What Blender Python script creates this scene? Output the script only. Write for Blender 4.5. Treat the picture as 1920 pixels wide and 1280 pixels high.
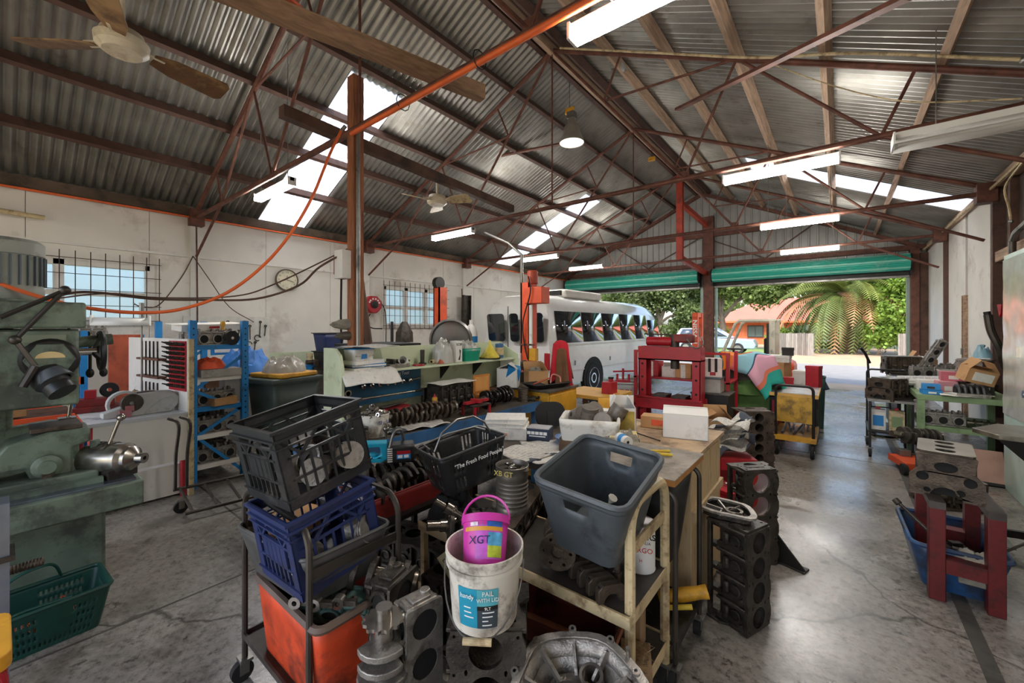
import bpy, bmesh, math, random
from mathutils import Vector, Matrix, Euler, noise
from mathutils.geometry import tessellate_polygon
for o in list(bpy.data.objects): bpy.data.objects.remove(o)
PI = math.pi
S = bpy.context.scene
COL = S.collection
R = random.Random(7)
# ---------------- camera, world, sun, exposure ----------------
FPX, CX, HY, EYE = 767.0, 960.0, 612.0, 1.6
YAW = math.atan2(613.0, FPX)
cam_d = bpy.data.cameras.new('camera'); cam = bpy.data.objects.new('camera', cam_d); COL.objects.link(cam)
cam_d.sensor_width = 36.0; cam_d.lens = FPX / 1920 * 36.0; cam_d.shift_y = -(640 - HY) / 1920.0
cam_d.clip_start = 0.05; cam_d.clip_end = 400
cam.location = (0, 0, EYE); cam.rotation_euler = (PI / 2, 0, YAW)
S.camera = cam
w = bpy.data.worlds.new('World'); S.world = w; w.use_nodes = True
nt = w.node_tree; bg = nt.nodes['Background']
sky = nt.nodes.new('ShaderNodeTexSky'); sky.sky_type = 'NISHITA'; sky.sun_disc = False
sky.sun_elevation = math.radians(58); sky.sun_rotation = math.radians(200); sky.dust_density = 3.0; sky.air_density = 1.0
nt.links.new(sky.outputs[0], bg.inputs[0]); bg.inputs[1].default_value = 0.5
sun_d = bpy.data.lights.new('sun', 'SUN'); sun_d.energy = 2.3; sun_d.angle = 0.02; sun_d.color = (1, .95, .86)
sun = bpy.data.objects.new('sun', sun_d); COL.objects.link(sun)
sun.rotation_euler = (math.radians(32), 0, math.radians(22))
S.view_settings.view_transform = 'Standard'; S.view_settings.look = 'None'
S.view_settings.exposure = 0.6; S.view_settings.gamma = 1.0; S.view_settings.use_curve_mapping = False
TUBE = 62.0      # fluorescent tube emission

# ---------------- helpers ----------------
def W(px, py, z=None, Y=None, X=None, d=None):
    u = px - CX
    D = Vector((-math.sin(YAW) * FPX + math.cos(YAW) * u, math.cos(YAW) * FPX + math.sin(YAW) * u, HY - py))
    if z is not None: t = (z - EYE) / D.z
    elif Y is not None: t = Y / D.y
    elif X is not None: t = X / D.x
    else: t = d / FPX
    return Vector((0, 0, EYE)) + D * t
def lin(h):
    if not isinstance(h, str): return tuple(h[:3]) + (1,)
    r = [int(h[i:i + 2], 16) / 255 for i in (0, 2, 4)]
    return tuple(c / 12.92 if c <= .04045 else ((c + .055) / 1.055) ** 2.4 for c in r) + (1,)
MATS = {}
def mat(name, col='808080', rough=.55, metal=0., var=.15, vs=6., dirt=0., dcol='2b2620', ds=4., bump=0., bs=60., emit=0., trans=0., spec=.5, stretch=None, coat=0.):
    if name in MATS: return MATS[name]
    m = bpy.data.materials.new(name); m.use_nodes = True; MATS[name] = m
    n, l = m.node_tree.nodes, m.node_tree.links
    b = n['Principled BSDF']; c = lin(col)
    b.inputs['Roughness'].default_value = rough; b.inputs['Metallic'].default_value = metal
    b.inputs['Specular IOR Level'].default_value = spec
    if coat: b.inputs['Coat Weight'].default_value = coat
    if emit:
        b.inputs['Emission Color'].default_value = c; b.inputs['Emission Strength'].default_value = emit
    if trans: b.inputs['Transmission Weight'].default_value = trans
    tc = n.new('ShaderNodeTexCoord'); src = tc.outputs['Object']
    if stretch:
        mp = n.new('ShaderNodeMapping'); mp.inputs['Scale'].default_value = stretch; l.new(src, mp.inputs[0]); src = mp.outputs[0]
    out = None
    if var:
        tx = n.new('ShaderNodeTexNoise'); tx.inputs['Scale'].default_value = vs; tx.inputs['Detail'].default_value = 5
        l.new(src, tx.inputs['Vector'])
        mx = n.new('ShaderNodeMix'); mx.data_type = 'RGBA'
        rp = n.new('ShaderNodeMapRange'); rp.inputs[1].default_value = .3; rp.inputs[2].default_value = .7
        l.new(tx.outputs['Fac'], rp.inputs[0]); l.new(rp.outputs[0], mx.inputs[0])
        mx.inputs[6].default_value = tuple(x * (1 - var) for x in c[:3]) + (1,); mx.inputs[7].default_value = tuple(min(1, x * (1 + var)) for x in c[:3]) + (1,)
        out = mx.outputs[2]
    if dirt:
        t2 = n.new('ShaderNodeTexNoise'); t2.inputs['Scale'].default_value = ds; t2.inputs['Detail'].default_value = 9; t2.inputs['Roughness'].default_value = .68
        l.new(src, t2.inputs['Vector'])
        r2 = n.new('ShaderNodeMapRange'); r2.inputs[1].default_value = .6 - dirt * .34; r2.inputs[2].default_value = .72 - dirt * .28; r2.inputs[4].default_value = min(1, .55 + dirt * .5)
        l.new(t2.outputs['Fac'], r2.inputs[0])
        m2 = n.new('ShaderNodeMix'); m2.data_type = 'RGBA'; l.new(r2.outputs[0], m2.inputs[0])
        if out: l.new(out, m2.inputs[6])
        else: m2.inputs[6].default_value = c
        m2.inputs[7].default_value = lin(dcol); out = m2.outputs[2]
    if out: l.new(out, b.inputs['Base Color'])
    else: b.inputs['Base Color'].default_value = c
    if bump:
        t3 = n.new('ShaderNodeTexNoise'); t3.inputs['Scale'].default_value = bs; t3.inputs['Detail'].default_value = 4; l.new(src, t3.inputs['Vector'])
        bp = n.new('ShaderNodeBump'); bp.inputs['Strength'].default_value = bump; bp.inputs['Distance'].default_value = .01
        l.new(t3.outputs['Fac'], bp.inputs['Height']); l.new(bp.outputs[0], b.inputs['Normal'])
    return m

def link(o, parent=None):
    COL.objects.link(o)
    if parent: o.parent = parent
    return o
def setp(o, label=None, cat=None, group=None, kind=None):
    for k, v in (('label', label), ('category', cat), ('group', group), ('kind', kind)):
        if v: o[k] = v
    return o
def T(name, label, cat, loc=(0, 0, 0), rz=0., group=None, rot=None, kind=None):
    o = bpy.data.objects.new(name, None); o.empty_display_size = .1; link(o)
    o.location = loc; o.rotation_euler = rot if rot else (0, 0, rz)
    return setp(o, label, cat, group, kind)
def dup(root, loc=None, rz=None, label=None, rot=None, parent=None, scale=None):
    c = root.copy(); COL.objects.link(c); c.parent = parent
    if loc is not None: c.location = loc
    if rz is not None: c.rotation_euler = (0, 0, rz)
    if rot is not None: c.rotation_euler = rot
    if scale is not None: c.scale = (scale,) * 3 if not hasattr(scale, '__len__') else scale
    if label: c['label'] = label
    for ch in list(root.children): dup(ch, parent=c)
    return c
def rotm(axis_to):            # matrix turning +Z to direction
    return Vector(axis_to).to_track_quat('Z', 'Y').to_matrix().to_4x4()
def rrect(w, d, r, n=4, cx=0, cy=0):
    r = min(r, w / 2 - 1e-4, d / 2 - 1e-4); p = []
    for sx, sy, a in ((1, 1, 0), (-1, 1, 90), (-1, -1, 180), (1, -1, 270)):
        for i in range(n + 1):
            t = math.radians(a + 90 * i / n); p.append((cx + sx * (w / 2 - r) + r * math.cos(t), cy + sy * (d / 2 - r) + r * math.sin(t)))
    return p
def circ(cx, cy, r, n=16, ry=None, a0=0):
    ry = ry or r
    return [(cx + r * math.cos(a0 + 2 * PI * i / n), cy + ry * math.sin(a0 + 2 * PI * i / n)) for i in range(n)]
class MB:
    def __init__(s): s.v = []; s.f = []; s.M = Matrix()
    def at(s, loc=(0, 0, 0), rot=None, M=None):
        s.M = M if M is not None else Matrix.Translation(loc) @ (Euler(rot).to_matrix().to_4x4() if rot else Matrix()); return s
    def add(s, vs, fs):
        k = len(s.v); s.v += [s.M @ Vector(p) for p in vs]; s.f += [[i + k for i in f] for f in fs]; return s
    def box(s, c, d, rot=None, tp=1.0):
        h = [x / 2 for x in d]; m = Euler(rot).to_matrix() if rot else None; vs = []
        for z in (-1, 1):
            q = tp if z > 0 else 1
            for x, y in ((-1, -1), (1, -1), (1, 1), (-1, 1)):
                p = Vector((x * h[0] * q, y * h[1] * q, z * h[2])); vs.append((m @ p if m else p) + Vector(c))
        return s.add(vs, [(3, 2, 1, 0), (4, 5, 6, 7), (0, 1, 5, 4), (1, 2, 6, 5), (2, 3, 7, 6), (3, 0, 4, 7)])
    def b2(s, a, b): return s.box([(x + y) / 2 for x, y in zip(a, b)], [abs(y - x) for x, y in zip(a, b)])
    def bar(s, a, b, w, h=None, up=(0, 0, 1)):      # rectangular bar between two points
        a, b = Vector(a), Vector(b); h = h or w; d = (b - a); L = d.length; d.normalize(); u = Vector(up)
        if abs(d.dot(u)) > .98: u = Vector((1, 0, 0))
        x = d.cross(u).normalized(); y = x.cross(d)
        vs = [p + x * sx * w / 2 + y * sy * h / 2 for p in (a, b) for sx, sy in ((-1, -1), (1, -1), (1, 1), (-1, 1))]
        return s.add(vs, [(3, 2, 1, 0), (4, 5, 6, 7), (0, 1, 5, 4), (1, 2, 6, 5), (2, 3, 7, 6), (3, 0, 4, 7)])
    def cyl(s, a, b, r, r2=None, n=14, cap=True):
        a, b = Vector(a), Vector(b); r2 = r if r2 is None else r2; q = rotm(b - a).to_3x3(); vs = []
        for p, rr in ((a, r), (b, r2)):
            vs += [p + q @ Vector((rr * math.cos(2 * PI * i / n), rr * math.sin(2 * PI * i / n), 0)) for i in range(n)]
        fs = [(i, (i + 1) % n, n + (i + 1) % n, n + i) for i in range(n)]
        if cap: fs += [tuple(range(n))[::-1], tuple(range(n, 2 * n))]
        return s.add(vs, fs)
    def tube(s, pts, r, n=8, cap=True, closed=False):
        P = [Vector(p) for p in pts]; N = len(P); vs = []; up = None
        for i, p in enumerate(P):
            if closed: d = P[(i + 1) % N] - P[i - 1]
            else: d = (P[min(i + 1, N - 1)] - P[max(i - 1, 0)])
            d.normalize()
            if up is None: up = Vector((0, 0, 1)) if abs(d.z) < .9 else Vector((1, 0, 0))
            x = d.cross(up).normalized(); up = x.cross(d).normalized()
            rr = r[i] if hasattr(r, '__len__') else r
            vs += [p + (x * math.cos(2 * PI * j / n) + up * math.sin(2 * PI * j / n)) * rr for j in range(n)]
        fs = []
        for i in range(N if closed else N - 1):
            for j in range(n):
                a, b = i * n, ((i + 1) % N) * n; fs.append((a + j, a + (j + 1) % n, b + (j + 1) % n, b + j))
        if cap and not closed: fs += [tuple(range(n))[::-1], tuple(range((N - 1) * n, N * n))]
        return s.add(vs, fs)
    def lathe(s, prof, n=20, c=(0, 0, 0), axis=(0, 0, 1), cap=False):
        q = rotm(axis).to_3x3(); vs = []; c = Vector(c)
        for r, z in prof: vs += [c + q @ Vector((r * math.cos(2 * PI * i / n), r * math.sin(2 * PI * i / n), z)) for i in range(n)]
        fs = [(k * n + i, k * n + (i + 1) % n, (k + 1) * n + (i + 1) % n, (k + 1) * n + i) for k in range(len(prof) - 1) for i in range(n)]
        if cap: fs += [tuple(range(n))[::-1], tuple(range((len(prof) - 1) * n, len(prof) * n))]
        return s.add(vs, fs)
    def plate(s, outline, th, holes=(), z0=0.):     # flat plate with holes, XY plane, thickness along Z
        loops = [[Vector((x, y, 0)) for x, y in lp] for lp in (outline, *holes)]
        flat = [p for lp in loops for p in lp]; n = len(flat); tr = tessellate_polygon(loops)
        def ar(lp): return sum(lp[i - 1][0] * lp[i][1] - lp[i][0] * lp[i - 1][1] for i in range(len(lp)))
        vs = [(p.x, p.y, z0) for p in flat] + [(p.x, p.y, z0 + th) for p in flat]; fs = []
        for a, b, c in tr:
            A, B, C = flat[a], flat[b], flat[c]
            if (B.x - A.x) * (C.y - A.y) - (B.y - A.y) * (C.x - A.x) < 0: b, c = c, b
            fs += [(a + n, b + n, c + n), (c, b, a)]
        k = 0
        for li, lp in enumerate(loops):
            m = len(lp); ccw = ar(lp) > 0
            for i in range(m):
                a, b = k + i, k + (i + 1) % m
                if (li == 0) != ccw: a, b = b, a
                fs.append((a, b, b + n, a + n))
            k += m
        return s.add(vs, fs)
    def loft(s, loops, cap0=True, cap1=True):
        n = len(loops[0]); vs = [p for lp in loops for p in lp]
        fs = [(k * n + i, k * n + (i + 1) % n, (k + 1) * n + (i + 1) % n, (k + 1) * n + i) for k in range(len(loops) - 1) for i in range(n)]
        if cap0: fs.append(tuple(range(n))[::-1])
        if cap1: fs.append(tuple(range((len(loops) - 1) * n, len(loops) * n)))
        return s.add(vs, fs)
    def grid(s, nx, ny, fn):
        vs = [fn(i / nx, j / ny) for j in range(ny + 1) for i in range(nx + 1)]
        return s.add(vs, [(j * (nx + 1) + i, j * (nx + 1) + i + 1, (j + 1) * (nx + 1) + i + 1, (j + 1) * (nx + 1) + i) for j in range(ny) for i in range(nx)])
    def sphere(s, c, r, n=12, sq=(1, 1, 1)):
        prof = [(max(1e-4, math.sin(PI * k / (n // 2 + 1))) , -math.cos(PI * k / (n // 2 + 1))) for k in range(n // 2 + 2)]
        vs = []
        for a, z in prof: vs += [(c[0] + r * sq[0] * a * math.cos(2 * PI * i / n), c[1] + r * sq[1] * a * math.sin(2 * PI * i / n), c[2] + r * sq[2] * z) for i in range(n)]
        return s.add(vs, [(k * n + i, k * n + (i + 1) % n, (k + 1) * n + (i + 1) % n, (k + 1) * n + i) for k in range(len(prof) - 1) for i in range(n)])
    def mesh(s, name, m, ang=35, wob=0.):
        if wob:
            for p in s.v:
                q = noise.noise_vector(p * 9); p += q * wob
        me = bpy.data.meshes.new(name); me.from_pydata([tuple(p) for p in s.v], [], s.f)
        if m: me.materials.append(m)
        for p in me.polygons: p.use_smooth = True
        me.set_sharp_from_angle(angle=math.radians(ang)); return me
    def o(s, name, m, parent=None, loc=None, rz=None, rot=None, bev=0, sol=0, ang=35, label=None, cat=None, group=None, kind=None, sub=0, wob=0.):
        ob = bpy.data.objects.new(name, s.mesh(name, m, ang, wob)); link(ob, parent)
        if loc is not None: ob.location = loc
        if rz is not None: ob.rotation_euler = (0, 0, rz)
        if rot is not None: ob.rotation_euler = rot
        if sub:
            d = ob.modifiers.new('sub', 'SUBSURF'); d.levels = d.render_levels = sub
        if sol:
            d = ob.modifiers.new('solid', 'SOLIDIFY'); d.thickness = sol; d.offset = 0
        if bev:
            d = ob.modifiers.new('bev', 'BEVEL'); d.width = bev; d.segments = 2; d.limit_method = 'ANGLE'; d.angle_limit = .6
        return setp(ob, label, cat, group, kind)
def share(src, parent, loc=None, rot=None, scale=None):
    c = src.copy(); COL.objects.link(c); c.parent = parent
    if loc is not None: c.location = loc
    if rot is not None: c.rotation_euler = rot
    if scale is not None: c.scale = scale
    return c
def text(s, size, m, parent, loc, rot, name='lettering', ext=.0006, align='CENTER', shear=0, bold=0., sx=1.):
    cu = bpy.data.curves.new(name, 'FONT'); cu.body = s; cu.size = size; cu.extrude = ext; cu.align_x = align; cu.align_y = 'CENTER'; cu.shear = shear; cu.resolution_u = 3; cu.offset = bold
    tmp = bpy.data.objects.new('tmp', cu); me = bpy.data.meshes.new_from_object(tmp); bpy.data.objects.remove(tmp)
    me.materials.clear(); me.materials.append(m); o = bpy.data.objects.new(name, me); link(o, parent); o.location = loc; o.rotation_euler = rot; o.scale = (sx, 1, 1); return o
def arc(c, r, a0, a1, n=8, ax='xz'):
    out = []
    for i in range(n + 1):
        a = math.radians(a0 + (a1 - a0) * i / n); p = [c[0], c[1], c[2]]
        p['xyz'.index(ax[0])] += r * math.cos(a); p['xyz'.index(ax[1])] += r * math.sin(a); out.append(tuple(p))
    return out
def catenary(a, b, sag, n=14):
    a, b = Vector(a), Vector(b)
    return [a.lerp(b, i / n) - Vector((0, 0, sag * 4 * (i / n) * (1 - i / n))) for i in range(n + 1)]
def curve(pts, n=6):       # smooth path through points (Catmull-Rom)
    P = [Vector(p) for p in pts]; P = [2 * P[0] - P[1]] + P + [2 * P[-1] - P[-2]]; out = []
    for i in range(1, len(P) - 2):
        for k in range(n):
            t = k / n; a, b, c, d = P[i - 1:i + 3]
            out.append(.5 * ((2 * b) + (c - a) * t + (2 * a - 5 * b + 4 * c - d) * t * t + (3 * b - a - 3 * c + d) * t ** 3))
    out.append(P[-2]); return out
# ---------------- shell ----------------
XL, XR, RX, YF, YN = -8.1, 1.6, -3.25, 13.4, -3.2
EAVE, SL = 3.55, .465
def roofz(x): return EAVE + SL * (x - XL if x < RX else XR - x)
m_wall = mat('painted_fibro', 'dcd7cd', .75, var=.06, vs=2, dirt=.16, dcol='a09080', ds=1.1)
m_white = mat('white_paint', 'dedad2', .55, var=.05, dirt=.1, dcol='8a7a68', ds=3)
m_rust = mat('red_oxide_steel', '6c4436', .6, .2, var=.3, vs=9, dirt=.25, dcol='40261e', ds=6)
m_rusto = mat('orange_oxide_steel', 'b4563a', .6, .1, var=.2, dirt=.2, dcol='5a3224')
m_brown = mat('brown_purlin', '5c4238', .7, .1, var=.3, vs=4, dirt=.3, dcol='2f231d')
m_timber = mat('weathered_timber', 'a88c74', .8, var=.3, vs=5, stretch=(8, .6, 8), dirt=.2, dcol='5a4334')
m_darkwood = mat('dark_timber', '5a4032', .75, var=.3, vs=5, dirt=.3, dcol='2c201a')
m_galv = mat('galvanised_corrugated', '8e8b84', .36, .6, var=.25, vs=2.2, dirt=.14, dcol='5c4a3a', ds=1.6)
m_galv2 = mat('grey_ribbed_steel', 'a3a29c', .5, .35, var=.15, vs=2)
m_dark = mat('dark_gap', '1c1a18', .9, var=0)
m_steel = mat('bare_steel', '8a8782', .4, .8, var=.2, dirt=.2)
m_black = mat('black_steel', '242220', .5, .3, var=.2, dirt=.1, dcol='4a4038')
# floor with worn, oily, slightly polished concrete
def floor_mat():
    m = bpy.data.materials.new('worn_concrete'); m.use_nodes = True; n, l = m.node_tree.nodes, m.node_tree.links; b = n['Principled BSDF']
    tc = n.new('ShaderNodeTexCoord')
    def noi(s, d=6, r=.6):
        t = n.new('ShaderNodeTexNoise'); t.inputs['Scale'].default_value = s; t.inputs['Detail'].default_value = d; t.inputs['Roughness'].default_value = r; l.new(tc.outputs['Object'], t.inputs['Vector']); return t.outputs['Fac']
    def ramp(f, *st):
        r = n.new('ShaderNodeValToRGB'); e = r.color_ramp.elements
        while len(e) < len(st): e.new(.5)
        for k, (p, c) in zip(e, st): k.position = p; k.color = lin(c) if isinstance(c, str) else (c, c, c, 1)
        l.new(f, r.inputs[0]); return r.outputs[0]
    def mix(f, a, b_, bl='MIX'):
        x = n.new('ShaderNodeMix'); x.data_type = 'RGBA'; x.blend_type = bl
        if hasattr(f, 'links'): l.new(f, x.inputs[0])
        else: x.inputs[0].default_value = f
        l.new(a, x.inputs[6])
        if hasattr(b_, 'links'): l.new(b_, x.inputs[7])
        else: x.inputs[7].default_value = lin(b_)
        return x.outputs[2]
    base = ramp(noi(.7), (.3, '625b53'), (.5, '7d766d'), (.7, '958e85'))
    fine = ramp(noi(26, 8, .75), (.36, '403a35'), (.5, '938d85'), (.68, 'aba59d'))
    c = mix(.6, base, fine)
    stain = ramp(noi(1.6, 8, .7), (.5, 0.), (.64, .7)); c = mix(stain, c, '4b443c')
    spots = ramp(noi(9, 6, .7), (.59, 0.), (.65, .75)); c = mix(spots, c, '352f2a')
    vo = n.new('ShaderNodeTexVoronoi'); vo.feature = 'DISTANCE_TO_EDGE'; vo.inputs['Scale'].default_value = .23
    dist = n.new('ShaderNodeVectorMath'); dist.operation = 'MULTIPLY_ADD'; nz = n.new('ShaderNodeTexNoise'); nz.inputs['Scale'].default_value = 3.5; nz.inputs['Detail'].default_value = 6; l.new(tc.outputs['Object'], nz.inputs['Vector'])
    l.new(nz.outputs['Color'], dist.inputs[0]); dist.inputs[1].default_value = (.35, .35, 0); l.new(tc.outputs['Object'], dist.inputs[2]); l.new(dist.outputs[0], vo.inputs['Vector'])
    crack = ramp(vo.outputs['Distance'], (.0, .85), (.0035, 0.)); c = mix(crack, c, '2e2925')
    l.new(c, b.inputs['Base Color'])
    rr = ramp(noi(1.1, 5), (.35, .14), (.65, .42)); l.new(rr, b.inputs['Roughness'])
    bp = n.new('ShaderNodeBump'); bp.inputs['Strength'].default_value = .25; bp.inputs['Distance'].default_value = .004; l.new(noi(40, 6), bp.inputs['Height']); l.new(bp.outputs[0], b.inputs['Normal'])
    return m
m_floor = floor_mat()
MB().b2((XL - .2, YN, -.12), (XR + .2, YF + .02, 0)).o('floor', m_floor, kind='structure', label='worn grey concrete workshop floor')
fl = bpy.data.objects['floor']
m_joint = mat('dark_joint', '4a4641', .7, var=.2, dirt=.3)
MB().b2((.52, -3, 0), (.585, YF, .0015)).o('joint_strip', m_joint, fl)
MB().b2((XL, 1.24, 0), (-.9, 1.255, .001)).o('joint_strip', m_joint, fl)
MB().b2((-3.02, YN, 0), (-3.005, YF, .001)).o('joint_strip', m_joint, fl)
MB().b2((XL, 6.4, 0), (XR, 6.415, .001)).o('joint_strip', m_joint, fl)
# left wall panels around two window openings
WIN = ((-1.35, 1.4, 1.66, 2.5), (5.45, 7.25, 1.6, 2.52))
wl = T('wall_left', 'white painted sheet-clad side wall with windows and clock', None, kind='structure')
MB().b2((XL - .2, YN, 0), (XL - .16, YF, 3.5)).o('outer_cladding', m_wall, wl) if 0 else None
ys = [YN, -1.35, .2, 1.4, 3.0, 4.2, 5.45, 7.25, 8.4, 9.6, 10.8, 12.0, YF]
for a, b in zip(ys, ys[1:]):
    for z0, z1 in ((0, 2.72), (2.73, 3.36)):
        wn = next((w_ for w_ in WIN if w_[0] <= (a + b) / 2 <= w_[1]), None)
        rs = [(z0, z1)] if (z0 > 1 or not wn) else [(0, wn[2]), (wn[3], z1)]
        for p, q in rs: MB().b2((XL - .04, a + .003, p), (XL, b - .003, q - .003)).o('wall_panel', m_wall, wl)
MB().b2((XL - .1, YN, 0), (XL - .05, WIN[0][0], 3.5)).b2((XL - .1, WIN[0][1], 0), (XL - .05, WIN[1][0], 3.5)).b2((XL - .1, WIN[1][1], 0), (XL - .05, YF, 3.5)).b2((XL - .1, YN, 0), (XL - .05, YF, 1.55)).b2((XL - .1, YN, 2.55), (XL - .05, YF, 3.5)).o('backing', m_wall, wl)
MB().b2((XL, YN, 2.70), (XL + .03, YF, 2.735)).o('rail', m_white, wl)
for y in (1.95, 5.0, 8.0, 11.1): MB().b2((XL, y - .06, 0), (XL + .05, y + .06, 3.36)).o('cover_strip', m_white, wl)
for k, (a, b, z0, z1) in enumerate(WIN):
    wd = T('window_%d' % (k + 1), ('barred frosted window behind the green milling machine', 'barred window beside the red hose reel')[k], None, (XL, 0, 0), kind='structure')
    n = (3, 3)[k]; m = MB(); fw = .07
    m.b2((-.07, a, z0 - .03), (.06, b, z0 + fw)).b2((-.07, a, z1 - fw), (.03, b, z1))
    for i in range(n + 1):
        y = a + (b - a) * i / n; m.b2((-.07, y - .05, z0), (.03, y + .05, z1))
    m.o('window_frame', m_white, wd)
    zm = (z0 + z1) / 2 - .02; m = MB()
    for i in range(n): m.b2((-.05, a + (b - a) * i / n + .05, zm - .035), (0, a + (b - a) * (i + 1) / n - .05, zm + .035))
    m.o('transom', m_white, wd)
    gm = mat('frosted_glass', 'a3b4b8', .35, trans=.92, var=0, bump=.5, bs=90)
    for i in range(n):
        for p, q in ((z0 + fw, zm - .03), (zm + .03, z1 - fw)):
            MB().b2((-.04, a + (b - a) * i / n + .05, p), (-.034, a + (b - a) * (i + 1) / n - .05, q)).o('pane', gm, wd)
    mb = mat('rusty_bar', '4a3a30', .7, .3)
    yy = a - .05
    while yy < b + .12:
        MB().cyl((.09, yy, z0 - .05), (.09, yy, z1 + .12), .006, n=6).o('bar', mb, wd); yy += .145
    for i in range(5):
        z = z0 + .02 + (z1 - z0) * i / 4; MB().cyl((.1, a - .08, z), (.1, b + .12, z), .005, n=6).o('cross_bar', mb, wd)
MB().b2((XL - .1, YN, 3.36), (XL + .07, YF, 3.5)).o('trim_1', mat('sooty_timber', '5a4a3c', .85, var=.4, vs=3, dirt=.3), kind='structure', label='dark timber plate on top of the left wall')
# right wall
wr = T('wall_right', 'white painted sheet-clad right wall beside the roller door', None, kind='structure')
for a, b in ((8.06, 9.6), (9.75, 13.4)):
    for z0, z1 in ((0, 2.1), (2.1, 3.4)): MB().b2((XR, a + .003, z0), (XR + .05, b - .003, z1)).o('wall_panel', m_wall, wr)
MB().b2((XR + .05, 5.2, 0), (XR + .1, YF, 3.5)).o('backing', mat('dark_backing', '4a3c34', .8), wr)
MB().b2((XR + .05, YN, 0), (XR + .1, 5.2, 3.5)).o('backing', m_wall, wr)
for y in (5.0, 8.0, 11.1): MB().b2((XR - .06, y - .05, 0), (XR + .05, y + .05, 3.45)).o('column', m_brown, wr)
for y in (6.0, 6.8, 7.5): MB().b2((XR - .02, y - .05, 0), (XR + .05, y + .05, 3.4)).o('stud', m_darkwood, wr)
MB().b2((XR - .04, 5.2, 2.42), (XR + .05, 7.95, 2.55)).o('rail', m_timber, wr)
MB().b2((XR - .03, YN, 3.38), (XR + .05, YF, 3.5)).o('trim_2', m_timber, kind='structure', label='timber plate on top of the right wall')
d = T('door_3', 'narrow weathered side door in the right wall', None, (XR, 9.68, 0), kind='structure')
MB().b2((-.02, -.07, 0), (.05, .05, 2.05)).o('door_edge', m_darkwood, d); MB().b2((-.045, -.09, 0), (.0, -.06, 2.1)).b2((-.045, .05, 0), (0, .08, 2.1)).o('door_frame', m_timber, d)
for z in (.95, 1.2): MB().box((-.05, 0, z), (.03, .06, .1)).o('hinge', m_steel, d)
# roof sheets
ce = T('ceiling', 'corrugated galvanised pitched roof on brown purlins', None, kind='structure')
def corr(width, length, pitch=.1, amp=.021):
    n = int(width / pitch * 6); m = MB()
    vs = []
    for i in range(n + 1):
        y = width * i / n; z = amp * math.sin(2 * PI * y / pitch); vs += [(0, y, z), (length, y, z)]
    m.add(vs, [(2 * i, 2 * i + 1, 2 * i + 3, 2 * i + 2) for i in range(n)]); return m
ANG = math.atan(SL); k = 1 / math.cos(ANG)
def trans_mat():
    m = bpy.data.materials.new('translucent_fibreglass'); m.use_nodes = True; n, l = m.node_tree.nodes, m.node_tree.links
    a = n.new('ShaderNodeBsdfTranslucent'); a.inputs[0].default_value = (.86, .87, .85, 1); b = n.new('ShaderNodeBsdfTransparent'); x = n.new('ShaderNodeMixShader'); x.inputs[0].default_value = .12
    l.new(a.outputs[0], x.inputs[1]); l.new(b.outputs[0], x.inputs[2]); l.new(x.outputs[0], n['Material Output'].inputs[0]); return m
m_tr = trans_mat()
low = corr(.8, 3.15 * k + .25); upp = corr(.8, 1.85 * k)
me_low = low.mesh('roof_sheet', m_galv); me_upp = upp.mesh('roof_sheet', m_galv); me_tr = low.mesh('skylight_sheet', m_tr)
y = YN - .3; i = 0
while y < YF + .2:
    for side in (0, 1):
        skl = (side == 0 and (abs(y - 2.97) < .4 or abs(y - 9.46) < .4)) or (side == 1 and abs(y - 9.46) < .4)
        for row in (0, 1):
            me = (me_tr if skl else me_low) if row == 0 else me_upp
            o = bpy.data.objects.new('skylight_sheet' if me is me_tr else 'roof_sheet', me); link(o, ce)
            xo = -.2 if row == 0 else 3.05
            if side == 0: o.location = (XL + xo, y, EAVE + SL * xo + .0 + row * .012); o.rotation_euler = (0, -ANG, 0)
            else: o.location = (XR - xo, y + .8, EAVE + SL * xo + row * .012); o.rotation_euler = (0, -ANG, PI)
    y += .8
MB().b2((RX - .18, YN - .3, 5.79), (RX + .18, YF + .3, 5.82)).o('ridge_cap', m_galv, ce)
for off in (.9, 1.7, 2.48, 3.26, 4.05, 4.68):
    for sd in (0, 1):
        x = XL + off if sd == 0 else XR - off
        tm = m_brown if sd == 0 else (m_timber if off < 4.5 else m_brown)
        z = roofz(x) - .085
        MB().box((0, 0, 0), (.06, YF - YN + .3, .12)).o('purlin', tm, ce, loc=(x, (YF + YN) / 2, z), rot=(0, -ANG if sd == 0 else ANG, 0))
MB().box((RX, (YF + YN) / 2, 5.62), (.07, YF - YN, .16)).o('ridge_board', m_timber, ce)
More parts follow.
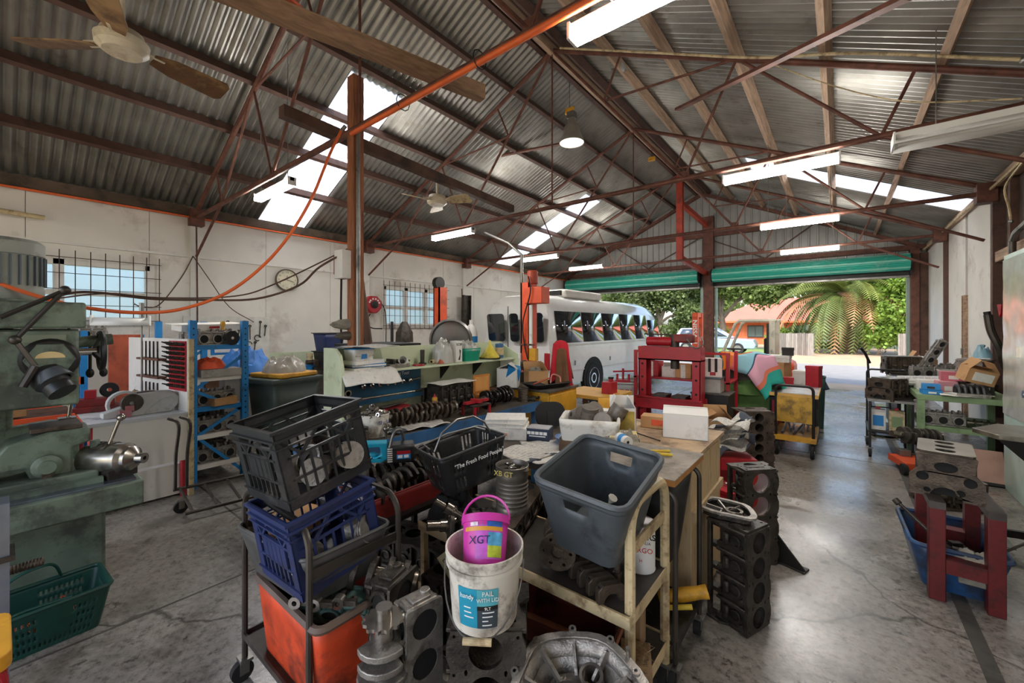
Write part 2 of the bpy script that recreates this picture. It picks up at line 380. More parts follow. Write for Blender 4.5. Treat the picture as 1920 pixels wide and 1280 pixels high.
# trusses
TY = (1.95, 5.0, 8.0, 11.1)
TN = ('nearest rusty pipe roof truss, carrying the orange conduit', 'second rusty pipe roof truss from the camera, above the high-bay lamp', 'third rusty pipe roof truss from the camera', 'farthest rusty pipe roof truss, with thick red centre post')
for k_, y in enumerate(TY):
    t = T('roof_truss', TN[k_], 'truss', (0, y, 0), group='roof trusses')
    MB().cyl((XL + .1, 0, 3.33), (XR - .1, 0, 3.33), .03, n=10).o('bottom_chord', m_rust, t)
    ap = (RX, 0, 5.6)
    for s, xe in ((-1, XL), (1, XR)):
        X = lambda q: (q if s < 0 else 2 * RX - q)
        cz = lambda q: 3.38 + (5.6 - 3.38) * (abs(q - XL) / 4.85)
        MB().cyl((xe - s * .08, 0, 3.4), ap, .032, n=10).o('top_chord', m_rust, t)
        for a, b, r in (((-7.03, cz(-7.03)), (-6.8, 3.33), .014), ((-6.8, 3.33), (-5.63, cz(-5.63)), .017), ((-5.63, cz(-5.63)), (-5.08, 3.33), .015), ((-5.08, 3.33), (RX, 5.6), .019), ((-5.63, cz(-5.63)), (-4.06, 4.59), .015), ((-4.3, cz(-4.3)), (-4.06, 4.59), .014), ((-6.8, 3.33), (-7.98, 2.72), .02)):
            MB().cyl((X(a[0]), 0, a[1]), (X(b[0]), 0, b[1]), r, n=8).o('web', m_rust, t)
        MB().b2((xe - s * .02, -.09, 3.2), (xe - s * .2, .09, 3.45)).o('end_plate', m_rust, t)
    MB().cyl((RX, 0, 3.33), ap, .012, n=8).o('king_rod', m_rust, t)
    for x in (-5.08, 2 * RX + 5.08): MB().box((x, 0, 3.36), (.12, .012, .12)).o('gusset', m_rust, t)
t = bpy.data.objects['roof_truss.003']
m = MB(); m.b2((RX - .08, -.06, 3.34), (RX + .08, -.045, 5.55)).b2((RX - .08, .045, 3.34), (RX + .08, .06, 5.55)).b2((RX - .008, -.05, 3.34), (RX + .008, .05, 5.55))
m.o('centre_post', mat('red_paint_steel', 'a8402e', .5, var=.2, dirt=.2), t)
for z in (3.3, 4.75): MB().bar((RX, .1, z + .1), (RX + .15, 2.15, z - .12), .1, .12).o('strut', MATS['red_paint_steel'], t)
# roof bracing
for p, q, nm in ((W(1270, 205, Y=5.3), W(1700, -5, Y=3.4), 'red flat roof brace crossing the right roof slope'), (W(640, 350, Y=5.1), W(1060, 268, Y=6.4), 'brown flat roof brace crossing the left roof slope')):
    MB().bar(p, q, .07, .03).o('roof_brace', m_rust, label=nm, cat='brace', group='roof braces')
# far gable
wf = T('wall_far', 'grey ribbed steel gable wall above the roller doors', None, kind='structure')
def rib(w_, pitch=.19):
    vs = []; n = round(w_ / pitch); pts = []
    for i in range(n):
        x = i * pitch; pts += [(x, 0), (x + .14, 0), (x + .15, .03), (x + .18, .03)]
    pts.append((w_, 0)); return pts
x = XL - .1
while x < XR + .1:
    pw = .76; pts = rib(pw); z1 = min(roofz(min(max(x, XL), XR)), roofz(min(x + pw, XR))) 
    vs = []
    for dx, dy in pts:
        xx = min(x + dx, XR + .15); zt = roofz(max(XL, min(XR, xx))) - .02; vs += [(xx, YF + .06 - dy, 2.98), (xx, YF + .06 - dy, zt)]
    MB().add(vs, [(2 * i, 2 * i + 1, 2 * i + 3, 2 * i + 2) for i in range(len(pts) - 1)]).o('cladding_sheet', m_galv2, wf, ang=20); x += .76
for z, x0, x1 in ((3.45, XL, XR), (4.35, -6.3, -.2)): MB().b2((x0, YF - .12, z - .06), (x1, YF - .02, z + .06)).o('girt', m_rust, wf)
for s in (-1, 1):
    for q in ((-7.9, 3.5, -6.0, 4.3), (-6.0, 4.3, -4.9, 3.5), (-4.9, 3.5, -3.3, 4.3)):
        a, b, c, d_ = q
        if s > 0: a, c = 2 * RX - a, 2 * RX - c
        MB().bar((a, YF - .1, b), (c, YF - .1, d_), .03).o('bracing', m_brown, wf)
    xe = XL if s < 0 else XR
    MB().bar((xe, YF - .08, 3.4), (RX, YF - .08, 5.62), .12, .08).o('rafter', m_rust, wf)
m = MB(); m.b2((-3.2, YF - .16, 0), (-2.92, YF - .14, 4.9)).b2((-3.2, YF - .02, 0), (-2.92, YF, 4.9)).b2((-3.07, YF - .15, 0), (-3.05, YF, 4.9)); m.o('column', m_rust, wf)
for x0, x1 in ((1.3, 1.45), (XL + .02, XL + .18)): MB().b2((x0, YF - .2, 0), (x1, YF, 3.4)).o('column', m_rust, wf)
MB().b2((1.46, YF - .16, 0), (1.6, YF - .02, 3.3)).o('post', m_darkwood, wf)
MB().b2((1.24, YF - .06, 0), (1.3, YF + .02, 3.0)).b2((-2.9, YF - .06, 0), (-2.84, YF + .02, 3.0)).b2((-3.3, YF - .06, 0), (-3.24, YF + .02, 3.0)).o('door_track', mat('pale_green_steel', '9db0a4', .5, .3), wf)
MB().b2((XL, YF + .03, 2.77), (XR, YF + .1, 3.0)).o('lintel', m_dark, wf)
m_teal = mat('teal_enamel', '2fa58f', .4, var=.12, vs=3, dirt=.1, dcol='9cc8b8')
m_teal2 = mat('pale_teal_enamel', '8fd0bc', .4, var=.1)
for k_, (x0, x1) in enumerate(((XL + .25, -3.3), (-2.9, 1.28))):
    dr = T('door_%d' % (k_ + 1), ('rolled-up teal roller door above the white bus', 'rolled-up teal roller door above the open driveway')[k_], None, ((x0 + x1) / 2, YF - .28, 3.1), kind='structure')
    h = (x1 - x0) / 2; n = 26
    for i in range(n):
        a0, a1 = 2 * PI * i / n, 2 * PI * (i + 1) / n; am = (a0 + a1) / 2
        vs = [(x_, r * math.cos(a), r * math.sin(a)) for x_ in (-h, h) for a, r in ((a0, .19), (a0 + .03, .2), (a1 - .05, .2), (a1, .19))]
        MB().add(vs, [(0, 1, 5, 4), (1, 2, 6, 5), (2, 3, 7, 6)]).o('slat', m_teal if i % 4 else m_teal2, dr)
    MB().cyl((-h + .02, 0, 0), (h - .02, 0, 0), .19, n=24).o('drum', m_black, dr)
    for s in (-1, 1): MB().cyl((s * h, 0, 0), (s * (h + .03), 0, 0), .2, n=20).o('drum_end', m_black, dr); MB().b2((s * h, -.05, -.3), (s * (h + .04), .2, .1)).o('bracket', m_black, dr)
    MB().b2((-h, .15, -.32), (h, .19, .05)).o('curtain', m_black, dr); MB().b2((-h, .13, -.34), (h, .2, -.3)).o('bottom_rail', m_steel, dr)
# near end (behind the viewer): gable over an open bay
wn_ = T('wall_near', 'gable wall over the open bay at the near end', None, kind='structure')
vs = [(XL, YN, 3.2), (XR, YN, 3.2), (XR, YN, EAVE), (RX, YN, 5.8), (XL, YN, EAVE)]
MB().add(vs, [(0, 1, 2, 3, 4)]).o('cladding_sheet', m_galv2, wn_)
MB().b2((XL, YN - .1, 0), (XL + .4, YN, 3.2)).b2((XR - .4, YN - .1, 0), (XR, YN, 3.2)).o('column', m_rust, wn_)
# ---------------- fluorescent lights ----------------
m_fix = mat('white_enamel', 'e6e5df', .4, var=.03)
m_tube = mat('lit_tube', (1, .97, .92), .5, var=0, emit=TUBE)
def fluoro(x, y, z, lab, lit=True, ln=1.03, big=1., rz=0):
    t = T('fluorescent_light', lab, 'light', (x, y, z), rz, 'fluorescent battens')
    MB().box((0, 0, .035 * big), (ln, .06 * big, .05 * big)).o('batten', m_fix, t, bev=.006)
    if lit: MB().box((0, 0, -.012), (ln - .03, .088 * big, .045)).o('diffuser', m_tube, t)
    else:
        m = MB(); m.add([(-ln / 2, -.11 * big, -.05), (ln / 2, -.11 * big, -.05), (ln / 2, -.03, .02), (-ln / 2, -.03, .02)], [(0, 1, 2, 3)]).add([(-ln / 2, .11 * big, -.05), (ln / 2, .11 * big, -.05), (ln / 2, .03, .02), (-ln / 2, .03, .02)], [(0, 1, 2, 3)]); m.o('reflector', m_fix, t, sol=.004)
        MB().cyl((-ln / 2 + .03, 0, -.02), (ln / 2 - .03, 0, -.02), .016).o('tube', mat('unlit_tube', 'f0efe9', .3, var=0), t)
        for s in (-1, 1): MB().box((s * ln / 2, 0, 0), (.012, .2 * big, .1)).o('end_cap', m_fix, t)
    for s in (-1, 1): MB().box((s * (ln / 2 - .008), 0, .012), (.016, .092 * big, .095 * big)).o('end_cap', m_fix, t) if lit else None
    hg = .13 if min(abs(y - q) for q in (1.95, 5.0, 8.0, 11.1)) < .08 else (roofz(x) - z - .05 if z > 2 else .06)
    for s in (-.4, .4): MB().cyl((s, 0, .06), (s, 0, hg + (SL * s * (1 if x < RX else -1) if hg > .3 else 0)), .004, n=6).o('hanger', m_steel, t)
    return t
fluoro(-5.48, 2.12, 3.28, 'lit fluorescent batten on the near truss beside the skylight')
fluoro(-5.35, 5.0, 3.22, 'lit fluorescent batten below the far ceiling fan')
fluoro(-5.55, 8.0, 3.22, 'lit fluorescent batten above the white bus, nearer one')
fluoro(-5.46, 10.1, 3.22, 'lit fluorescent batten above the white bus, next to the teal roller door')
fluoro(-.66, 2.0, 3.22, 'lit fluorescent batten at the top edge of the picture')
fluoro(-.5, 5.05, 3.22, 'lit fluorescent batten in front of the right skylight')
fluoro(-.5, 7.8, 3.22, 'lit fluorescent batten above the aisle, second in its row')
fluoro(-.5, 10.75, 3.22, 'lit fluorescent batten right above the teal roller door, farthest in its row')
fluoro(1.0, 4.62, 3.12, 'unlit white fluorescent batten with reflector near the right wall', lit=False, ln=1.3, big=1.2)
# ---------------- outside ----------------
m_road = mat('asphalt', '7c7974', .9, var=.1, vs=3, dirt=.1, dcol='77736c', bump=.3)
m_dirt = mat('sandy_drive', '9c8468', .95, var=.15, vs=1.5, dirt=.3, dcol='a98c6c', ds=1.2)
m_grass = mat('verge_grass', '6d8548', .9, var=.4, vs=6, dirt=.3, dcol='5f7a38', bump=.5)
m_earth = mat('dry_ground', 'a5987f', .95, var=.2, vs=.6, dirt=.3, dcol='86865a', ds=.5)
MB().b2((-90, YF + .02, -.3), (90, 120, -.06)).b2((-90, -60, -.3), (XL - .2, YF + .02, -.06)).b2((XR + .2, -60, -.3), (90, YF + .02, -.06)).b2((XL - .2, -60, -.3), (XR + .2, YN, -.06)).o('ground', m_earth, kind='structure', label='dry ground outside the shed')
MB().b2((-9, YF + .02, -.08), (9, 14.9, -.02)).o('driveway_apron', m_dirt, kind='structure', label='pinkish sandy strip outside the roller door')
MB().b2((.62, 13.9, -.03), (9, 14.85, .02)).o('grass_verge', m_grass, kind='structure', label='small patch of green grass outside the doorway')
MB().b2((-60, 14.9, -.1), (60, 22, -.02)).o('road', m_road, kind='structure', label='grey asphalt road across the doorway')
MB().b2((-7.5, 22, -.1), (12, 42, -.03)).o('dirt_drive', m_dirt, kind='structure', label='sandy driveway across the road')
MB().b2((-40, 24, -.1), (-2.6, 36, -.01)).o('grass_strip', m_grass, kind='structure', label='green nature strip in front of the paling fence')
# paling fence
m_pal = [mat('grey_paling_%d' % i, c, .9, var=.25, vs=4, stretch=(6, 6, .7)) for i, c in enumerate(('7d746a', '8c847a', '6f675e'))]
def fence(name, a, b, h, lab, z0=-.05):
    a, b = Vector(a), Vector(b); a.z = b.z = 0; L = (b - a).length; n = int(L / .11); t = T(name, lab, 'fence', a, math.atan2((b - a).y, (b - a).x), 'paling fences')
    for i in range(n):
        hh = h + R.uniform(-.02, .02)
        MB().b2((i * .11, R.uniform(-.006, .006), z0), (i * .11 + .1, .02, hh)).o('paling', R.choice(m_pal), t, rot=(0, R.uniform(-.008, .008), 0))
    for z in (.3, h - .25): MB().b2((0, .02, z), (L, .07, z + .08)).o('rail', m_pal[2], t)
fence('paling_fence', W(1440, 660, Y=29.3), W(1527, 660, Y=28.0), 1.22, 'grey timber paling fence left of the palm, ending at the driveway')
fence('paling_fence', W(1684, 660, Y=27.5), W(1712, 660, Y=27), 1.25, 'short grey timber paling fence at the right doorway edge')
# colorbond fence + gate rail
cf = T('steel_fence', 'dark green steel panel fence shaded behind the palm', 'fence', W(1527, 650, Y=40) * 1)
cf.location.z = 0
m_cf = mat('dark_green_steel', '5c6a58', .6, var=.1)
for i in range(34): MB().b2((i * .26 - .6, 0, 0), (i * .26 - .36, .05, 1.75)).b2((i * .26 - .36, .03, 0), (i * .26 - .34, .06, 1.75)).o('fence_panel', m_cf, cf)
gr = T('gate_rail', 'long pale pipe gate rail in front of the dark fence', 'gate', W(1527, 650, Y=37)); gr.location.z = 0
MB().cyl((-.5, 0, .55), (6.5, 0, .62), .06).o('top_rail', mat('pale_pipe', 'c8c4b8', .5), gr)
for x in (-.4, 3, 6.4): MB().cyl((x, 0, -.05), (x, 0, .6), .05).o('post', m_steel, gr)
# house
m_brick = mat('orange_brick', 'b8673f', .85, var=.2, vs=3, dirt=.2, dcol='96502f')
m_tile = mat('red_steel_roof', 'b4604c', .6, var=.08, vs=1)
hl = W(1345, 605, Y=44); hs = T('brick_house', 'orange brick house with a salmon red hipped roof behind the fence', 'house', (hl.x, 44, -.2))
m = MB(); m.b2((0, 0, 0), (14, 6, 2.35)); m.o('wall', m_brick, hs)
ex = .7
m = MB(); m.add([(-ex, -ex, 2.3), (14 + ex, -ex, 2.3), (14 + ex, 6 + ex, 2.3), (-ex, 6 + ex, 2.3), (3.4, 3, 4.5), (10.6, 3, 4.5)], [(0, 1, 5, 4), (1, 2, 5), (2, 3, 4, 5), (3, 0, 4), (3, 2, 1, 0)]); m.o('roof', m_tile, hs)
MB().b2((-ex, -ex - .05, 2.15), (14 + ex, -ex, 2.32)).o('fascia', mat('orange_fascia', 'c4683c', .6), hs)
for x in (2.6, 6.2, 10): 
    f = MB().b2((x, -.08, .8), (x + 1.3, .02, 1.9)).o('window', mat('dark_frame', '3a322c', .5), hs)
    for s in (0, 1): MB().b2((x + .08 + s * .6, -.1, .88), (x + .62 + s * .6, -.08, 1.82)).o('pane', mat('dark_glass', '55605c', .1, spec=.8, var=0), f)
for x in (5.4, 8.6): MB().b2((x, -.5, 0), (x + .1, -.4, 2.2)).o('verandah_post', m_timber, hs)
# foliage helpers
def leafmesh(n, shape, size, rnd, asp=.35):
    m = MB(); vs = []; fs = []
    for i in range(n):
        c = Vector(shape(rnd)); d = Vector((rnd.gauss(0, 1), rnd.gauss(0, 1), rnd.gauss(-.3, .8))).normalized(); u = d.orthogonal().normalized()
        u = (Matrix.Rotation(rnd.uniform(0, 6.3), 3, d) @ u); s = size * rnd.uniform(.6, 1.3); k = len(vs)
        vs += [c, c + d * s * .5 + u * s * asp, c + d * s, c + d * s * .5 - u * s * asp]; fs.append((k, k + 1, k + 2, k + 3))
    return m.add(vs, fs)
def leafmat(name, c1, tr=.35):
    m = mat(name, c1, .6, var=.45, vs=1.2); n, l = m.node_tree.nodes, m.node_tree.links
    t = n.new('ShaderNodeBsdfTranslucent'); t.inputs[0].default_value = lin(c1); x = n.new('ShaderNodeMixShader'); x.inputs[0].default_value = tr
    l.new(n['Principled BSDF'].outputs[0], x.inputs[1]); l.new(t.outputs[0], x.inputs[2]); l.new(x.outputs[0], n['Material Output'].inputs[0]); return m
m_bark = mat('grey_bark', '6e5f50', .9, var=.3, vs=4, bump=.6, bs=10)
def tree(name, base, h, blobs, lm, n, size, lab, grp='trees across the road'):
    rnd = random.Random(len(lab) * 7 + int(base[0] * 10)); t = T(name, lab, 'tree', base, group=grp)
    m = MB(); m.tube(curve([(0, 0, -.1), (.1, 0, h * .25), (-.1, .1, h * .5), (.1, 0, h * .75)], 4), [.3 * h / 8 * (1 - .05 * i) for i in range(13)], 8)
    for b in blobs: m.tube(curve([(0, 0, h * .3), (b[0] * .4, b[1] * .4, (h * .3 + b[2]) * .55), (b[0], b[1], b[2])], 4), [.16 * h / 8 * (1 - .09 * i) for i in range(9)], 6)
    m.o('trunk', m_bark, t)
    tot = sum(b[3] ** 2 for b in blobs)
    for b in blobs:
        def sh(r):
            d = Vector((r.gauss(0, 1), r.gauss(0, 1), r.gauss(0, 1))).normalized() * (b[3] * r.uniform(.35, 1.0)); d.z *= .75; k_ = noise.noise(d * 1.4 + Vector(b[:3])); d *= 1 + .35 * k_; return (b[0] + d.x, b[1] + d.y, b[2] + d.z)
        leafmesh(int(n * b[3] ** 2 / tot), sh, size, rnd).o('foliage', lm, t)
    return t
g1 = leafmat('gum_leaves', '6d8040'); g2 = leafmat('dark_olive_leaves', '5d6b3a'); g3 = leafmat('lime_leaves', '7d9a3c', .4)
def gp(px, Y): p = W(px, 640, Y=Y); return (p.x, p.y, -.06)
tree('gum_tree', gp(1235, 30), 6, [(-1.5, 0, 3.2, 1.7), (1, .4, 3.9, 1.6), (-.2, 0, 4.7, 1.8), (2.2, 0, 2.6, 1.2), (-3.2, .5, 4.2, 1.5), (2.0, .5, 5, 1.4), (-1, 0, 1.7, 1.2), (1.3, 0, 1.4, 1.1)], g2, 20000, .24, 'dense olive gum tree seen above the bus front')
tree('gum_tree', gp(1352, 33), 7, [(.4, 0, 4.9, 1.7), (2.6, .5, 4.2, 1.5), (-1.8, 0, 3.6, 1.5), (3.8, 1, 5.2, 1.4), (-.6, 0, 6, 1.6), (-2.4, 0, 1.8, 1.2)], g1, 15000, .27, 'sparse gum tree leaning over the red house roof')
tree('gum_tree', gp(1110, 36), 8, [(0, 0, 4.2, 2.2), (2.4, 0, 5.2, 2.0), (-2, 0, 5.4, 2)], g1, 9000, .32, 'pale gum tree behind the bus air conditioner')
tree('street_tree', gp(1697, 31), 6, [(0, 0, 2.4, 1.5), (.6, 0, 4.2, 1.7), (-1.1, .5, 3.4, 1.3), (-.9, 0, 1.3, 1.1), (-.6, .8, 5.2, 1.3)], g3, 16000, .2, 'bright lime green tree at the right edge of the doorway')
tree('background_tree', gp(1560, 62), 9, [(-6, 0, 5.5, 3.2), (0, 0, 6.8, 3.4), (6, 0, 6.4, 3.4), (11, 0, 5.5, 3.2), (-12, 0, 5, 3)], g1, 9000, .6, 'far row of pale trees behind the palm', grp='trees across the road')
for px, Y, s in ((1345, 36, .9), (1462, 33, .75), (1490, 36, .8), (1555, 38, .7), (1610, 38.5, .6)):
    b = T('garden_bush', {1345: 'low green bush left of the parked car', 1462: 'yellow-green bush behind the forklift roof post', 1490: 'rounded green bush left of the palm fronds', 1555: 'dark bush under the palm, left one', 1610: 'dark bush under the palm, right one'}[px], 'bush', gp(px, Y), group='garden bushes')
    rnd = random.Random(px)
    leafmesh(2200, lambda r: tuple(Vector((r.gauss(0, 1), r.gauss(0, 1), r.gauss(0, 1))).normalized() * r.uniform(.5, 1.) * s * 1.2 + Vector((0, 0, s))), .15, rnd).o('foliage', g3 if px in (1462, 1345) else g1, b)
    MB().cyl((0, 0, -.1), (0, 0, s), .06, n=6).o('stem', m_bark, b)
# palm
pc = W(1588, 560, Y=33); pl = T('date_palm', 'big date palm with drooping fronds in front of the driveway gate', 'palm tree', (pc.x, pc.y, -.05))
cz = pc.z + .2
MB().lathe([(.55, 0), (.5, 1), (.48, cz - 1.2), (.75, cz - .3), (.6, cz + .2), (.1, cz + .5)], 14).o('trunk', mat('palm_trunk', '7a6046', .95, var=.4, vs=3, bump=.8, bs=6), pl)
m_fr = [leafmat('palm_green', '5c6a32', .25), leafmat('palm_light', '7e8742', .25), leafmat('palm_dead', 'a07a50', .2)]
def frond(L, droop, nl=34):
    m = MB(); vs = []; fs = []; prev = None
    for i in range(nl):
        t = (i + 1) / nl; x = L * (t - .22 * t ** 3 * droop); z = L * (.55 * t - droop * t * t); tang = Vector((1, 0, .55 - 2 * droop * t)).normalized(); wl_ = .58 * math.sin(PI * min(1, .12 + t * .9)) ** .7 * (L / 4) * .9
        for s in (-1, 1):
            k_ = len(vs); p = Vector((x, 0, z)); tip = p + tang * wl_ * .55 + Vector((0, s * wl_, -wl_ * .45))
            vs += [p - tang * .05, p + tang * .07, tip]; fs.append((k_, k_ + 1, k_ + 2))
    m.add(vs, fs)
    m.tube([(L * (t - .22 * t ** 3 * droop), 0, L * (.55 * t - droop * t * t)) for t in [i / 10 for i in range(11)]], [.05 - .0045 * i for i in range(11)], 5); return m
rp = random.Random(3)
fm = [frond(4.9, .6), frond(5.0, .8), frond(4.9, 1.0), frond(4.3, 1.25)]
meshes = {}
for i in range(120):
    tier = rp.random(); idx = min(3, int(tier * 4)); mi = 2 if (idx >= 2 and rp.random() < .3) else (1 if rp.random() < .45 else 0)
    if (idx, mi) not in meshes: meshes[(idx, mi)] = fm[idx].mesh('frond', m_fr[mi])
    o = bpy.data.objects.new('frond', meshes[(idx, mi)]); link(o, pl); o.location = (0, 0, cz + .3 - .25 * idx); o.rotation_euler = (rp.uniform(-.2, .2), (-.5, -.2, .05, .25)[idx] + rp.uniform(-.15, .15), i * 2.399 + rp.uniform(-.2, .2)); s = rp.uniform(.85, 1.1); o.scale = (s, s, s)
# parked car (silver-blue wagon)
cl = W(1385, 680, Y=24.6); ca = T('parked_car', 'silver-blue estate car parked across the road by the fence', 'car', (-6.1, 27.6, 0), rz=.05)
m_car = mat('silver_blue_paint', '9fb0c4', .25, .3, var=.03, coat=.5); m_gl = mat('car_glass', '27303a', .08, var=0, spec=.9)
prof = [(-2.3, .35), (-2.3, .85), (-2.1, 1.0), (2.2, .85), (2.35, .55), (2.3, .3)]
m = MB(); m.at(rot=(PI / 2, 0, 0)); m.plate(prof[::-1], 1.7, z0=-.85); m.o('body', m_car, ca, bev=.06)
cab = [(-2.1, .95), (-1.75, 1.5), (.2, 1.52), (1.15, .92)]
m = MB(); m.loft([[(x, -.78 + .12 * (z > 1.2), z) for x, z in cab], [(x, .78 - .12 * (z > 1.2), z) for x, z in cab]]); m.o('cabin', m_car, ca, bev=.05)
for x0, x1, x2, x3 in ((-1.85, -1.62, -.95, -.95), (-.85, -.85, .05, .05), (.15, .15, .2, .92)):
    for s in (-1, 1): MB().add([(x0, s * .775, 1.0), (x3, s * .775, 1.0), (x2, s * .69, 1.44), (x1, s * .69, 1.44)], [(0, 1, 2, 3)]).o('side_window', m_gl, ca, sol=.02)
m_tyre = mat('tyre_rubber', '1e1d1c', .85, var=.1)
for x in (-1.4, 1.45):
    for s in (-1, 1):
        wv = MB().cyl((x, s * .7, .32), (x, s * .88, .32), .32, n=18).o('wheel', m_tyre, ca, bev=.02); MB().cyl((x, s * .86, .32), (x, s * .895, .32), .19, n=12).o('hub', m_steel, wv)
# ---------------- builders ----------------
m_cast = mat('oily_cast_iron', '4a443d', .45, .55, var=.35, vs=12, dirt=.35, dcol='1c1815', ds=9, bump=.35, bs=90)
m_cast2 = mat('brown_cast_iron', '5c5044', .5, .5, var=.35, vs=12, dirt=.35, dcol='2a211b', ds=9, bump=.35, bs=90)
m_alu = mat('dirty_aluminium', '98928a', .42, .65, var=.3, vs=10, dirt=.3, dcol='4a423a', ds=12, bump=.25, bs=120)
m_mach = mat('machined_steel', 'a39c92', .24, .9, var=.15, vs=20, dirt=.12, dcol='50463c')
m_jour = mat('polished_journal', '8d8479', .22, .9, var=.15, vs=25)
m_hole = mat('hole_shade', '12100f', .8, var=0)  # near-black colour standing in for the shade inside holes and recesses
m_card = mat('cardboard', 'b98d5e', .85, var=.12, vs=5, dirt=.1, dcol='8a6642')
m_cardw = mat('white_cardboard', 'dcd8d0', .8, var=.06, vs=5, dirt=.12, dcol='a59a8c')
m_paper = mat('white_paper', 'dcd8ce', .85, var=.08, vs=10, dirt=.12, dcol='8c857a', ds=30)
m_blackp = mat('black_plastic', '232425', .42, var=.2, vs=10, dirt=.15, dcol='55504a')
m_bluep = mat('navy_plastic', '24305c', .45, var=.2, dirt=.25, dcol='24222a')
m_greyp = mat('grey_plastic', '4c5256', .45, var=.12, dirt=.22, dcol='2c2c2c', ds=6)
m_red = mat('red_enamel', 'a8202a', .38, var=.15, vs=8, dirt=.15, dcol='4e1216')
m_blue = mat('blue_enamel', '1f7fc0', .42, var=.12, dirt=.1, dcol='1a3e5a')
m_orange = mat('orange_enamel', 'd9532a', .45, var=.12, dirt=.2, dcol='7a3a22')
m_yellow = mat('yellow_enamel', 'd39a2c', .45, var=.15, dirt=.25, dcol='6a4c1c')
m_cream = mat('cream_worn_paint', 'c9b58c', .55, var=.2, vs=8, dirt=.3, dcol='6e4c2c', ds=14)
m_mill = mat('machine_green', '6f7d6c', .45, .1, var=.25, vs=5, dirt=.42, dcol='3e423a', ds=7, bump=.12)
m_rubber = mat('black_rubber', '1d1c1b', .8, var=.1)
m_chrome = mat('chrome', 'c8c6c2', .15, .95, var=.05)
m_ply = mat('worn_plywood', 'c4ab82', .8, var=.18, vs=4, stretch=(5, 5, .8), dirt=.2, dcol='7c6244')
m_rag = mat('grey_rag', '8c8577', .95, var=.25, vs=12, dirt=.2)
m_plas = mat('clear_film', 'c9c6bc', .22, var=.15, vs=9, trans=.35)

def gtub(bw, bd, tw, td, h, r=.03, nx=6, ny=6, rows=4, keep=None, bottom=True):
    def per(w_, d_):
        p = []; tag = []
        for s, (n, f) in enumerate(((nx, lambda q: (-w_ / 2 + r + (w_ - 2 * r) * q, -d_ / 2)), (ny, lambda q: (w_ / 2, -d_ / 2 + r + (d_ - 2 * r) * q)), (nx, lambda q: (w_ / 2 - r - (w_ - 2 * r) * q, d_ / 2)), (ny, lambda q: (-w_ / 2, d_ / 2 - r - (d_ - 2 * r) * q)))):
            for i in range(n): p.append(f(i / n)); tag.append((s, i, n))
            p.append(f(1)); tag.append(('c', 0, 1))
            cx_, cy_ = ((w_ / 2 - r, -d_ / 2 + r), (w_ / 2 - r, d_ / 2 - r), (-w_ / 2 + r, d_ / 2 - r), (-w_ / 2 + r, -d_ / 2 + r))[s]; a0 = -90 + 90 * s
            for k_ in (1, 2): a = math.radians(a0 + 30 * k_); p.append((cx_ + r * math.cos(a), cy_ + r * math.sin(a))); tag.append(('c', 0, 1))
        return p, tag
    m = MB(); vs = []; fs = []
    for j in range(rows + 1):
        t = j / rows; p, tag = per(bw + (tw - bw) * t, bd + (td - bd) * t); n = len(p); vs += [(x, y, h * t) for x, y in p]
    for j in range(rows):
        for i in range(n):
            s, c, nn = tag[i]
            if keep and s != 'c' and not keep(s, c, nn, j): continue
            if keep and s == 'c' and not keep('c', 0, 1, j): continue
            a = j * n + i; b = j * n + (i + 1) % n; fs.append((a, b, b + n, a + n))
    if bottom: fs.append(tuple(range(n))[::-1])
    m.add(vs, fs); m.top = [(x, y, h) for x, y in p]; return m
def tub(t, mt, bw, bd, tw, td, h, r=.04, th=.005, rim=.009, keep=None, nx=6, ny=6, rows=4, rm=None):
    g = gtub(bw, bd, tw, td, h, r, nx, ny, rows, keep); top = g.top
    g.o('shell', mt, t, sol=th, ang=50)
    MB().tube(top, rim, 6, closed=True).o('rim', rm or mt, t); return t
def mcrate(t, mt, w_=.35, h=.31):
    b = w_ / 2
    MB().b2((-b + .01, -b + .01, 0), (b - .01, b - .01, .008)).o('base', mt, t)
    m = MB()
    for z0, z1, o_ in ((h - .012, h, .012), (h - .045, h - .037, .01), (h - .075, h - .068, .006), (h - .05, h - .0, .0), (.0, .035, .0), (.035, .042, .006)):
        e = b + o_
        for s in (-1, 1): m.b2((-e, s * (b - .006), z0), (e, s * e + s * 1e-4, z1)).b2((s * (b - .006), -b + .006, z0), (s * e + s * 1e-4, b - .006, z1))
    m.o('rim', mt, t)
    for sx in (-1, 1):
        for sy in (-1, 1): MB().b2((sx * b, sy * b, 0), (sx * (b - .045), sy * (b - .006), h)).b2((sx * b, sy * b, 0), (sx * (b - .006), sy * (b - .045), h)).o('corner_post', mt, t)
    for k_ in range(4):
        m = MB(); m.M = Matrix.Rotation(k_ * PI / 2, 4, 'Z')
        for i in range(1, 7):
            x = -b + .04 + (w_ - .08) * i / 7; m.b2((x - .004, -b, .03), (x + .004, -b + .008, h * .62 if k_ % 2 == 0 or abs(i - 3.5) < 2 else h * .62))
        for z in (h * .34, h * .62): m.b2((-b + .03, -b, z - .005), (b - .03, -b + .01, z + .005))
        for s in (-1, 1):
            for a_, c_ in ((.02, .09), (.16, .09)): m.bar((s * a_, -b + .005, h - .05), (s * c_, -b + .005, h * .62), .01, .01)
        if k_ % 2 == 0: m.b2((-.09, -b, h * .34), (.09, -b + .006, h * .6))
        m.o('side_lattice', mt, t)
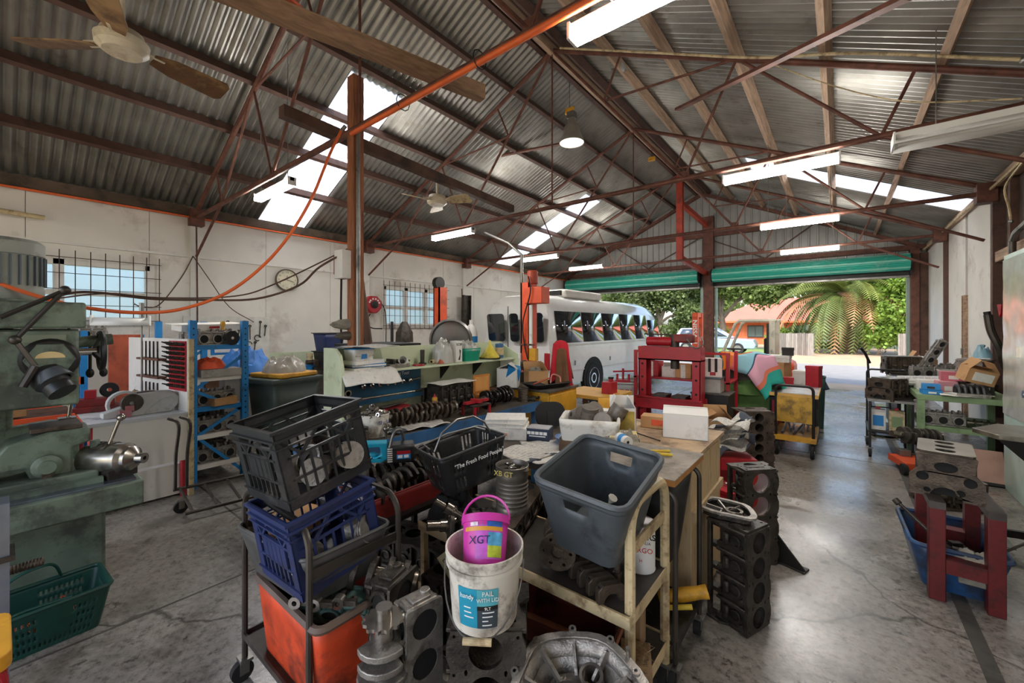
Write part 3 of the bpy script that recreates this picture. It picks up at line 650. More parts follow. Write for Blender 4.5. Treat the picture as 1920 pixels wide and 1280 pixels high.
def crank(t, L=.62, n=4, rj=.03, th=.045, rw=.085, mt=None, jm=None, flange=True, gear=False, ph=(0, 90, 270, 180, 0, 120, 240)):
    mt = mt or m_cast; jm = jm or m_jour; seg = L * .8 / n; x = -L / 2 + L * .08
    MB().lathe([(rj * .8, -L / 2 - .03), (rj * .8, -L / 2 + L * .09)], 14, axis=(1, 0, 0), cap=True).o('snout', jm, t)
    if gear:
        o = []
        for i in range(48): a = 2 * PI * i / 48; q = rj * (2.0 if i % 4 < 2 else 1.75); o.append((q * math.cos(a), q * math.sin(a)))
        m = MB(); m.M = rotm((1, 0, 0)); m.plate(o, .012, [circ(0, 0, rj * .7, 12)], z0=-L / 2 + .01); m.o('gear', jm, t)
    for i in range(n):
        p = math.radians(ph[i % len(ph)]); c = Vector((0, math.cos(p) * th, math.sin(p) * th))
        MB().cyl((x, 0, 0), (x + seg * .32, 0, 0), rj, n=16).o('main_journal', jm, t)
        for k_, x0 in enumerate((x + seg * .32, x + seg * .8)):
            pts = []
            for a in range(0, 360, 20):
                ar = math.radians(a); cw = math.cos(ar)
                q = rw if cw < -.25 else (rj * 1.35 + th * max(0, cw) * .95); pts.append((q * math.cos(ar + p), q * math.sin(ar + p)))
            m = MB(); m.M = Matrix(((0, 0, 1, 0), (1, 0, 0, 0), (0, 1, 0, 0), (0, 0, 0, 1))); m.plate(pts, seg * .19, z0=x0); m.o('counterweight', mt, t, bev=.003)
        MB().cyl((x + seg * .5, c.y, c.z), (x + seg * .82, c.y, c.z), rj * .85, n=14).o('crank_pin', jm, t); x += seg
    MB().cyl((x, 0, 0), (x + L * .09, 0, 0), rj, n=16).o('main_journal', jm, t)
    if flange:
        m = MB(); m.M = Matrix(((0, 0, 1, 0), (1, 0, 0, 0), (0, 1, 0, 0), (0, 0, 0, 1))); m.plate(circ(0, 0, rj * 1.75, 24), .018, [circ(0, 0, rj * .6, 14)] + [circ(rj * 1.25 * math.cos(i * PI / 3), rj * 1.25 * math.sin(i * PI / 3), rj * .16, 8) for i in range(6)], z0=x + L * .07); m.o('flange', jm, t, bev=.002)
    return t
def camshaft(t, L=.5, r=.016, n=8):
    MB().cyl((-L / 2, 0, 0), (L / 2, 0, 0), r, n=12).o('shaft', m_jour, t)
    for i in range(n):
        a = i * 2.3; x = -L / 2 + L * (i + .7) / (n + .6); pts = [((r * 1.5 + (r * .7 if k_ in (0, 1, 11) else 0)) * math.cos(a + k_ * PI / 6), (r * 1.5 + (r * .7 if k_ in (0, 1, 11) else 0)) * math.sin(a + k_ * PI / 6)) for k_ in range(12)]
        m = MB(); m.M = rotm((1, 0, 0)); m.plate(pts, .014, z0=x); m.o('lobe', m_jour, t)
    MB().lathe([(r * 1.9, -L / 2 - .005), (r * 1.9, -L / 2 + .03), (r, -L / 2 + .03)], 16, axis=(1, 0, 0)).lathe([(r * .9, -L / 2 - .06), (r * .9, -L / 2)], 12, axis=(1, 0, 0), cap=True).o('gear', m_jour, t); return t
def piston(t, r=.05, h=.07, mt=None):
    MB().lathe([(.0, h), (r * .6, h - .004), (r, h), (r, h - .006), (r * .93, h - .007), (r * .93, h - .01), (r, h - .011), (r, h - .016), (r * .93, h - .017), (r * .93, h - .02), (r, h - .021), (r, 0), (r * .85, 0), (r * .85, h * .6)], 20).o('crown', mt or m_alu, t)
    MB().cyl((-r * 1.01, 0, h * .4), (r * 1.01, 0, h * .4), r * .28, n=12).o('pin_boss', m_hole, t); return t
def head(t, L=.48, Wd=.17, H=.11, n=4, mt=None, top='springs', ports='oval'):
    mt = mt or m_alu; rnd = random.Random(int(L * 1000) + n)
    MB().b2((-L / 2, -Wd / 2 + .012, .012), (L / 2, Wd / 2 - .012, H * .8)).o('body', mt, t, bev=.008)
    m = MB(); bore = L / n * .36; m.plate(rrect(L, Wd, .012, 2), .012, [circ(-L / 2 + L * (i + .5) / n, 0, bore, 16) for i in range(n)]); m.o('deck', mt, t)
    m = MB()
    for i in range(n): m.cyl((-L / 2 + L * (i + .5) / n, 0, .004), (-L / 2 + L * (i + .5) / n, 0, .011), bore, n=14)
    m.o('combustion_chamber', m_hole, t)
    for s in (-1, 1):
        for i in range(n):
            x = -L / 2 + L * (i + .5) / n; m = MB(); m.M = Matrix.Translation((x, s * (Wd / 2 - .012), H * .42)) @ Matrix.Rotation(-s * PI / 2, 4, 'X')
            w2 = L / n * .3; oo = circ(0, 0, w2, 16, ry=H * .27) if ports == 'oval' else rrect(w2 * 2, H * .5, .008, 2)
            m.plate([(q[0] * 1.35, q[1] * 1.3) for q in oo], .012, [oo], z0=0 if s < 0 else 0); 
            if s > 0: pass
            m.o('port_flange', mt, t); k_ = MB(); k_.M = m.M; k_.plate(oo, .002, z0=.003); k_.o('port', m_hole, t)
    m = MB(); m.plate(rrect(L * .98, Wd * .9, .015, 2), H * .14, [rrect(L * .9, Wd * .66, .015, 2)], z0=H * .8); m.o('rocker_rail', mt, t, bev=.002)
    for i in range(n * 2):
        x = -L / 2 + L * (i + .5) / (n * 2); y = Wd * .13 * (1 if i % 2 else -1)
        if top == 'springs': MB().lathe([(.013, H * .78), (.015, H * .82), (.012, H * .86), (.015, H * .9), (.012, H * .94), (.015, H * .98), (.013, H * 1.04), (.004, H * 1.08)], 10, c=(x, y, 0)).o('valve_spring', m_cast, t)
        elif top == 'cams': MB().box((x, y, H * .9), (.02, .05, H * .3)).cyl((x, y - .02, H * 1.05), (x, y + .02, H * 1.05), .012, n=8).o('cam_tower', mt, t)
    for i in range(n + 1):
        for s in (-1, 1):
            x = -L / 2 + .02 + (L - .04) * i / n; MB().cyl((x, s * Wd * .4, H * .7), (x, s * Wd * .4, H * .98), .012, n=8).o('bolt_boss', mt, t)
    m = MB(); m.box((L / 2 + .004, 0, H * .45), (.012, Wd * .5, H * .5)).cyl((L / 2, Wd * .2, H * .5), (L / 2 + .02, Wd * .2, H * .5), .02, n=12).o('end_cover', mt, t, bev=.003)
    return t
def block(t, L=.55, Wd=.24, H=.3, n=4, mt=None, liner=None, caps=None, lower='open'):
    """inline block: length X, deck +Z, sides +-Y"""
    mt = mt or m_cast; liner = liner or m_mach; bore = L / n * .42; e = .012
    m = MB(); hx, hy = L / 2, Wd / 2
    m.b2((-hx, -hy * .86, 0), (-hx + e, hy * .86, H - .01)).b2((hx - e, -hy * .86, 0), (hx, hy * .86, H - .01)).b2((-hx, -hy * .8, .06), (hx, -hy * .8 + e, H - .01)).b2((-hx, hy * .8 - e, .06), (hx, hy * .8, H - .01)).b2((-hx + .02, -hy * .8, H * .28), (hx - .02, hy * .8, H * .3))
    m.o('body', mt, t, bev=.004)
    hol = [circ(-hx + L * (i + .5) / n, 0, bore, 24) for i in range(n)]
    for i in range(n + 1):
        for s in (-1, 1): hol.append(circ(-hx + .018 + (L - .036) * i / n, s * hy * .8, .006, 8))
        if 0 < i < n:
            for s in (-1, 1): hol.append(circ(-hx + L * i / n, s * hy * .5, .011, 8, ry=.006))
    edge = []
    for i in range(n): x = -hx + L * (i + .5) / n; edge += [(x - L / n * .4, -hy * .9), (x - L / n * .15, -hy), (x + L / n * .15, -hy), (x + L / n * .4, -hy * .9)]
    edge = [(-hx, -hy * .9)] + edge + [(hx, -hy * .9), (hx, hy * .9)] + [(-x, -y) for x, y in edge] + [(-hx, hy * .9)]
    m = MB(); m.plate(edge, .018, hol, z0=H - .018); m.o('deck_plate', mt, t)
    for i in range(n):
        x = -hx + L * (i + .5) / n
        MB().lathe([(bore, H * .3), (bore, H - .001)], 24, c=(x, 0, 0)).lathe([(bore + .008, H * .3), (bore + .008, H - .016)], 24, c=(x, 0, 0)).o('cylinder_bore', liner, t)
        MB().cyl((x, 0, H * .3), (x, 0, H * .31), bore, n=18).o('bore_floor', caps if caps else m_hole, t)
    for s in (-1, 1):
        for i in range(n):
            x = -hx + L * (i + .5) / n
            o = MB().lathe([(.03, 0), (.03, .012), (.024, .014), (.022, .004), (0, .004)], 16, c=(x, s * hy * .8, H * .68), axis=(0, s, 0)).o('core_plug', mt, t)
            MB().box((x, s * hy * .86, H * .45), (L / n * .5, .03, H * .16)).o('water_jacket', mt, t, bev=.012)
            MB().b2((x - L / n * .5, s * hy * .8, .05), (x - L / n * .5 + .014, s * hy * 1.02, H * .95)).o('rib', mt, t, bev=.003)
            [MB().cyl((x + L / n * .3, s * hy * .8, H * q), (x + L / n * .3, s * hy * 1.0, H * q), .016, .013, n=10).o('boss', mt, t) for q in (.3, .85)]
        MB().b2((-hx, s * hy * .8, .0), (hx, s * hy * 1.05, .02)).o('pan_rail', mt, t, bev=.003)
        MB().box((s * (hx + .004), 0, H * .55), (.02, Wd * .5, H * .3)).o('end_pad', mt, t, bev=.006)
    for s in (-1, 1):
        hp = [circ(0, .07, .05, 20)] + [circ(q * Wd * .35, z, .008, 8) for q in (-1, 1) for z in (.05, H * .5, H * .85)] + [circ(q * Wd * .18, H * .62, .02, 12) for q in (-1, 1)]
        m = MB(); m.M = Matrix(((0, 0, s, s * hx), (s, 0, 0, 0), (0, 1, 0, 0), (0, 0, 0, 1))); m.plate([(-Wd * .55, 0), (Wd * .55, 0), (Wd * .55, H * .35), (Wd * .42, H * .5), (Wd * .44, H * .97), (-Wd * .44, H * .97), (-Wd * .42, H * .5), (-Wd * .55, H * .35)], .012, hp); m.o('end_face', mt, t); k_ = MB(); k_.M = m.M; k_.plate([(-Wd * .43, .005), (Wd * .43, .005), (Wd * .41, H * .95), (-Wd * .41, H * .95)], .001, z0=.0005); k_.o('end_shade_plate', m_hole, t)  # thin black plate behind the end holes paints their depth as shade
    if lower == 'open':
        for i in range(n + 1):
            x = -hx + .02 + (L - .04) * i / n
            m = MB(); m.M = Matrix(((0, 0, 1, x - .012), (1, 0, 0, 0), (0, 1, 0, 0), (0, 0, 0, 1))); m.plate([(-hy * .8, .0), (-.045, 0)] + [(.045 * math.cos(a), .045 * math.sin(a)) for a in [PI - PI * q / 8 for q in range(9)]] + [(hy * .8, 0), (hy * .8, H * .28), (-hy * .8, H * .28)], .022); m.o('main_web', mt, t)
    return t
def cbox(t, w_, d, h, mt=None, flaps=(None, None, None, None), th=.004, fl=.5, inner=None):
    mt = mt or m_card; hx, hy = w_ / 2, d / 2
    MB().b2((-hx, -hy, 0), (hx, hy, th)).o('base', mt, t)
    for k_ in range(4):
        Lk, off = (w_, hy) if k_ % 2 == 0 else (d, hx)
        o = MB().b2((-Lk / 2, -off, 0), (Lk / 2, -off + th, h)).o('wall', mt, t, rot=(0, 0, k_ * PI / 2))
        if flaps[k_] is not None:
            e = Vector((0, -off, h)); e.rotate(Euler((0, 0, k_ * PI / 2)))
            MB().b2((-Lk / 2, 0, 0), (Lk / 2, th, (d if k_ % 2 == 0 else w_) * fl)).o('flap', mt, t, loc=e, rot=(math.radians(flaps[k_]), 0, k_ * PI / 2))
    return t
def sheet(w_, d, amp=.008, sc=6, seed=0, nx=14, ny=12, fn=None):
    off = Vector((seed * 3.7, seed * 1.3, 0))
    def f(u, v):
        x, y = (u - .5) * w_, (v - .5) * d; z = amp * noise.noise(Vector((x, y, 0)) * sc + off)
        return (x, y, z) if not fn else fn(x, y, z, u, v)
    return MB().grid(nx, ny, f)
def heap(w_, d, h, seed=0, n=22, rough=.35, sc=7, pw=.6):
    off = Vector((seed * 5.1, seed * 2.3, seed))
    def f(u, v):
        x, y = (u - .5) * 2, (v - .5) * 2; r = min(1, math.hypot(x, y)); k_ = (1 - r ** 2.2) ** pw if r < 1 else 0
        q = 1 / max(abs(x), abs(y), 1e-6) if 0 else 1
        nn = noise.noise(Vector((x * w_, y * d, 0)) * sc + off); n2 = noise.noise(Vector((x * w_, y * d, 3)) * sc * 2.6 + off)
        m_ = max(abs(x), abs(y)); rr = m_ / max(r, 1e-6) if r > 0 else 1
        return (x * w_ / 2 * rr, y * d / 2 * rr, h * k_ * (1 + rough * nn + rough * .5 * n2) if (r < 1) else 0)
    def g(u, v):
        x, y = (u - .5) * 2, (v - .5) * 2; m_ = max(abs(x), abs(y)); l_ = math.hypot(x, y); s = m_ / l_ if l_ else 1
        x, y = x * s, y * s; r = math.hypot(x, y); k_ = max(0, 1 - r ** 2.4) ** pw
        nn = noise.noise(Vector((x * w_, y * d, 0)) * sc + off); n2 = noise.noise(Vector((x * w_, y * d, 3)) * sc * 2.6 + off)
        return (x * w_ / 2 * (1 + .06 * nn), y * d / 2 * (1 + .06 * n2), max(0, h * k_ * (1 + rough * nn + rough * .5 * n2)))
    return MB().grid(n, n, g)
def hoop(a, b, h, r, rc=.06, z0=0):          # inverted U tube between two floor points
    a, b = Vector(a), Vector(b); d = (b - a); L = d.length; d.normalize(); pts = [a + Vector((0, 0, z0)), a + Vector((0, 0, h - rc))]
    for i in range(1, 7): q = i * PI / 12; pts.append(a + d * rc * (1 - math.cos(q)) + Vector((0, 0, h - rc + rc * math.sin(q))))
    for i in range(0, 6): q = i * PI / 12; pts.append(b - d * rc * (1 - math.sin(q)) + Vector((0, 0, h - rc + rc * math.cos(q))))
    pts += [b + Vector((0, 0, h - rc)), b + Vector((0, 0, z0))]; return MB().tube(pts, r, 8)
def caster(t, x, y, r=.04, z=0., mt=None):
    o = MB().box((x, y, z + r * 2.1), (.06, .05, .012)).b2((x - .022, y - .012 - r * .3, z + r * .8), (x - .017, y + .012, z + r * 2.1)).b2((x + .017, y - .012 - r * .3, z + r * .8), (x + .022, y + .012, z + r * 2.1)).o('caster', m_steel, t)
    MB().cyl((x - .014, y - .012, z + r), (x + .014, y - .012, z + r), r, n=16).o('wheel', m_rubber, o)
def newsmat(name, base='d6d0c4', accent='a8302c'):
    if name in MATS: return MATS[name]
    m = mat(name, base, .85, var=.06); n, l = m.node_tree.nodes, m.node_tree.links; b = n['Principled BSDF']
    tc = n.new('ShaderNodeTexCoord'); br = n.new('ShaderNodeTexBrick'); br.inputs['Scale'].default_value = 9; br.inputs['Color1'].default_value = lin(base); br.inputs['Color2'].default_value = lin('b5afa6'); br.inputs['Mortar'].default_value = lin('e6e2da'); br.inputs['Mortar Size'].default_value = .03; br.inputs['Bias'].default_value = -.3
    l.new(tc.outputs['Object'], br.inputs['Vector'])
    wv = n.new('ShaderNodeTexWave'); wv.bands_direction = 'Y'; wv.inputs['Scale'].default_value = 90; wv.inputs['Distortion'].default_value = 3; l.new(tc.outputs['Object'], wv.inputs['Vector'])
    mp = n.new('ShaderNodeMapping'); mp.inputs['Scale'].default_value = (5, 4, 0); l.new(tc.outputs['Object'], mp.inputs[0])
    vo = n.new('ShaderNodeTexVoronoi'); vo.distance = 'CHEBYCHEV'; vo.inputs['Scale'].default_value = 1.3; l.new(mp.outputs[0], vo.inputs['Vector'])
    mx = n.new('ShaderNodeMix'); mx.data_type = 'RGBA'; mx.inputs[0].default_value = .3; l.new(br.outputs['Color'], mx.inputs[6]); l.new(wv.outputs['Color'], mx.inputs[7]); mx.blend_type = 'MULTIPLY'
    sp = n.new('ShaderNodeSeparateColor'); l.new(vo.outputs['Color'], sp.inputs[0]); gt = n.new('ShaderNodeMath'); gt.operation = 'GREATER_THAN'; gt.inputs[1].default_value = .8; l.new(sp.outputs[0], gt.inputs[0])
    m2 = n.new('ShaderNodeMix'); m2.data_type = 'RGBA'; l.new(gt.outputs[0], m2.inputs[0]); l.new(mx.outputs[2], m2.inputs[6]); m2.inputs[7].default_value = lin(accent)
    gt2 = n.new('ShaderNodeMath'); gt2.operation = 'GREATER_THAN'; gt2.inputs[1].default_value = .8; l.new(sp.outputs[1], gt2.inputs[0])
    m3 = n.new('ShaderNodeMix'); m3.data_type = 'RGBA'; l.new(gt2.outputs[0], m3.inputs[0]); l.new(m2.outputs[2], m3.inputs[6]); m3.inputs[7].default_value = lin('4a4f58'); l.new(m3.outputs[2], b.inputs['Base Color']); return m
# ---------------- foreground trolley with crates and tubs ----------------
m_tube_d = mat('dark_worn_tube', '4a443e', .4, .6, var=.25, dirt=.2)
t = T('tool_trolley', 'dark tubular steel trolley loaded with stacked crates in the foreground', 'trolley', (-1.8, .885, 0))
hw, hd = .31, .19
for s in (-1, 1):
    hoop((-hw, s * hd, 0), (hw, s * hd, 0), .87, .0125, .09, .1).o('hoop_handle', m_tube_d, t)
    MB().bar((s * hw, -hd, .70), (s * hw, hd, .70), .008, .035).o('side_rail', m_tube_d, t)
    for q in (-1, 1): caster(t, s * hw, q * hd, .045)
MB().b2((-hw, -hd, .185), (hw, hd, .2)).b2((-hw - .01, -hd - .01, .19), (hw + .01, -hd, .215)).b2((-hw - .01, hd, .19), (hw + .01, hd + .01, .215)).b2((-hw - .01, -hd, .19), (-hw, hd, .215)).o('lower_shelf', mat('sooty_tray', '3d3833', .5, .3, var=.3, dirt=.3, dcol='5c544c'), t)
tr_ = T('plastic_tub', 'dirty orange-red plastic tub on the lower shelf of the trolley', 'tub', (-1.72, .86, .203))
tub(tr_, mat('grimy_orange', 'c5431f', .5, var=.3, vs=7, dirt=.36, dcol='2e1d16', ds=5), .5, .27, .56, .32, .31, .035, rim=.016, rm=mat('grimy_rim', '5a4a40', .6, var=.3))
MB().b2((-.26, -.14, .2), (.26, .14, .21)).o('fill', m_hole, tr_)
g = T('plastic_tub', 'dark grey plastic tub holding the blue milk crate on the trolley', 'tub', (-1.80, .86, .54), rot=(0, -.07, .03))
tub(g, mat('sooty_grey_tub', '4f4e4c', .38, var=.15, dirt=.22, dcol='2c2a28', ds=5), .5, .3, .62, .38, .19, .045, rim=.008)
MB().at((-.17, 0, .1), (.0, .2, .5)).b2((-.1, -.12, 0), (.1, .12, .1)).o('carton', m_card, g)
c1 = T('milk_crate', 'navy blue milk crate, lower of the stacked pair', 'crate', (-1.70, .855, .615), rot=(.17, -.04, .02)); mcrate(c1, m_bluep, .345, .31)
c2 = T('milk_crate', 'black milk crate on top of the stacked pair', 'crate', (-1.755, .83, .945), rot=(.2, -.05, .05)); mcrate(c2, m_blackp, .355, .31)
pn = T('piston', 'used aluminium piston inside the black milk crate, largest one', 'piston', (-1.8, .80, .99), rot=(.5, 1.2, .3), group='pistons in the milk crates'); piston(pn, .055, .08)
ploc = [((-1.68, .84, 1.01), (1.4, .2, .6), 'piston on its side at the front of the black milk crate'), ((-1.8, .91, 1.03), (.2, 1.4, 2), 'piston at the back of the black milk crate'), ((-1.66, .93, 1.05), (1.2, .9, 1), 'tilted piston in the right corner of the black milk crate'),
        ((-1.62, .77, .70), (1.3, .2, .4), 'rusty piston seen through the blue milk crate front'), ((-1.6, .92, .74), (.3, 1.3, .8), 'dark piston at the right of the blue milk crate'), ((-1.78, .79, .70), (1.4, .1, -.5), 'piston at the left of the blue milk crate')]
for l_, r_, lab in ploc: dup(pn, l_, rot=r_, label=lab)
for i, (l_, r_, lab) in enumerate((((-1.76, .86, 1.08), (.3, .5, .7), 'bearing shell ring resting on pistons in the black crate'), ((-1.7, .8, 1.05), (1.1, .2, .2), 'bright steel ring leaning in the black crate'))):
    o = T('gear_ring', lab, 'ring', l_, rot=r_, group='rings in the black crate'); MB().lathe([(.05, 0), (.06, 0), (.06, .02), (.05, .02), (.05, 0)], 22).o('ring', m_mach, o); MB().lathe([(.02, .004), (.051, .004), (.051, .012), (.02, .012)], 16).o('hub', m_cast, o)
# things between grey tub and orange tub
cs = T('crankshaft', 'short crankshaft poking out over the right end of the orange tub', 'crankshaft', (-1.52, .99, .56), rot=(0, .25, .75), group='crankshafts'); crank(cs, .34, 2, .028, .04, .075, gear=True)
o = T('cylinder_head', 'greasy teal-stained casting lying in the orange tub', 'casting', (-1.58, .84, .46), rot=(.2, .1, .7)); head(o, .3, .12, .08, 3, mat('teal_stained', '5f7f78', .5, .3, var=.3, dirt=.3))
for i, (x, y) in enumerate(((-1.63, .72), (-1.56, .76), (-1.50, .82))):
    o = T('valve_rocker', ('steel rocker end in the orange tub, left one', 'steel rocker end in the orange tub, middle one', 'steel rocker end in the orange tub, right one')[i], 'engine part', (x, y, .55), rot=(PI / 2, 0, .6), group='rocker parts in the orange tub')
    MB().lathe([(.01, 0), (.024, 0), (.024, .03), (.01, .03), (.01, 0)], 14).o('eye', m_mach, o); MB().box((.04, 0, .015), (.06, .02, .02)).o('arm', m_cast, o)
# standing crankshaft
cr = T('crankshaft', 'bright crankshaft standing upright on the floor beside the orange tub', 'crankshaft', (-1.26, .85, .29), rot=(0, PI / 2, .7), group='crankshafts'); crank(cr, .58, 4, .036, .04, .092, mt=m_alu, jm=m_mach, gear=True)
# cylinder heads and block on the floor, in front of the cream trolley
h1 = T('cylinder_head', 'dark cylinder head standing on end, nearest the upright crankshaft', 'cylinder head', (-1.37, 1.02, .30), rot=(.1, -PI / 2, .2), group='foreground cylinder heads'); head(h1, .58, .19, .13, 4, m_cast, 'springs')
h2 = T('cylinder_head', 'grey alloy cylinder head standing on end left of the white bucket', 'cylinder head', (-1.18, .97, .295), rot=(0, -PI / 2, -.15), group='foreground cylinder heads'); head(h2, .58, .15, .11, 4, m_alu, None)
bk = T('engine_block', 'dark engine block standing on end under the white bucket, bores facing out', 'engine block', (-1.08, 1.22, .292), group='engine blocks')
bk.rotation_euler = (Matrix.Rotation(-.92, 4, 'Z') @ Matrix.Rotation(PI / 2, 4, 'Y')).to_euler(); block(bk, .56, .27, .25, 4, m_cast, liner=m_cast2)
b2_ = T('engine_block', 'greasy engine block lying behind the white bucket on the floor', 'engine block', (-1.4, 1.45, .0), rot=(0, 0, .15), group='engine blocks'); block(b2_, .5, .2, .36, 4, m_cast, liner=m_cast)
# bell housing
bh = T('bell_housing', 'cast alloy bell housing lying in the foreground at the bottom edge', 'bell housing', (-.66, 1.17, .37), rot=(.25, -.12, .5))
ol = [(.22 * (1 + .12 * math.cos(3 * a + 1)) * math.cos(a), .19 * (1 + .1 * math.cos(2 * a)) * math.sin(a)) for a in [2 * PI * i / 28 for i in range(28)]]
il = [(x * .86, y * .86) for x, y in ol]
MB().plate(ol, .012, [il], z0=.09).o('flange', m_alu, bh, bev=.002)
MB().loft([[(x * .55, y * .55, 0) for x, y in ol], [(x * .8, y * .8, .03) for x, y in ol], [(x * .92, y * .92, .09) for x, y in ol]], cap0=False, cap1=False).o('shell', m_alu, bh, sol=.008)
MB().plate([(x * .56, y * .56) for x, y in ol], .01, [circ(-.03, -.03, .055, 24), circ(.05, .055, .03, 18)]).o('base_plate', m_alu, bh)
MB().lathe([(.056, -.005), (.075, -.005), (.075, .045), (.062, .05), (.056, .04), (.056, -.005)], 28, c=(-.03, -.03, 0)).o('bearing_boss', m_mach, bh)
MB().lathe([(.03, 0), (.04, 0), (.04, .06), (.03, .06), (.03, 0)], 20, c=(.05, .055, 0)).o('starter_boss', m_mach, bh)
for i in range(9):
    a = 2 * PI * i / 9 + .2; x, y = .2 * math.cos(a), .175 * math.sin(a)
    MB().lathe([(.006, .08), (.014, .08), (.014, .108), (.006, .108)], 10, c=(x, y, 0)).o('bolt_boss', m_alu, bh)
    MB().bar((x * .45, y * .45, .02), (x * .88, y * .88, .075), .01, .03).o('rib', m_alu, bh)
for a in (.5, 2.6, 4.4): MB().cyl((.205 * math.cos(a), .18 * math.sin(a), .1), (.205 * math.cos(a), .18 * math.sin(a), .135), .007, n=8).o('dowel', m_mach, bh)
o = T('transmission_case', 'dark gearbox casting on the floor under the bell housing', 'casting', (-.66, 1.17, .0), rz=.4); MB().loft([rr for rr in [[(x * .8, y * .8, z) for x, y in ol] for z in (0, .06)] ] + [[(x * .62, y * .62, z) for x, y in ol] for z in (.12, .36)]).o('case', m_cast, o)
for a in range(6): MB().bar((.12 * math.cos(a), .1 * math.sin(a), .1), (.1 * math.cos(a), .09 * math.sin(a), .34), .014, .05).o('rib', m_cast, o)
# white bucket with pink bucket inside
wb = T('plastic_bucket', 'grimy white plastic bucket with blue printed label standing on the engine block', 'bucket', (-.97, 1.06, .592), rz=.6)
m_wb = mat('grimy_white_plastic', 'd9d2c4', .45, var=.06, dirt=.3, dcol='4a3a28', ds=9)
MB().lathe([(0, .003), (.108, 0), (.112, .01), (.126, .2), (.134, .2), (.134, .212), (.128, .212), (.129, .232), (.136, .233), (.136, .25), (.13, .25), (.124, .2), (.108, .01), (0, .008)], 40).o('pail', m_wb, wb)
hp = [(.137 * math.cos(a), -.137 * math.sin(a) - .03 * math.sin(a), .2 - .17 * math.sin(a)) for a in [PI * i / 16 for i in range(17)]]
hd_ = MB().tube(hp, .0025, 6).o('bail_handle', m_steel, wb); MB().cyl((-.045, hp[8][1] + .002, hp[8][2]), (.045, hp[8][1] + .002, hp[8][2]), .011, n=10).o('grip', m_cream, hd_)
def bow(w0, w1, z0, z1, r, mt, nm, par, n=10):
    return MB().grid(n, 1, lambda u, v: (r(z0 + (z1 - z0) * v) * math.sin(w0 + (w1 - w0) * u), -r(z0 + (z1 - z0) * v) * math.cos(w0 + (w1 - w0) * u), z0 + (z1 - z0) * v)).o(nm, mt, par)
rr_ = lambda z: .1128 + (z - .01) * .0737 + .0012
lb = bow(-.62, .5, .035, .165, rr_, mat('cyan_label', '1f93b0', .4, var=.12, dirt=.15), 'label', wb)
bow(-.06, .5, .035, .1, lambda z: rr_(z) + .0006, mat('charcoal_label', '39444a', .4), 'label_panel', lb); bow(-.06, .5, .1, .165, lambda z: rr_(z) + .0006, mat('teal_label', '56a9b4', .4), 'label_panel', lb); bow(-.06, .5, .096, .11, lambda z: rr_(z) + .001, m_black, 'label_band', lb)
m_wt = mat('white_print', 'e8e8e4', .6, var=0)
def btext(s, sz, ang, z, rad, par, mt=m_wt, **k): return text(s, sz, mt, par, (rad * math.sin(ang), -rad * math.cos(ang), z), (PI / 2 - .07, 0, ang), **k)
btext('handy', .021, -.32, .142, .1292, lb); btext('PAIL', .02, .22, .152, .1275, lb); btext('WITH LID', .0165, .22, .132, .1262, lb); btext('9LT', .013, .22, .103, .1245, lb)
for i, q in enumerate((.4, .36, .24, .34)): bow(.08, q, .086 - i * .014, .09 - i * .014, lambda z: rr_(z) + .0012, m_wt, 'print_line', lb)
for i, q in enumerate((-.24, -.22, -.16)): bow(-.44, q, .1 - i * .016, .104 - i * .016, lambda z: rr_(z) + .0012, m_wt, 'print_line', lb)
pb = T('plastic_bucket', 'small pink plastic bucket tilted inside the white bucket', 'bucket', (-.945, 1.03, .765), rot=(Matrix.Rotation(.62, 4, Vector((-.78, -.624, 0))) @ Matrix.Rotation(.6, 4, 'Z')).to_euler())
m_pk = mat('pink_plastic', 'd23aa6', .4, var=.15, vs=9, dirt=.1, dcol='8a2c74')
MB().lathe([(0, .002), (.068, 0), (.07, .005), (.081, .145), (.087, .145), (.087, .17), (.082, .172), (.078, .145), (.068, .008), (0, .006)], 30).o('pail', m_pk, pb)
MB().tube([(.086 * math.cos(a), .02 * math.sin(a), .16 + .09 * math.sin(a)) for a in [PI * i / 14 for i in range(15)]], .0045, 6).o('bail_handle', m_pk, pb)
r3 = lambda z: .0705 + (z - .005) * .0786 + .001
bow(-.3, .95, .03, .135, r3, mat('purple_print', 'c25ac0', .4, var=.3, vs=20), 'print', pb); bow(-.9, .95, .115, .128, lambda z: r3(z) + .0005, mat('amber_print', 'e0a030', .4), 'print', pb); bow(.25, .95, .035, .07, lambda z: r3(z) + .0008, mat('lime_print', 'bccb3c', .4, var=.3, vs=40), 'print', pb); bow(.25, .95, .07, .11, lambda z: r3(z) + .0008, mat('sky_print', '57a9d6', .4, var=.4, vs=40), 'print', pb)
bow(.2, .9, .128, .144, lambda z: r3(z) + .0008, mat('royal_print', '2a62b8', .4, var=.4, vs=40), 'print', pb)
btext('XGT', .036, -.1, .085, .0805, pb, m_bluep); bow(-.55, -.2, .13, .142, lambda z: r3(z) + .001, mat('white_smudge', 'e6d8e0', .5, var=.3, vs=80), 'print', pb)
o = T('brake_drum', 'dark round casting under the pink bucket inside the white bucket', 'casting', (-.95, 1.04, .665), rz=.3); MB().lathe([(.0, .0), (.06, 0), (.065, .05), (.05, .09), (.02, .095), (.02, .08)], 20).o('drum', m_cast, o); MB().lathe([(.022, .095), (.03, .095), (.03, .105), (.022, .105)], 14).o('hub', m_mach, o)
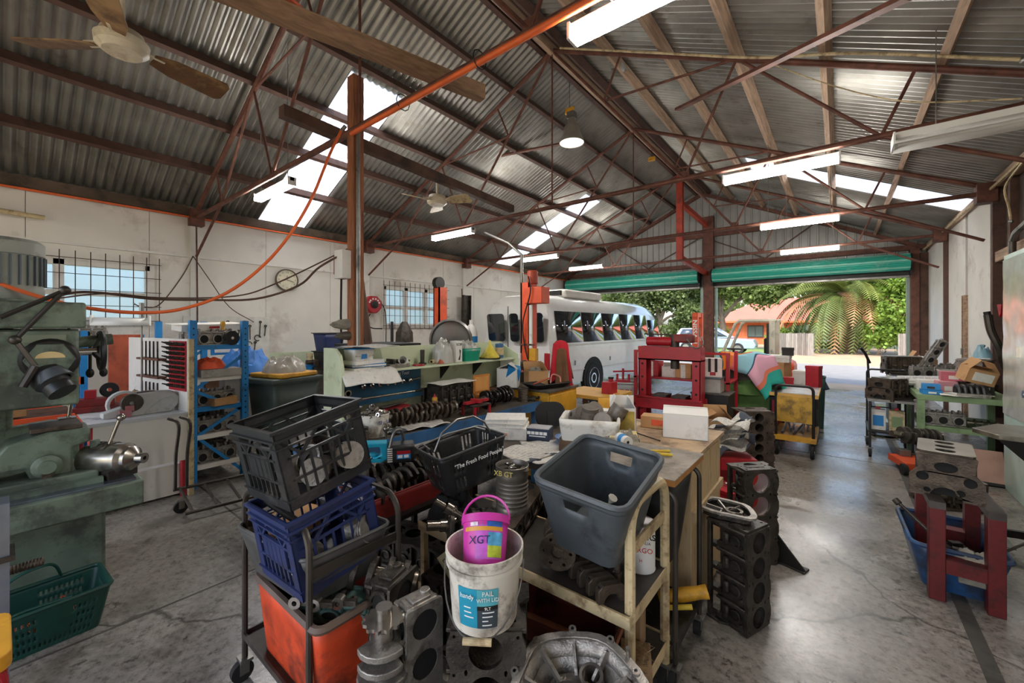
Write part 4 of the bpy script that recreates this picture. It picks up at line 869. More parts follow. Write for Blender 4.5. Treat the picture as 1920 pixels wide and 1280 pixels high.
# ---------------- cream trolley ----------------
ct = T('cream_trolley', 'worn cream steel trolley carrying engine parts and the grey tub', 'trolley', (-1.2, 1.66, 0))
for s, h_ in ((1, .93), (-1, .56)):
    if s > 0: hoop((s * .59, -.19, 0), (s * .59, .2, 0), h_, .021, .1, .1).o('hoop_handle', m_cream, ct)
    else:
        for q in (-.2, .2): MB().b2((s * .6, q - .015, 0.1), (s * .6 + .03, q + .015, h_ - .03)).o('leg', m_cream, ct)
    for q in (-.19, .2): caster(ct, s * .59, q, .045)
MB().bar((.59, -.19, .76), (.59, .2, .76), .012, .045).o('cross_bar', m_cream, ct)
m_top = mat('greasy_shelf', '4a4540', .5, .2, var=.3, dirt=.3)
for z in (.53, .2):
    o = MB().b2((-.6, -.22, z - .025), (.6, .22, z)).o('shelf', m_top, ct)
    MB().b2((-.6, -.23, z - .04), (.6, -.22, z + .006)).b2((-.6, .22, z - .04), (.6, .23, z + .006)).b2((.6, -.23, z - .04), (.605, .23, z + .006)).o('shelf_edge', m_cream, o)
# parts on the cream trolley
o = T('cylinder_head', 'long dark cylinder head under the ribbed tin on the cream trolley', 'cylinder head', (-1.36, 1.72, .53), rot=(0, 0, 1.9), group='foreground cylinder heads'); head(o, .56, .2, .12, 4, m_cast2, None)
o.rotation_euler = (PI, 0, 1.9); o.location.z = .665
tin = T('ribbed_tin', 'ribbed steel tin of valves marked in yellow pen', 'tin', (-1.31, 1.64, .665), rz=.5)
MB().lathe([(0, .003), (.083, 0), (.083, .012)] + [(.083 - (.006 if k_ % 2 else 0), .02 + k_ * .0105) for k_ in range(15)] + [(.084, .185), (.084, .225), (.086, .228), (.083, .23), (.08, .225), (.079, .01), (0, .008)], 32).o('can', mat('dull_tin', '8d857b', .45, .7, var=.2, dirt=.2), tin)
text('XB GT', .036, mat('yellow_pen', 'd8c468', .6, var=0), tin, (-.03, -.0815, .204), (PI / 2, 0, -.25))
for i in range(7):
    a, b = R.uniform(0, 6.3), R.uniform(.02, .055); v = T('engine_valve', 'steel engine valve standing in the ribbed tin', 'valve', (-1.31 + b * math.cos(a), 1.64 + b * math.sin(a), .80), rot=(R.uniform(-.35, .35), R.uniform(-.35, .35), a), group='valves in the ribbed tin'); 
    MB().cyl((0, 0, -.09), (0, 0, .07), .004, n=8).o('stem', m_jour, v); MB().lathe([(.004, .06), (.008, .072), (.022, .084), (.022, .088), (0, .088)], 16).o('head', m_mach, v)
cm = T('camshaft', 'steel camshaft leaning out of the pile above the pink bucket', 'camshaft', (-1.37, 1.44, .64), rot=(.2, .62, .95)); camshaft(cm, .36, .014, 6)
o = T('crankshaft', 'bare crankshaft snout with paper tag behind the pink bucket', 'crankshaft', (-1.44, 1.5, .6), rot=(0, .12, 1.0), group='crankshafts'); crank(o, .42, 3, .03, .04, .08, gear=False)
tg = MB().grid(6, 3, lambda u, v: (u * .11, v * .05 - .025, .006 * math.sin(u * 5))).o('paper_tag', mat('buff_tag', 'c9c096', .8, var=.1), loc=(-1.5, 1.33, .5), rot=(.9, .9, .3), sol=.001, label='buff paper tag tied to the crankshaft, marked Block', cat='tag')
text('Block', .03, m_black, tg, (.055, 0, .009), (0, 0, 0))
o = T('rocker_cover', 'black crumpled rubber cover heaped on the cream trolley, left end', 'cover', (-1.66, 1.56, .53), rz=.3); heap(.3, .26, .16, 3, 26, .5, 9).o('sheet', m_rubber, o); MB().lathe([(.03, .1), (.05, .1), (.05, .2), (.03, .2)], 12, axis=(1, .2, .2)).o('hose_neck', m_rubber, o)
hub = T('crankshaft', 'crankshaft end with drilled round flange in front of the grey tub', 'crankshaft', (-.99, 1.62, .64), rot=(0, 0, -1.2), group='crankshafts'); crank(hub, .3, 2, .045, .035, .1, mt=m_cast2, jm=m_cast2)
for i in range(4):
    o = T('bearing_cap', ('arched steel bearing cap on the cream trolley, leftmost', 'arched steel bearing cap on the cream trolley, second', 'arched steel bearing cap on the cream trolley, third', 'arched steel bearing cap on the cream trolley, nearest the hoop')[i], 'bearing cap', (-.86 + i * .055, 1.56 - i * .025, .533), rz=.95, group='bearing caps')
    m = MB(); m.at(rot=(PI / 2, 0, 0)); m.plate([(-.06, 0), (-.034, 0)] + [(.034 * math.cos(a), .034 * math.sin(a)) for a in [PI - PI * q / 10 for q in range(11)]] + [(.06, 0), (.06, .05), (.04, .07), (-.04, .07), (-.06, .05)], .03, z0=-.015); m.o('cap', m_cast2, o, bev=.003)
    for s in (-1, 1): MB().cyl((s * .047, 0, .05), (s * .047, 0, .062), .008, n=8).o('bolt_hole', m_hole, o)
for i, (x, y) in enumerate(((-.72, 1.6), (-.67, 1.62), (-.7, 1.67))):
    o = T('valve_guide', ('dark steel sleeve on the cream trolley, left one', 'dark steel sleeve on the cream trolley, right one', 'dark steel sleeve on the cream trolley, back one')[i], 'sleeve', (x, y, .532), group='steel sleeves'); MB().lathe([(.009, 0), (.018, 0), (.018, .05), (.013, .052), (.013, .1), (.009, .1), (.009, 0)], 12).o('sleeve', m_cast2, o)
can = T('paint_tin', 'white tin with black and red lettering beside the cream hoop', 'tin', (-.69, 1.78, .532), rz=.2); MB().lathe([(0, 0), (.062, 0), (.064, .004), (.062, .01), (.062, .2), (.065, .203), (.06, .206), (0, .2)], 28).o('can', m_wt, can)
text('ROVERS', .034, m_black, can, (.012, -.0645, .165), (PI / 2, 0, .2), bold=.0008); text('AUSTRALIA', .016, m_black, can, (.012, -.0635, .137), (PI / 2, 0, .2)); text('FARGO', .03, mat('red_print', 'c8252c', .5, var=0), can, (.012, -.0635, .105), (PI / 2, 0, .2)); text('H', .018, MATS['red_print'], can, (.012, -.0635, .06), (PI / 2, 0, .2))
# grey tub on the cream trolley
gt_ = T('plastic_tub', 'large blue-grey plastic tub tilted on the cream trolley', 'tub', (-.80, 1.60, .725), rot=(.17, .1, .04))
def kp(s, c, n, j): return not (s in (0, 2) and j == 5 and 3 <= c <= 6)
tub(gt_, m_greyp, .28, .34, .38, .46, .3, .05, rim=.012, keep=kp, nx=10, ny=10, rows=7)
gtub(.385, .465, .39, .47, .03, .05, bottom=False).o('lip', m_greyp, gt_, loc=(0, 0, .275), sol=.004)
o = T('parts_bag', 'clear plastic bag of small parts inside the blue-grey tub', 'bag', (-.76, 1.56, .745), rot=(.1, .1, .5)); heap(.14, .11, .1, 9, 20, .6, 16).o('bag', m_plas, o); MB().tube([(0, 0, .08), (.01, .01, .13), (.02, 0, .16)], [.015, .006, .02], 8).o('twist', m_plas, o)
# red tub, timber and box under the cream trolley
o = T('parts_tray', 'rusty red folded steel tray under the cream trolley shelf', 'tray', (-.95, 1.62, .22), rot=(.12, .0, .12)); tub(o, mat('rusty_red', '7c3a30', .6, var=.3, dirt=.35, dcol='2e1a16'), .42, .26, .5, .34, .16, .03, rim=.012, rm=mat('copper_rim', '9a6048', .45, .3, var=.3, dirt=.3))
o = T('timber_block', 'upright weathered timber block behind the cream hoop leg', 'timber block', (-.72, 1.74, .21), rz=.1); MB().b2((-.055, -.045, 0), (.055, .045, .3)).o('block', mat('split_timber', '9a7f60', .85, var=.3, vs=6, stretch=(9, 9, .7), dirt=.2), o, bev=.003); MB().b2((.01, -.047, .0), (.018, -.044, .29)).b2((-.03, -.047, .02), (-.025, -.044, .3)).o('split', m_dark, o)
o = T('straw_block', 'short timber offcut with frayed end on the lower cream shelf', 'timber block', (-.64, 1.6, .2), rz=.4); MB().b2((-.06, -.09, 0), (.06, .09, .07)).o('block', MATS['split_timber'], o, bev=.002); leafmesh(60, lambda r: (r.uniform(-.05, .05), r.uniform(-.08, .08), .075), .05, random.Random(4), .03).o('fray', m_ply, o)
# ---------------- quick part builders ----------------
def turned(name, label, cat, loc, parts, rz=0, group=None, rot=None):
    t = T(name, label, cat, loc, rz, group, rot)
    for pn, prof, mt in parts: MB().lathe(prof, 22).o(pn, mt, t)
    return t
def boxy(name, label, cat, loc, parts, rz=0, group=None, rot=None, bev=.003):
    t = T(name, label, cat, loc, rz, group, rot)
    for pn, a, b, mt in parts: MB().b2(a, b).o(pn, mt, t, bev=bev)
    return t
def legs(t, x0, x1, y0, y1, z, w_, mt, zb=0):
    for x in (x0, x1):
        for y in (y0, y1): MB().b2((x - w_ / 2, y - w_ / 2, zb), (x + w_ / 2, y + w_ / 2, z)).o('leg', mt, t)
m_pale = mat('pale_green_board', 'c6cfae', .6, var=.08, dirt=.12, dcol='8a8c70')
m_btop = mat('worn_bench_top', '5a5148', .6, .1, var=.3, dirt=.3, dcol='2e2823')
m_bluebench = mat('worn_blue_edge', '35638f', .5, var=.2, dirt=.25, dcol='3a342e')
# red tray with crankshafts on a low stand, chainsaw on top
st = T('steel_stand', 'dark low steel stand holding the red tray of crankshafts', 'stand', (-2.1, 1.5, 0)); MB().b2((-.2, -.3, .52), (.2, .3, .545)).o('top', m_black, st); legs(st, -.17, .17, -.27, .27, .52, .03, m_black)
tr_ = T('parts_tray', 'dark red steel tray holding crankshafts in front of the blue bench', 'tray', (-2.1, 1.48, .547)); tub(tr_, mat('dark_red_tray', '8a2a24', .5, var=.2, dirt=.25, dcol='3a1614'), .3, .5, .32, .54, .12, .01, rim=.005)
for dx, nm, ph in ((.07, 'big black crankshaft lying in the red tray, front one', 0), (-.08, 'big black crankshaft lying in the red tray, rear one', 1)):
    o = T('crankshaft', nm, 'crankshaft', (-2.1 + dx, 1.47 + .03 * ph, .675 + .03 * ph), rot=(ph, 0, PI / 2 + .08), group='crankshafts'); crank(o, .52, 4, .035, .04, .09)
cw = T('chainsaw', 'turquoise and black electric chainsaw lying behind the black basket', 'chainsaw', (-2.12, 1.45, .82), rz=1.25, rot=(.12, 0, .95))
m_tq = mat('turquoise_plastic', '1f9ab8', .4, var=.1, dirt=.08)
m = MB(); m.at(rot=(PI / 2, 0, 0)); m.plate([(-.25, .0), (-.26, .11), (-.22, .13), (.0, .12), (.02, .0), (-.03, -.03), (-.2, -.02)], .07, [[(-.22, .02), (-.22, .09), (-.05, .09), (-.04, .03), (-.08, .01)]], z0=-.035); m.o('rear_handle', m_tq, cw, bev=.008)
MB().b2((.0, -.06, -.04), (.2, .06, .1)).o('motor_housing', m_blackp, cw, bev=.02)
for i in range(7): MB().b2((.004 + 0, -.062, -.02 + i * .016), (.04, -.058, -.012 + i * .016)).o('vent_rib', m_cardw, cw)
MB().b2((.07, -.0645, .0), (.17, -.06, .035)).o('label', m_blue, cw); MB().b2((.07, -.0645, .036), (.17, -.06, .06)).o('label', m_red, cw); [MB().b2((.078 + .045 * i, -.066, .008), (.112 + .045 * i, -.0644, .03)).o('print', m_wt, cw) for i in range(2)]; cw.scale = (.8, .8, .8)
MB().tube(curve([(.02, -.05, .09), (.05, -.03, .19), (.1, .0, .2), (.12, .06, .1)], 5), .011, 8).o('front_handle', m_steel, cw); MB().b2((.15, -.004, .0), (.5, .004, .06)).o('guide_bar', m_steel, cw, bev=.01)
MB().sphere((-.1, 0, .02), .03, 10, (1.4, .6, .8)).o('trigger', m_tq, cw)
# black shopping basket
bs = T('shopping_basket', 'black plastic shopping basket with white slogan and wire handles', 'basket', (-1.60, 1.60, .765), rot=(-.02, -.15, 1.32))
def kb(s, c, n, j):
    if s == 'c': return True
    if s in (0, 2): return not ((c in (2, 4, 6, n - 3, n - 5, n - 7)) and j in (1, 2, 4, 5, 6))
    return not (c % 2 == 1 and 0 < c < n - 1 and j in (1, 2, 4, 5, 6) and (c < 6 or c > n - 7))
tub(bs, m_blackp, .33, .23, .41, .30, .21, .03, rim=.007, keep=kb, nx=26, ny=17, rows=8, th=.003)
text('"The Fresh Food People"', .03, m_wt, bs, (.02, -.1445, .145), (PI / 2 - .17, 0, 0), shear=.2)
for s in (-1, 1):
    MB().tube([(-.17, s * .02, .215), (-.12, s * .03, .3), (-.02, s * .03, .345), (.08, s * .03, .335), (.15, s * .02, .28), (.18, s * .02, .215)] if s < 0 else [(-.17, .03, .215), (-.165, .12, .22), (0, .15, .225), (.165, .12, .22), (.18, .03, .215)], .005, 6).o('wire_handle', m_steel, bs)
# ---------------- blue bench with back board and shelf ----------------
bb = T('work_bench', 'long blue-edged workbench with pale green back board and shelf', 'bench', (-2.65, 2.35, 0))
MB().b2((-.35, -1.1, .8), (.3, 1.05, .85)).o('top', m_btop, bb); MB().b2((.3, -1.1, .77), (.315, 1.05, .852)).o('front_edge', m_bluebench, bb)
legs(bb, -.3, .26, -1.05, 1.0, .8, .05, m_bluebench); MB().b2((-.3, -1.0, .25), (.25, 1.0, .28)).o('lower_shelf', m_darkwood, bb)
MB().b2((-.37, -.82, .85), (-.345, 1.2, 1.43)).o('back_board', m_pale, bb)
MB().b2((-.345, -.82, 1.245), (-.12, 1.2, 1.262)).o('shelf', m_pale, bb)
m = MB(); m.at(rot=(PI / 2, 0, 0)); m.plate([(-.36, .85), (-.1, .85), (-.1, 1.3), (-.13, 1.39), (-.2, 1.44), (-.36, 1.44)], .02, z0=.82); m.o('end_bracket', m_pale, bb)
for y in (.3, .75): 
    m = MB(); m.at(rot=(PI / 2, 0, 0)); m.plate([(-.345, 1.1), (-.2, 1.245), (-.345, 1.245)], .012, z0=-y); m.o('bracket', m_black, bb)
m = MB(); m.at(rot=(PI / 2, 0, 0)); m.plate([(-.36, .9), (-.1, 1.1), (-.1, 1.3), (-.36, 1.43)], .02, z0=-1.2); m.o('end_bracket', m_pale, bb)
def SH(px): p = W(px, 680, X=-2.88); return (-2.88, p.y, 1.264)
def BT(px, x=-2.6): p = W(px, 680, X=x); return (x, p.y, .852)
# blue tool board
tb = T('tool_board', 'dark blue line-boring tool board below the bench shelf', 'tool board', (-2.99, 1.98, 1.0), rz=PI / 2)
MB().b2((-.38, -.03, 0), (.4, 0, .22)).o('panel', mat('petrol_blue', '1d5472', .45, var=.12, dirt=.15), tb); MB().b2((-.38, -.1, -.01), (.4, -.03, .03)).o('ledge', MATS['petrol_blue'], tb)
for i in range(7): MB().lathe([(.014, 0), (.014, .03), (.02, .032), (.02, .05), (.008, .055)], 12, c=(-.2 + i * .075, -.03, .13), axis=(0, -1, 0)).o('cutter', m_chrome, tb)
MB().lathe([(.018, 0), (.028, .0), (.028, .05), (.018, .05)], 14, c=(-.33, -.03, .09), axis=(0, -1, 0)).o('collar', m_mach, tb); MB().cyl((-.37, -.09, .035), (.36, -.09, .035), .012).o('boring_bar', m_mach, tb); MB().cyl((.25, -.05, .13), (.37, -.05, .14), .009).o('spindle', m_mach, tb)
text('Cam Bearing Tool', .04, m_wt, tb, (.12, -.032, .195), (PI / 2, 0, 0))
# shelf things
def book(lab, loc, w_, d, h, mt, rz=0):
    t = T('book', lab, 'book', loc, rz, 'books and papers on the bench shelf'); MB().b2((-w_ / 2 + .004, -d / 2 + .004, .003), (w_ / 2 - .002, d / 2 - .004, h - .003)).o('pages', m_paper, t); MB().b2((-w_ / 2, -d / 2, 0), (w_ / 2, d / 2, .003)).b2((-w_ / 2, -d / 2, h - .003), (w_ / 2, d / 2, h)).b2((-w_ / 2, -d / 2, 0), (-w_ / 2 + .004, d / 2, h)).o('cover', mt, t); return t
x, y, z = SH(678)
book('thick book at the bottom of the shelf stack', (x, y, z), .2, .28, .03, m_btop, .1); book('cream paged book, second in the shelf stack', (x + .01, y + .02, z + .031), .19, .27, .02, m_blue, -.1); book('white book under the ice cream carton', (x, y, z + .052), .2, .28, .028, m_cardw, .2)
t = T('ice_cream_carton', 'white and blue rectangular ice cream carton on the books', 'carton', (x, y - .02, z + .082), .1 + PI / 2); tub(t, m_cardw, .17, .12, .19, .14, .085, .02, rim=.005, rm=m_blue); MB().b2((-.03, -.072, .004), (.02, -.066, .084)).o('band', m_blue, t, rot=(-.1, 0, 0)); MB().b2((-.08, -.069, .02), (-.035, -.064, .07)).b2((.03, -.069, .02), (.08, -.064, .07)).o('picture', newsmat('picture_print', 'c8b088', 'a06a3a'), t, rot=(-.1, 0, 0))
nw = newsmat('newsprint')
for i, (lab, dx, dz, rz_) in enumerate((('folded newspaper on top of the ice cream carton', 0, .172, .2), ('white sheet of paper hanging over the shelf edge', .1, .002, -.2))):
    sheet(.3, .42, .02, 5, i + 2, fn=(lambda X, Y, Z, u, v: (X, Y, Z + .01 + (-.12 * max(0, u - .62) if i else 0) * 2)) ).o('newspaper', m_paper if i else nw, loc=(x + dx, y + .04 - .05 * i, z + dz), rz=rz_, sol=.004, label=lab, cat='newspaper', group='books and papers on the bench shelf')
x, y, z = SH(742); t = boxy('small_vise', 'small grey machine vise on the bench shelf', 'vise', (x, y, z), [('base', (-.06, -.1, 0), (.06, .1, .03), m_alu), ('fixed_jaw', (-.05, -.06, .03), (.05, -.04, .07), m_cast), ('moving_jaw', (-.05, .03, .03), (.05, .05, .06), m_cast)]); MB().cyl((0, -.1, .045), (0, .14, .045), .008).o('screw', m_mach, t)
turned('plastic_cup', 'white plastic cup lying among tools on the shelf', 'cup', (x + .02, y + .08, z + .035), [('cup', [(0, 0), (.03, 0), (.036, .07), (.034, .07), (.028, .004)], m_cardw)], rot=(1.2, 0, .6))
x, y, z = SH(792); turned('pipe_stand', 'short dark pipe standing on a flange on the shelf', 'pipe', (x, y, z), [('flange', [(0, 0), (.035, 0), (.035, .015), (.02, .02)], m_cast), ('pipe', [(.018, .02), (.02, .13), (.015, .13), (.015, .02)], m_cast)])
x, y, z = SH(778); turned('red_dish', 'flat red plastic dish lying on the shelf', 'dish', (x + .05, y, z), [('dish', [(0, .012), (.05, .012), (.052, 0), (.048, 0), (.046, .01)], m_red)])
x, y, z = SH(806); turned('cream_tube', 'cream cardboard tube lying on the shelf', 'tube', (x + .02, y, z + .02), [('tube', [(.012, 0), (.019, 0), (.019, .13), (.012, .13)], m_cream), ('end', [(0, .125), (.018, .125)], m_hole)], rot=(PI / 2, 0, PI + .4))
x, y, z = SH(820); turned('small_funnel', 'small red-brown funnel upside down on the shelf', 'funnel', (x + .05, y, z), [('cone', [(.036, 0), (.03, .01), (.01, .05), (.008, .08), (.006, .08), (.008, .05)], m_rusto)])
x, y, z = SH(833); t = T('plastic_bag', 'dusty clear plastic bag standing on the shelf', 'bag', (x, y - .02, z)); heap(.2, .2, .2, 5, 22, .35, 9, .45).o('bag', m_plas, t); MB().tube([(0, 0, .17), (.01, 0, .21)], [.02, .035], 8).o('neck', m_plas, t)
x, y, z = SH(851); t = boxy('spray_carton', 'tall white carton with black print on the shelf', 'carton', (x + .03, y, z), [('box', (-.04, -.045, 0), (.04, .045, .2), m_cardw)], rz=.1); text('KC09', .035, m_black, t, (.0412, 0, .165), (PI / 2, 0, PI / 2)); m = MB(); m.at((.0405, 0, 0), (PI / 2, 0, PI / 2)); m.plate([(-.015, .02), (.01, .02), (.022, .11), (.0, .12), (.008, .07)], .001); m.o('print', m_black, t)
x, y, z = SH(878); t = T('plastic_tub', 'teal green plastic tub with clear film on the shelf', 'tub', (x, y, z)); tub(t, mat('teal_plastic', '0d8a6c', .35, var=.1), .13, .18, .15, .22, .12, .02, rim=.004); heap(.16, .24, .09, 8, 18, .6, 14).o('film', m_plas, t, loc=(0, 0, .1))
x, y, z = SH(916); turned('yellow_funnel', 'large yellow plastic funnel upside down on the shelf', 'funnel', (x + .02, y, z + .012), [('cone', [(.1, 0), (.1, .012), (.085, .03), (.025, .12), (.014, .13), (.01, .18), (.007, .18), (.02, .12), (.08, .028)], mat('yellow_plastic', 'd9c447', .4, var=.1, dirt=.15)), ('tray', [(0, -.012), (.11, -.012), (.115, .0)], m_cast)])
x, y, z = SH(934); turned('oil_tin', 'blue and cream oil tin at the shelf end', 'tin', (x, y + .02, z), [('can', [(0, 0), (.045, 0), (.045, .15), (.03, .155), (0, .155)], m_bluebench), ('label', [(.0455, .03), (.0455, .11)], m_cream)])
# bench-top things
x, y, z = BT(702, -2.5); t = T('plastic_bucket', 'white bucket full of chrome sockets on the bench', 'bucket', (x, y, z)); MB().lathe([(0, 0), (.085, 0), (.1, .15), (.105, .15), (.098, .152), (.083, .006), (0, .006)], 26).o('pail', m_wb, t); text('SHELL', .036, mat('navy_print', '26407a', .5, var=0), t, (.0925, .02, .1), (PI / 2, 0, PI / 2 + .1)); t2 = t
for i in range(22):
    a, q = R.uniform(0, 6.3), R.uniform(0, .085); o = MB().lathe([(.009, 0), (.016, 0), (.016, .035), (.009, .035)], 8).o('steel_socket', m_chrome, loc=(x + q * math.cos(a), y + q * math.sin(a), z + .14 + .05 * (1 - q / .09)), rot=(R.uniform(0, 3), R.uniform(0, 3), 0), label='chrome socket heaped in the white bench bucket', cat='socket', group='sockets in the bucket')
    if i == 0: s0 = o
x, y, z = BT(728, -2.8); t = boxy('red_case', 'red metal case with tools on top against the back board', 'case', (x, y + .06, z), [('case', (-.07, -.14, .03), (.07, .14, .1), m_red), ('base', (-.075, -.145, 0), (.075, .145, .03), m_yellow)]); 
for i in range(4): MB().cyl((-.04 + i * .02, -.12, .11), (-.05 + i * .03, .1, .112 + .01 * i), .007, n=8).o('spanner', m_cast, t)
for i, (px, xx, s, rz_, lab) in enumerate(((745, -2.62, .5, .4, 'open newspaper spread under the bench crankshaft'), (775, -2.52, .46, -.3, 'newspaper hanging over the blue bench edge'), (768, -2.78, .3, .2, 'newspaper with red picture near the back board'))):
    x, y, z = BT(px, xx); sheet(.34, s, .03, 6, i + 7, fn=lambda X, Y, Z, u, v: (X, Y, abs(Z) + .003)).o('newspaper', newsmat('newsprint_red', 'd8d2c8', 'c45a50'), loc=(x, y, z + .002 * i), rz=rz_, sol=.002, label=lab, cat='newspaper', group='newspapers')
x, y, z = BT(790, -2.5); o = T('crankshaft', 'long polished crankshaft lying on newspaper on the blue bench', 'crankshaft', (x, y, z + .09), rot=(.4, 0, PI / 2 - .12), group='crankshafts'); crank(o, .66, 6, .03, .035, .075, mt=m_cast2, jm=m_mach, ph=(0, 120, 240, 240, 120, 0))
x, y, z = BT(765, -2.62); boxy('utility_knife', 'orange utility knife lying on the newspaper', 'knife', (x + .05, y + .05, z + .06), [('handle', (-.012, -.1, 0), (.012, .06, .02), m_orange), ('blade', (-.008, .06, .008), (.008, .1, .01), m_steel)], rz=.2)
x, y, z = BT(815, -2.62); turned('sauce_bottle', 'brown squeeze bottle with red and yellow cap', 'bottle', (x, y, z), [('bottle', [(0, 0), (.032, 0), (.034, .06), (.026, .13), (.02, .14)], mat('brown_bottle', '7a5230', .35, var=.1)), ('cap', [(.022, .138), (.022, .158), (.014, .162)], m_yellow), ('nozzle', [(.014, .16), (.004, .19), (0, .19)], m_red)])
x, y, z = BT(845, -2.75); o = T('engine_block', 'small dark engine block on the blue bench with paper on top', 'engine block', (x, y, z), rot=(0, 0, PI / 2), group='engine blocks'); block(o, .38, .2, .24, 4, m_cast, liner=m_cast); sheet(.24, .42, .01, 5, 3).o('newspaper', m_paper, loc=(x, y, z + .25), sol=.004, label='flat paper sheet on top of the bench engine block', cat='paper')
x, y, z = BT(808, -2.9); t = boxy('gearbox_case', 'dark green flat casting leaning on the back board', 'casting', (x, y, z), [('plate', (-.02, -.1, 0), (.02, .1, .2), m_cast), ('lug', (-.02, -.02, .2), (.02, .03, .24), m_cast)]); turned('backing_plate', 'round dark brake backing plate beside the sauce bottle', 'plate', (x + .12, y + .12, z + .09), [('disc', [(.02, .012), (.085, .012), (.09, 0), (.02, 0)], mat('dark_green_disc', '3f463e', .5, .3)), ('hub', [(.018, .02), (.03, .02), (.03, 0)], m_cast)], rot=(0, PI / 2, -.2))
x, y, z = BT(912, -2.72); t = T('wooden_case', 'orange wooden instrument case with open lid on the bench', 'case', (x, y, z), PI / 2); m_ow = mat('orange_wood', 'c07a34', .5, var=.2, vs=6, stretch=(1, 6, 6)); tub(t, m_ow, .24, .14, .24, .14, .09, .004, th=.008, rim=.003); MB().b2((-.12, .062, .09), (.12, .075, .27)).o('lid', m_ow, t); MB().b2((-.1, .058, .11), (.1, .064, .25)).o('lid_lining', mat('felt_orange', 'd89a54', .9), t); MB().box((0, 0, .09), (.1, .05, .03)).o('gauge', m_chrome, t)
x, y, z = BT(930, -2.52); o = T('crankshaft', 'oily black crankshaft at the far end of the blue bench', 'crankshaft', (x, y, z + .09), rot=(1, 0, PI / 2 + .1), group='crankshafts'); crank(o, .5, 4, .03, .04, .085, mt=mat('oily_black', '2a2623', .3, .6, var=.2), jm=m_cast2)
x, y, z = BT(893, -2.42); t = T('red_stand', 'small red bench stand holding a red clamp', 'stand', (x, y, z)); MB().b2((-.08, -.1, .08), (.08, .1, .092)).o('top', m_cast, t); legs(t, -.07, .07, -.09, .09, .08, .018, m_red); MB().b2((-.02, -.14, .1), (.02, .14, .12)).b2((-.05, -.02, .1), (.05, .02, .13)).o('clamp', m_red, t)
for i, px in enumerate((985, 1000)):
    x, y, z = BT(px, -2.5); t = T('rocker_shaft', ('black rocker shaft lying at the bench end, left one', 'black rocker shaft lying at the bench end, right one')[i], 'rocker shaft', (x + .08 * i, y - .06, z + .02), .5 + .4 * i, 'rocker shafts'); MB().cyl((-.14, 0, 0), (.14, 0, 0), .01).o('shaft', m_cast, t)
    for k_ in range(6): MB().box((-.12 + k_ * .048, .01, .005), (.018, .06, .025)).o('rocker', m_cast, t)
x, y, z = BT(745, -2.45)
for i, (dx, dy) in enumerate(((0.02, -.42), (-.03, -.33), (.05, -.3))):
    t = turned('grease_jar', ('jar of orange grease at the near bench corner, left', 'jar of orange grease at the near bench corner, middle', 'small dark jar at the near bench corner')[i], 'jar', (x + dx, y + dy, z), [('glass', [(0, 0), (.035, 0), (.037, .07), (.03, .085)], m_cast), ('grease', [(.0375, .015), (.0375, .05)], m_orange if i < 2 else m_cast2), ('lid', [(.033, .083), (.033, .1), (0, .1)], m_cast)], group='grease jars')
t = T('bench_tap', 'steel drain cock standing at the bench edge', 'valve', (-2.38, 1.62, .852)); MB().cyl((0, 0, 0), (0, 0, .09), .01).sphere((0, 0, .06), .022).o('body', m_mach, t); MB().cyl((-.03, 0, .09), (.03, 0, .09), .006).o('lever', m_mach, t)
# ---------------- yellow cabinet, boxes, red cloth ----------------
yc = boxy('yellow_cabinet', 'yellow steel cabinet at the end of the blue bench', 'cabinet', (-2.62, 3.72, 0), [('body', (-.34, -.28, .05), (.34, .28, .93), m_yellow), ('top', (-.36, -.3, .93), (.36, .3, .955), m_btop), ('plinth', (-.32, -.26, 0), (.32, .26, .05), m_black), ('door', (.34, -.26, .08), (.352, .26, .9), m_yellow)])
t = T('cardboard_box', 'open white carton with blue packets at the bench end', 'box', (-2.78, 3.42, .957), .5); cbox(t, .22, .2, .2, m_cardw, (-150, -60, 20, -70)); MB().b2((-.06, -.06, .1), (.08, .06, .23)).o('blue_packet', m_blue, t, rot=(.3, .2, .3))
t = T('cardboard_box', 'open brown cardboard box with rags beside the red cloth', 'box', (-2.62, 3.70, .957), .9); cbox(t, .22, .2, .16, m_card, (-120, -30, 30, None)); heap(.18, .16, .09, 4, 18, .5, 14).o('rags', m_rag, t, loc=(0, 0, .1))
t = T('drip_pan', 'shallow black steel pan on the yellow cabinet', 'pan', (-2.42, 3.62, .957), 1.3); tub(t, m_black, .36, .16, .5, .26, .05, .02, rim=.004); MB().cyl((-.2, -.02, .05), (.1, .05, .09), .008).o('rod', m_rusto, t); MB().tube(curve([(.05, 0, .04), (.12, .05, .12), (.18, 0, .1), (.14, -.06, .05)], 5), .008, 6).o('hose', mat('pink_hose', 'c98a78', .5), t)
turned('ribbed_drum', 'dark ribbed steel drum at the bench end', 'drum', (-2.48, 3.28, .852), [('drum', [(0, 0), (.05, 0)] + [(.052 - .004 * (k_ % 2), .008 * k_) for k_ in range(16)] + [(.05, .13), (.03, .13), (.03, .03)], m_cast2)])
boxy('timber_log', 'thick dark timber log behind the crankshaft', 'timber', (-2.82, 3.28, .852), [('log', (-.12, -.12, 0), (.1, .12, .1), m_darkwood)], rz=.1, bev=.01)
t = T('cloth_stand', 'stand draped with a bright red cloth and a brown rag', 'coat stand', (-2.44, 3.92, .957)); MB().cyl((0, 0, 0), (0, 0, .46), .015).b2((-.08, -.08, 0), (.08, .08, .015)).o('post', m_black, t)
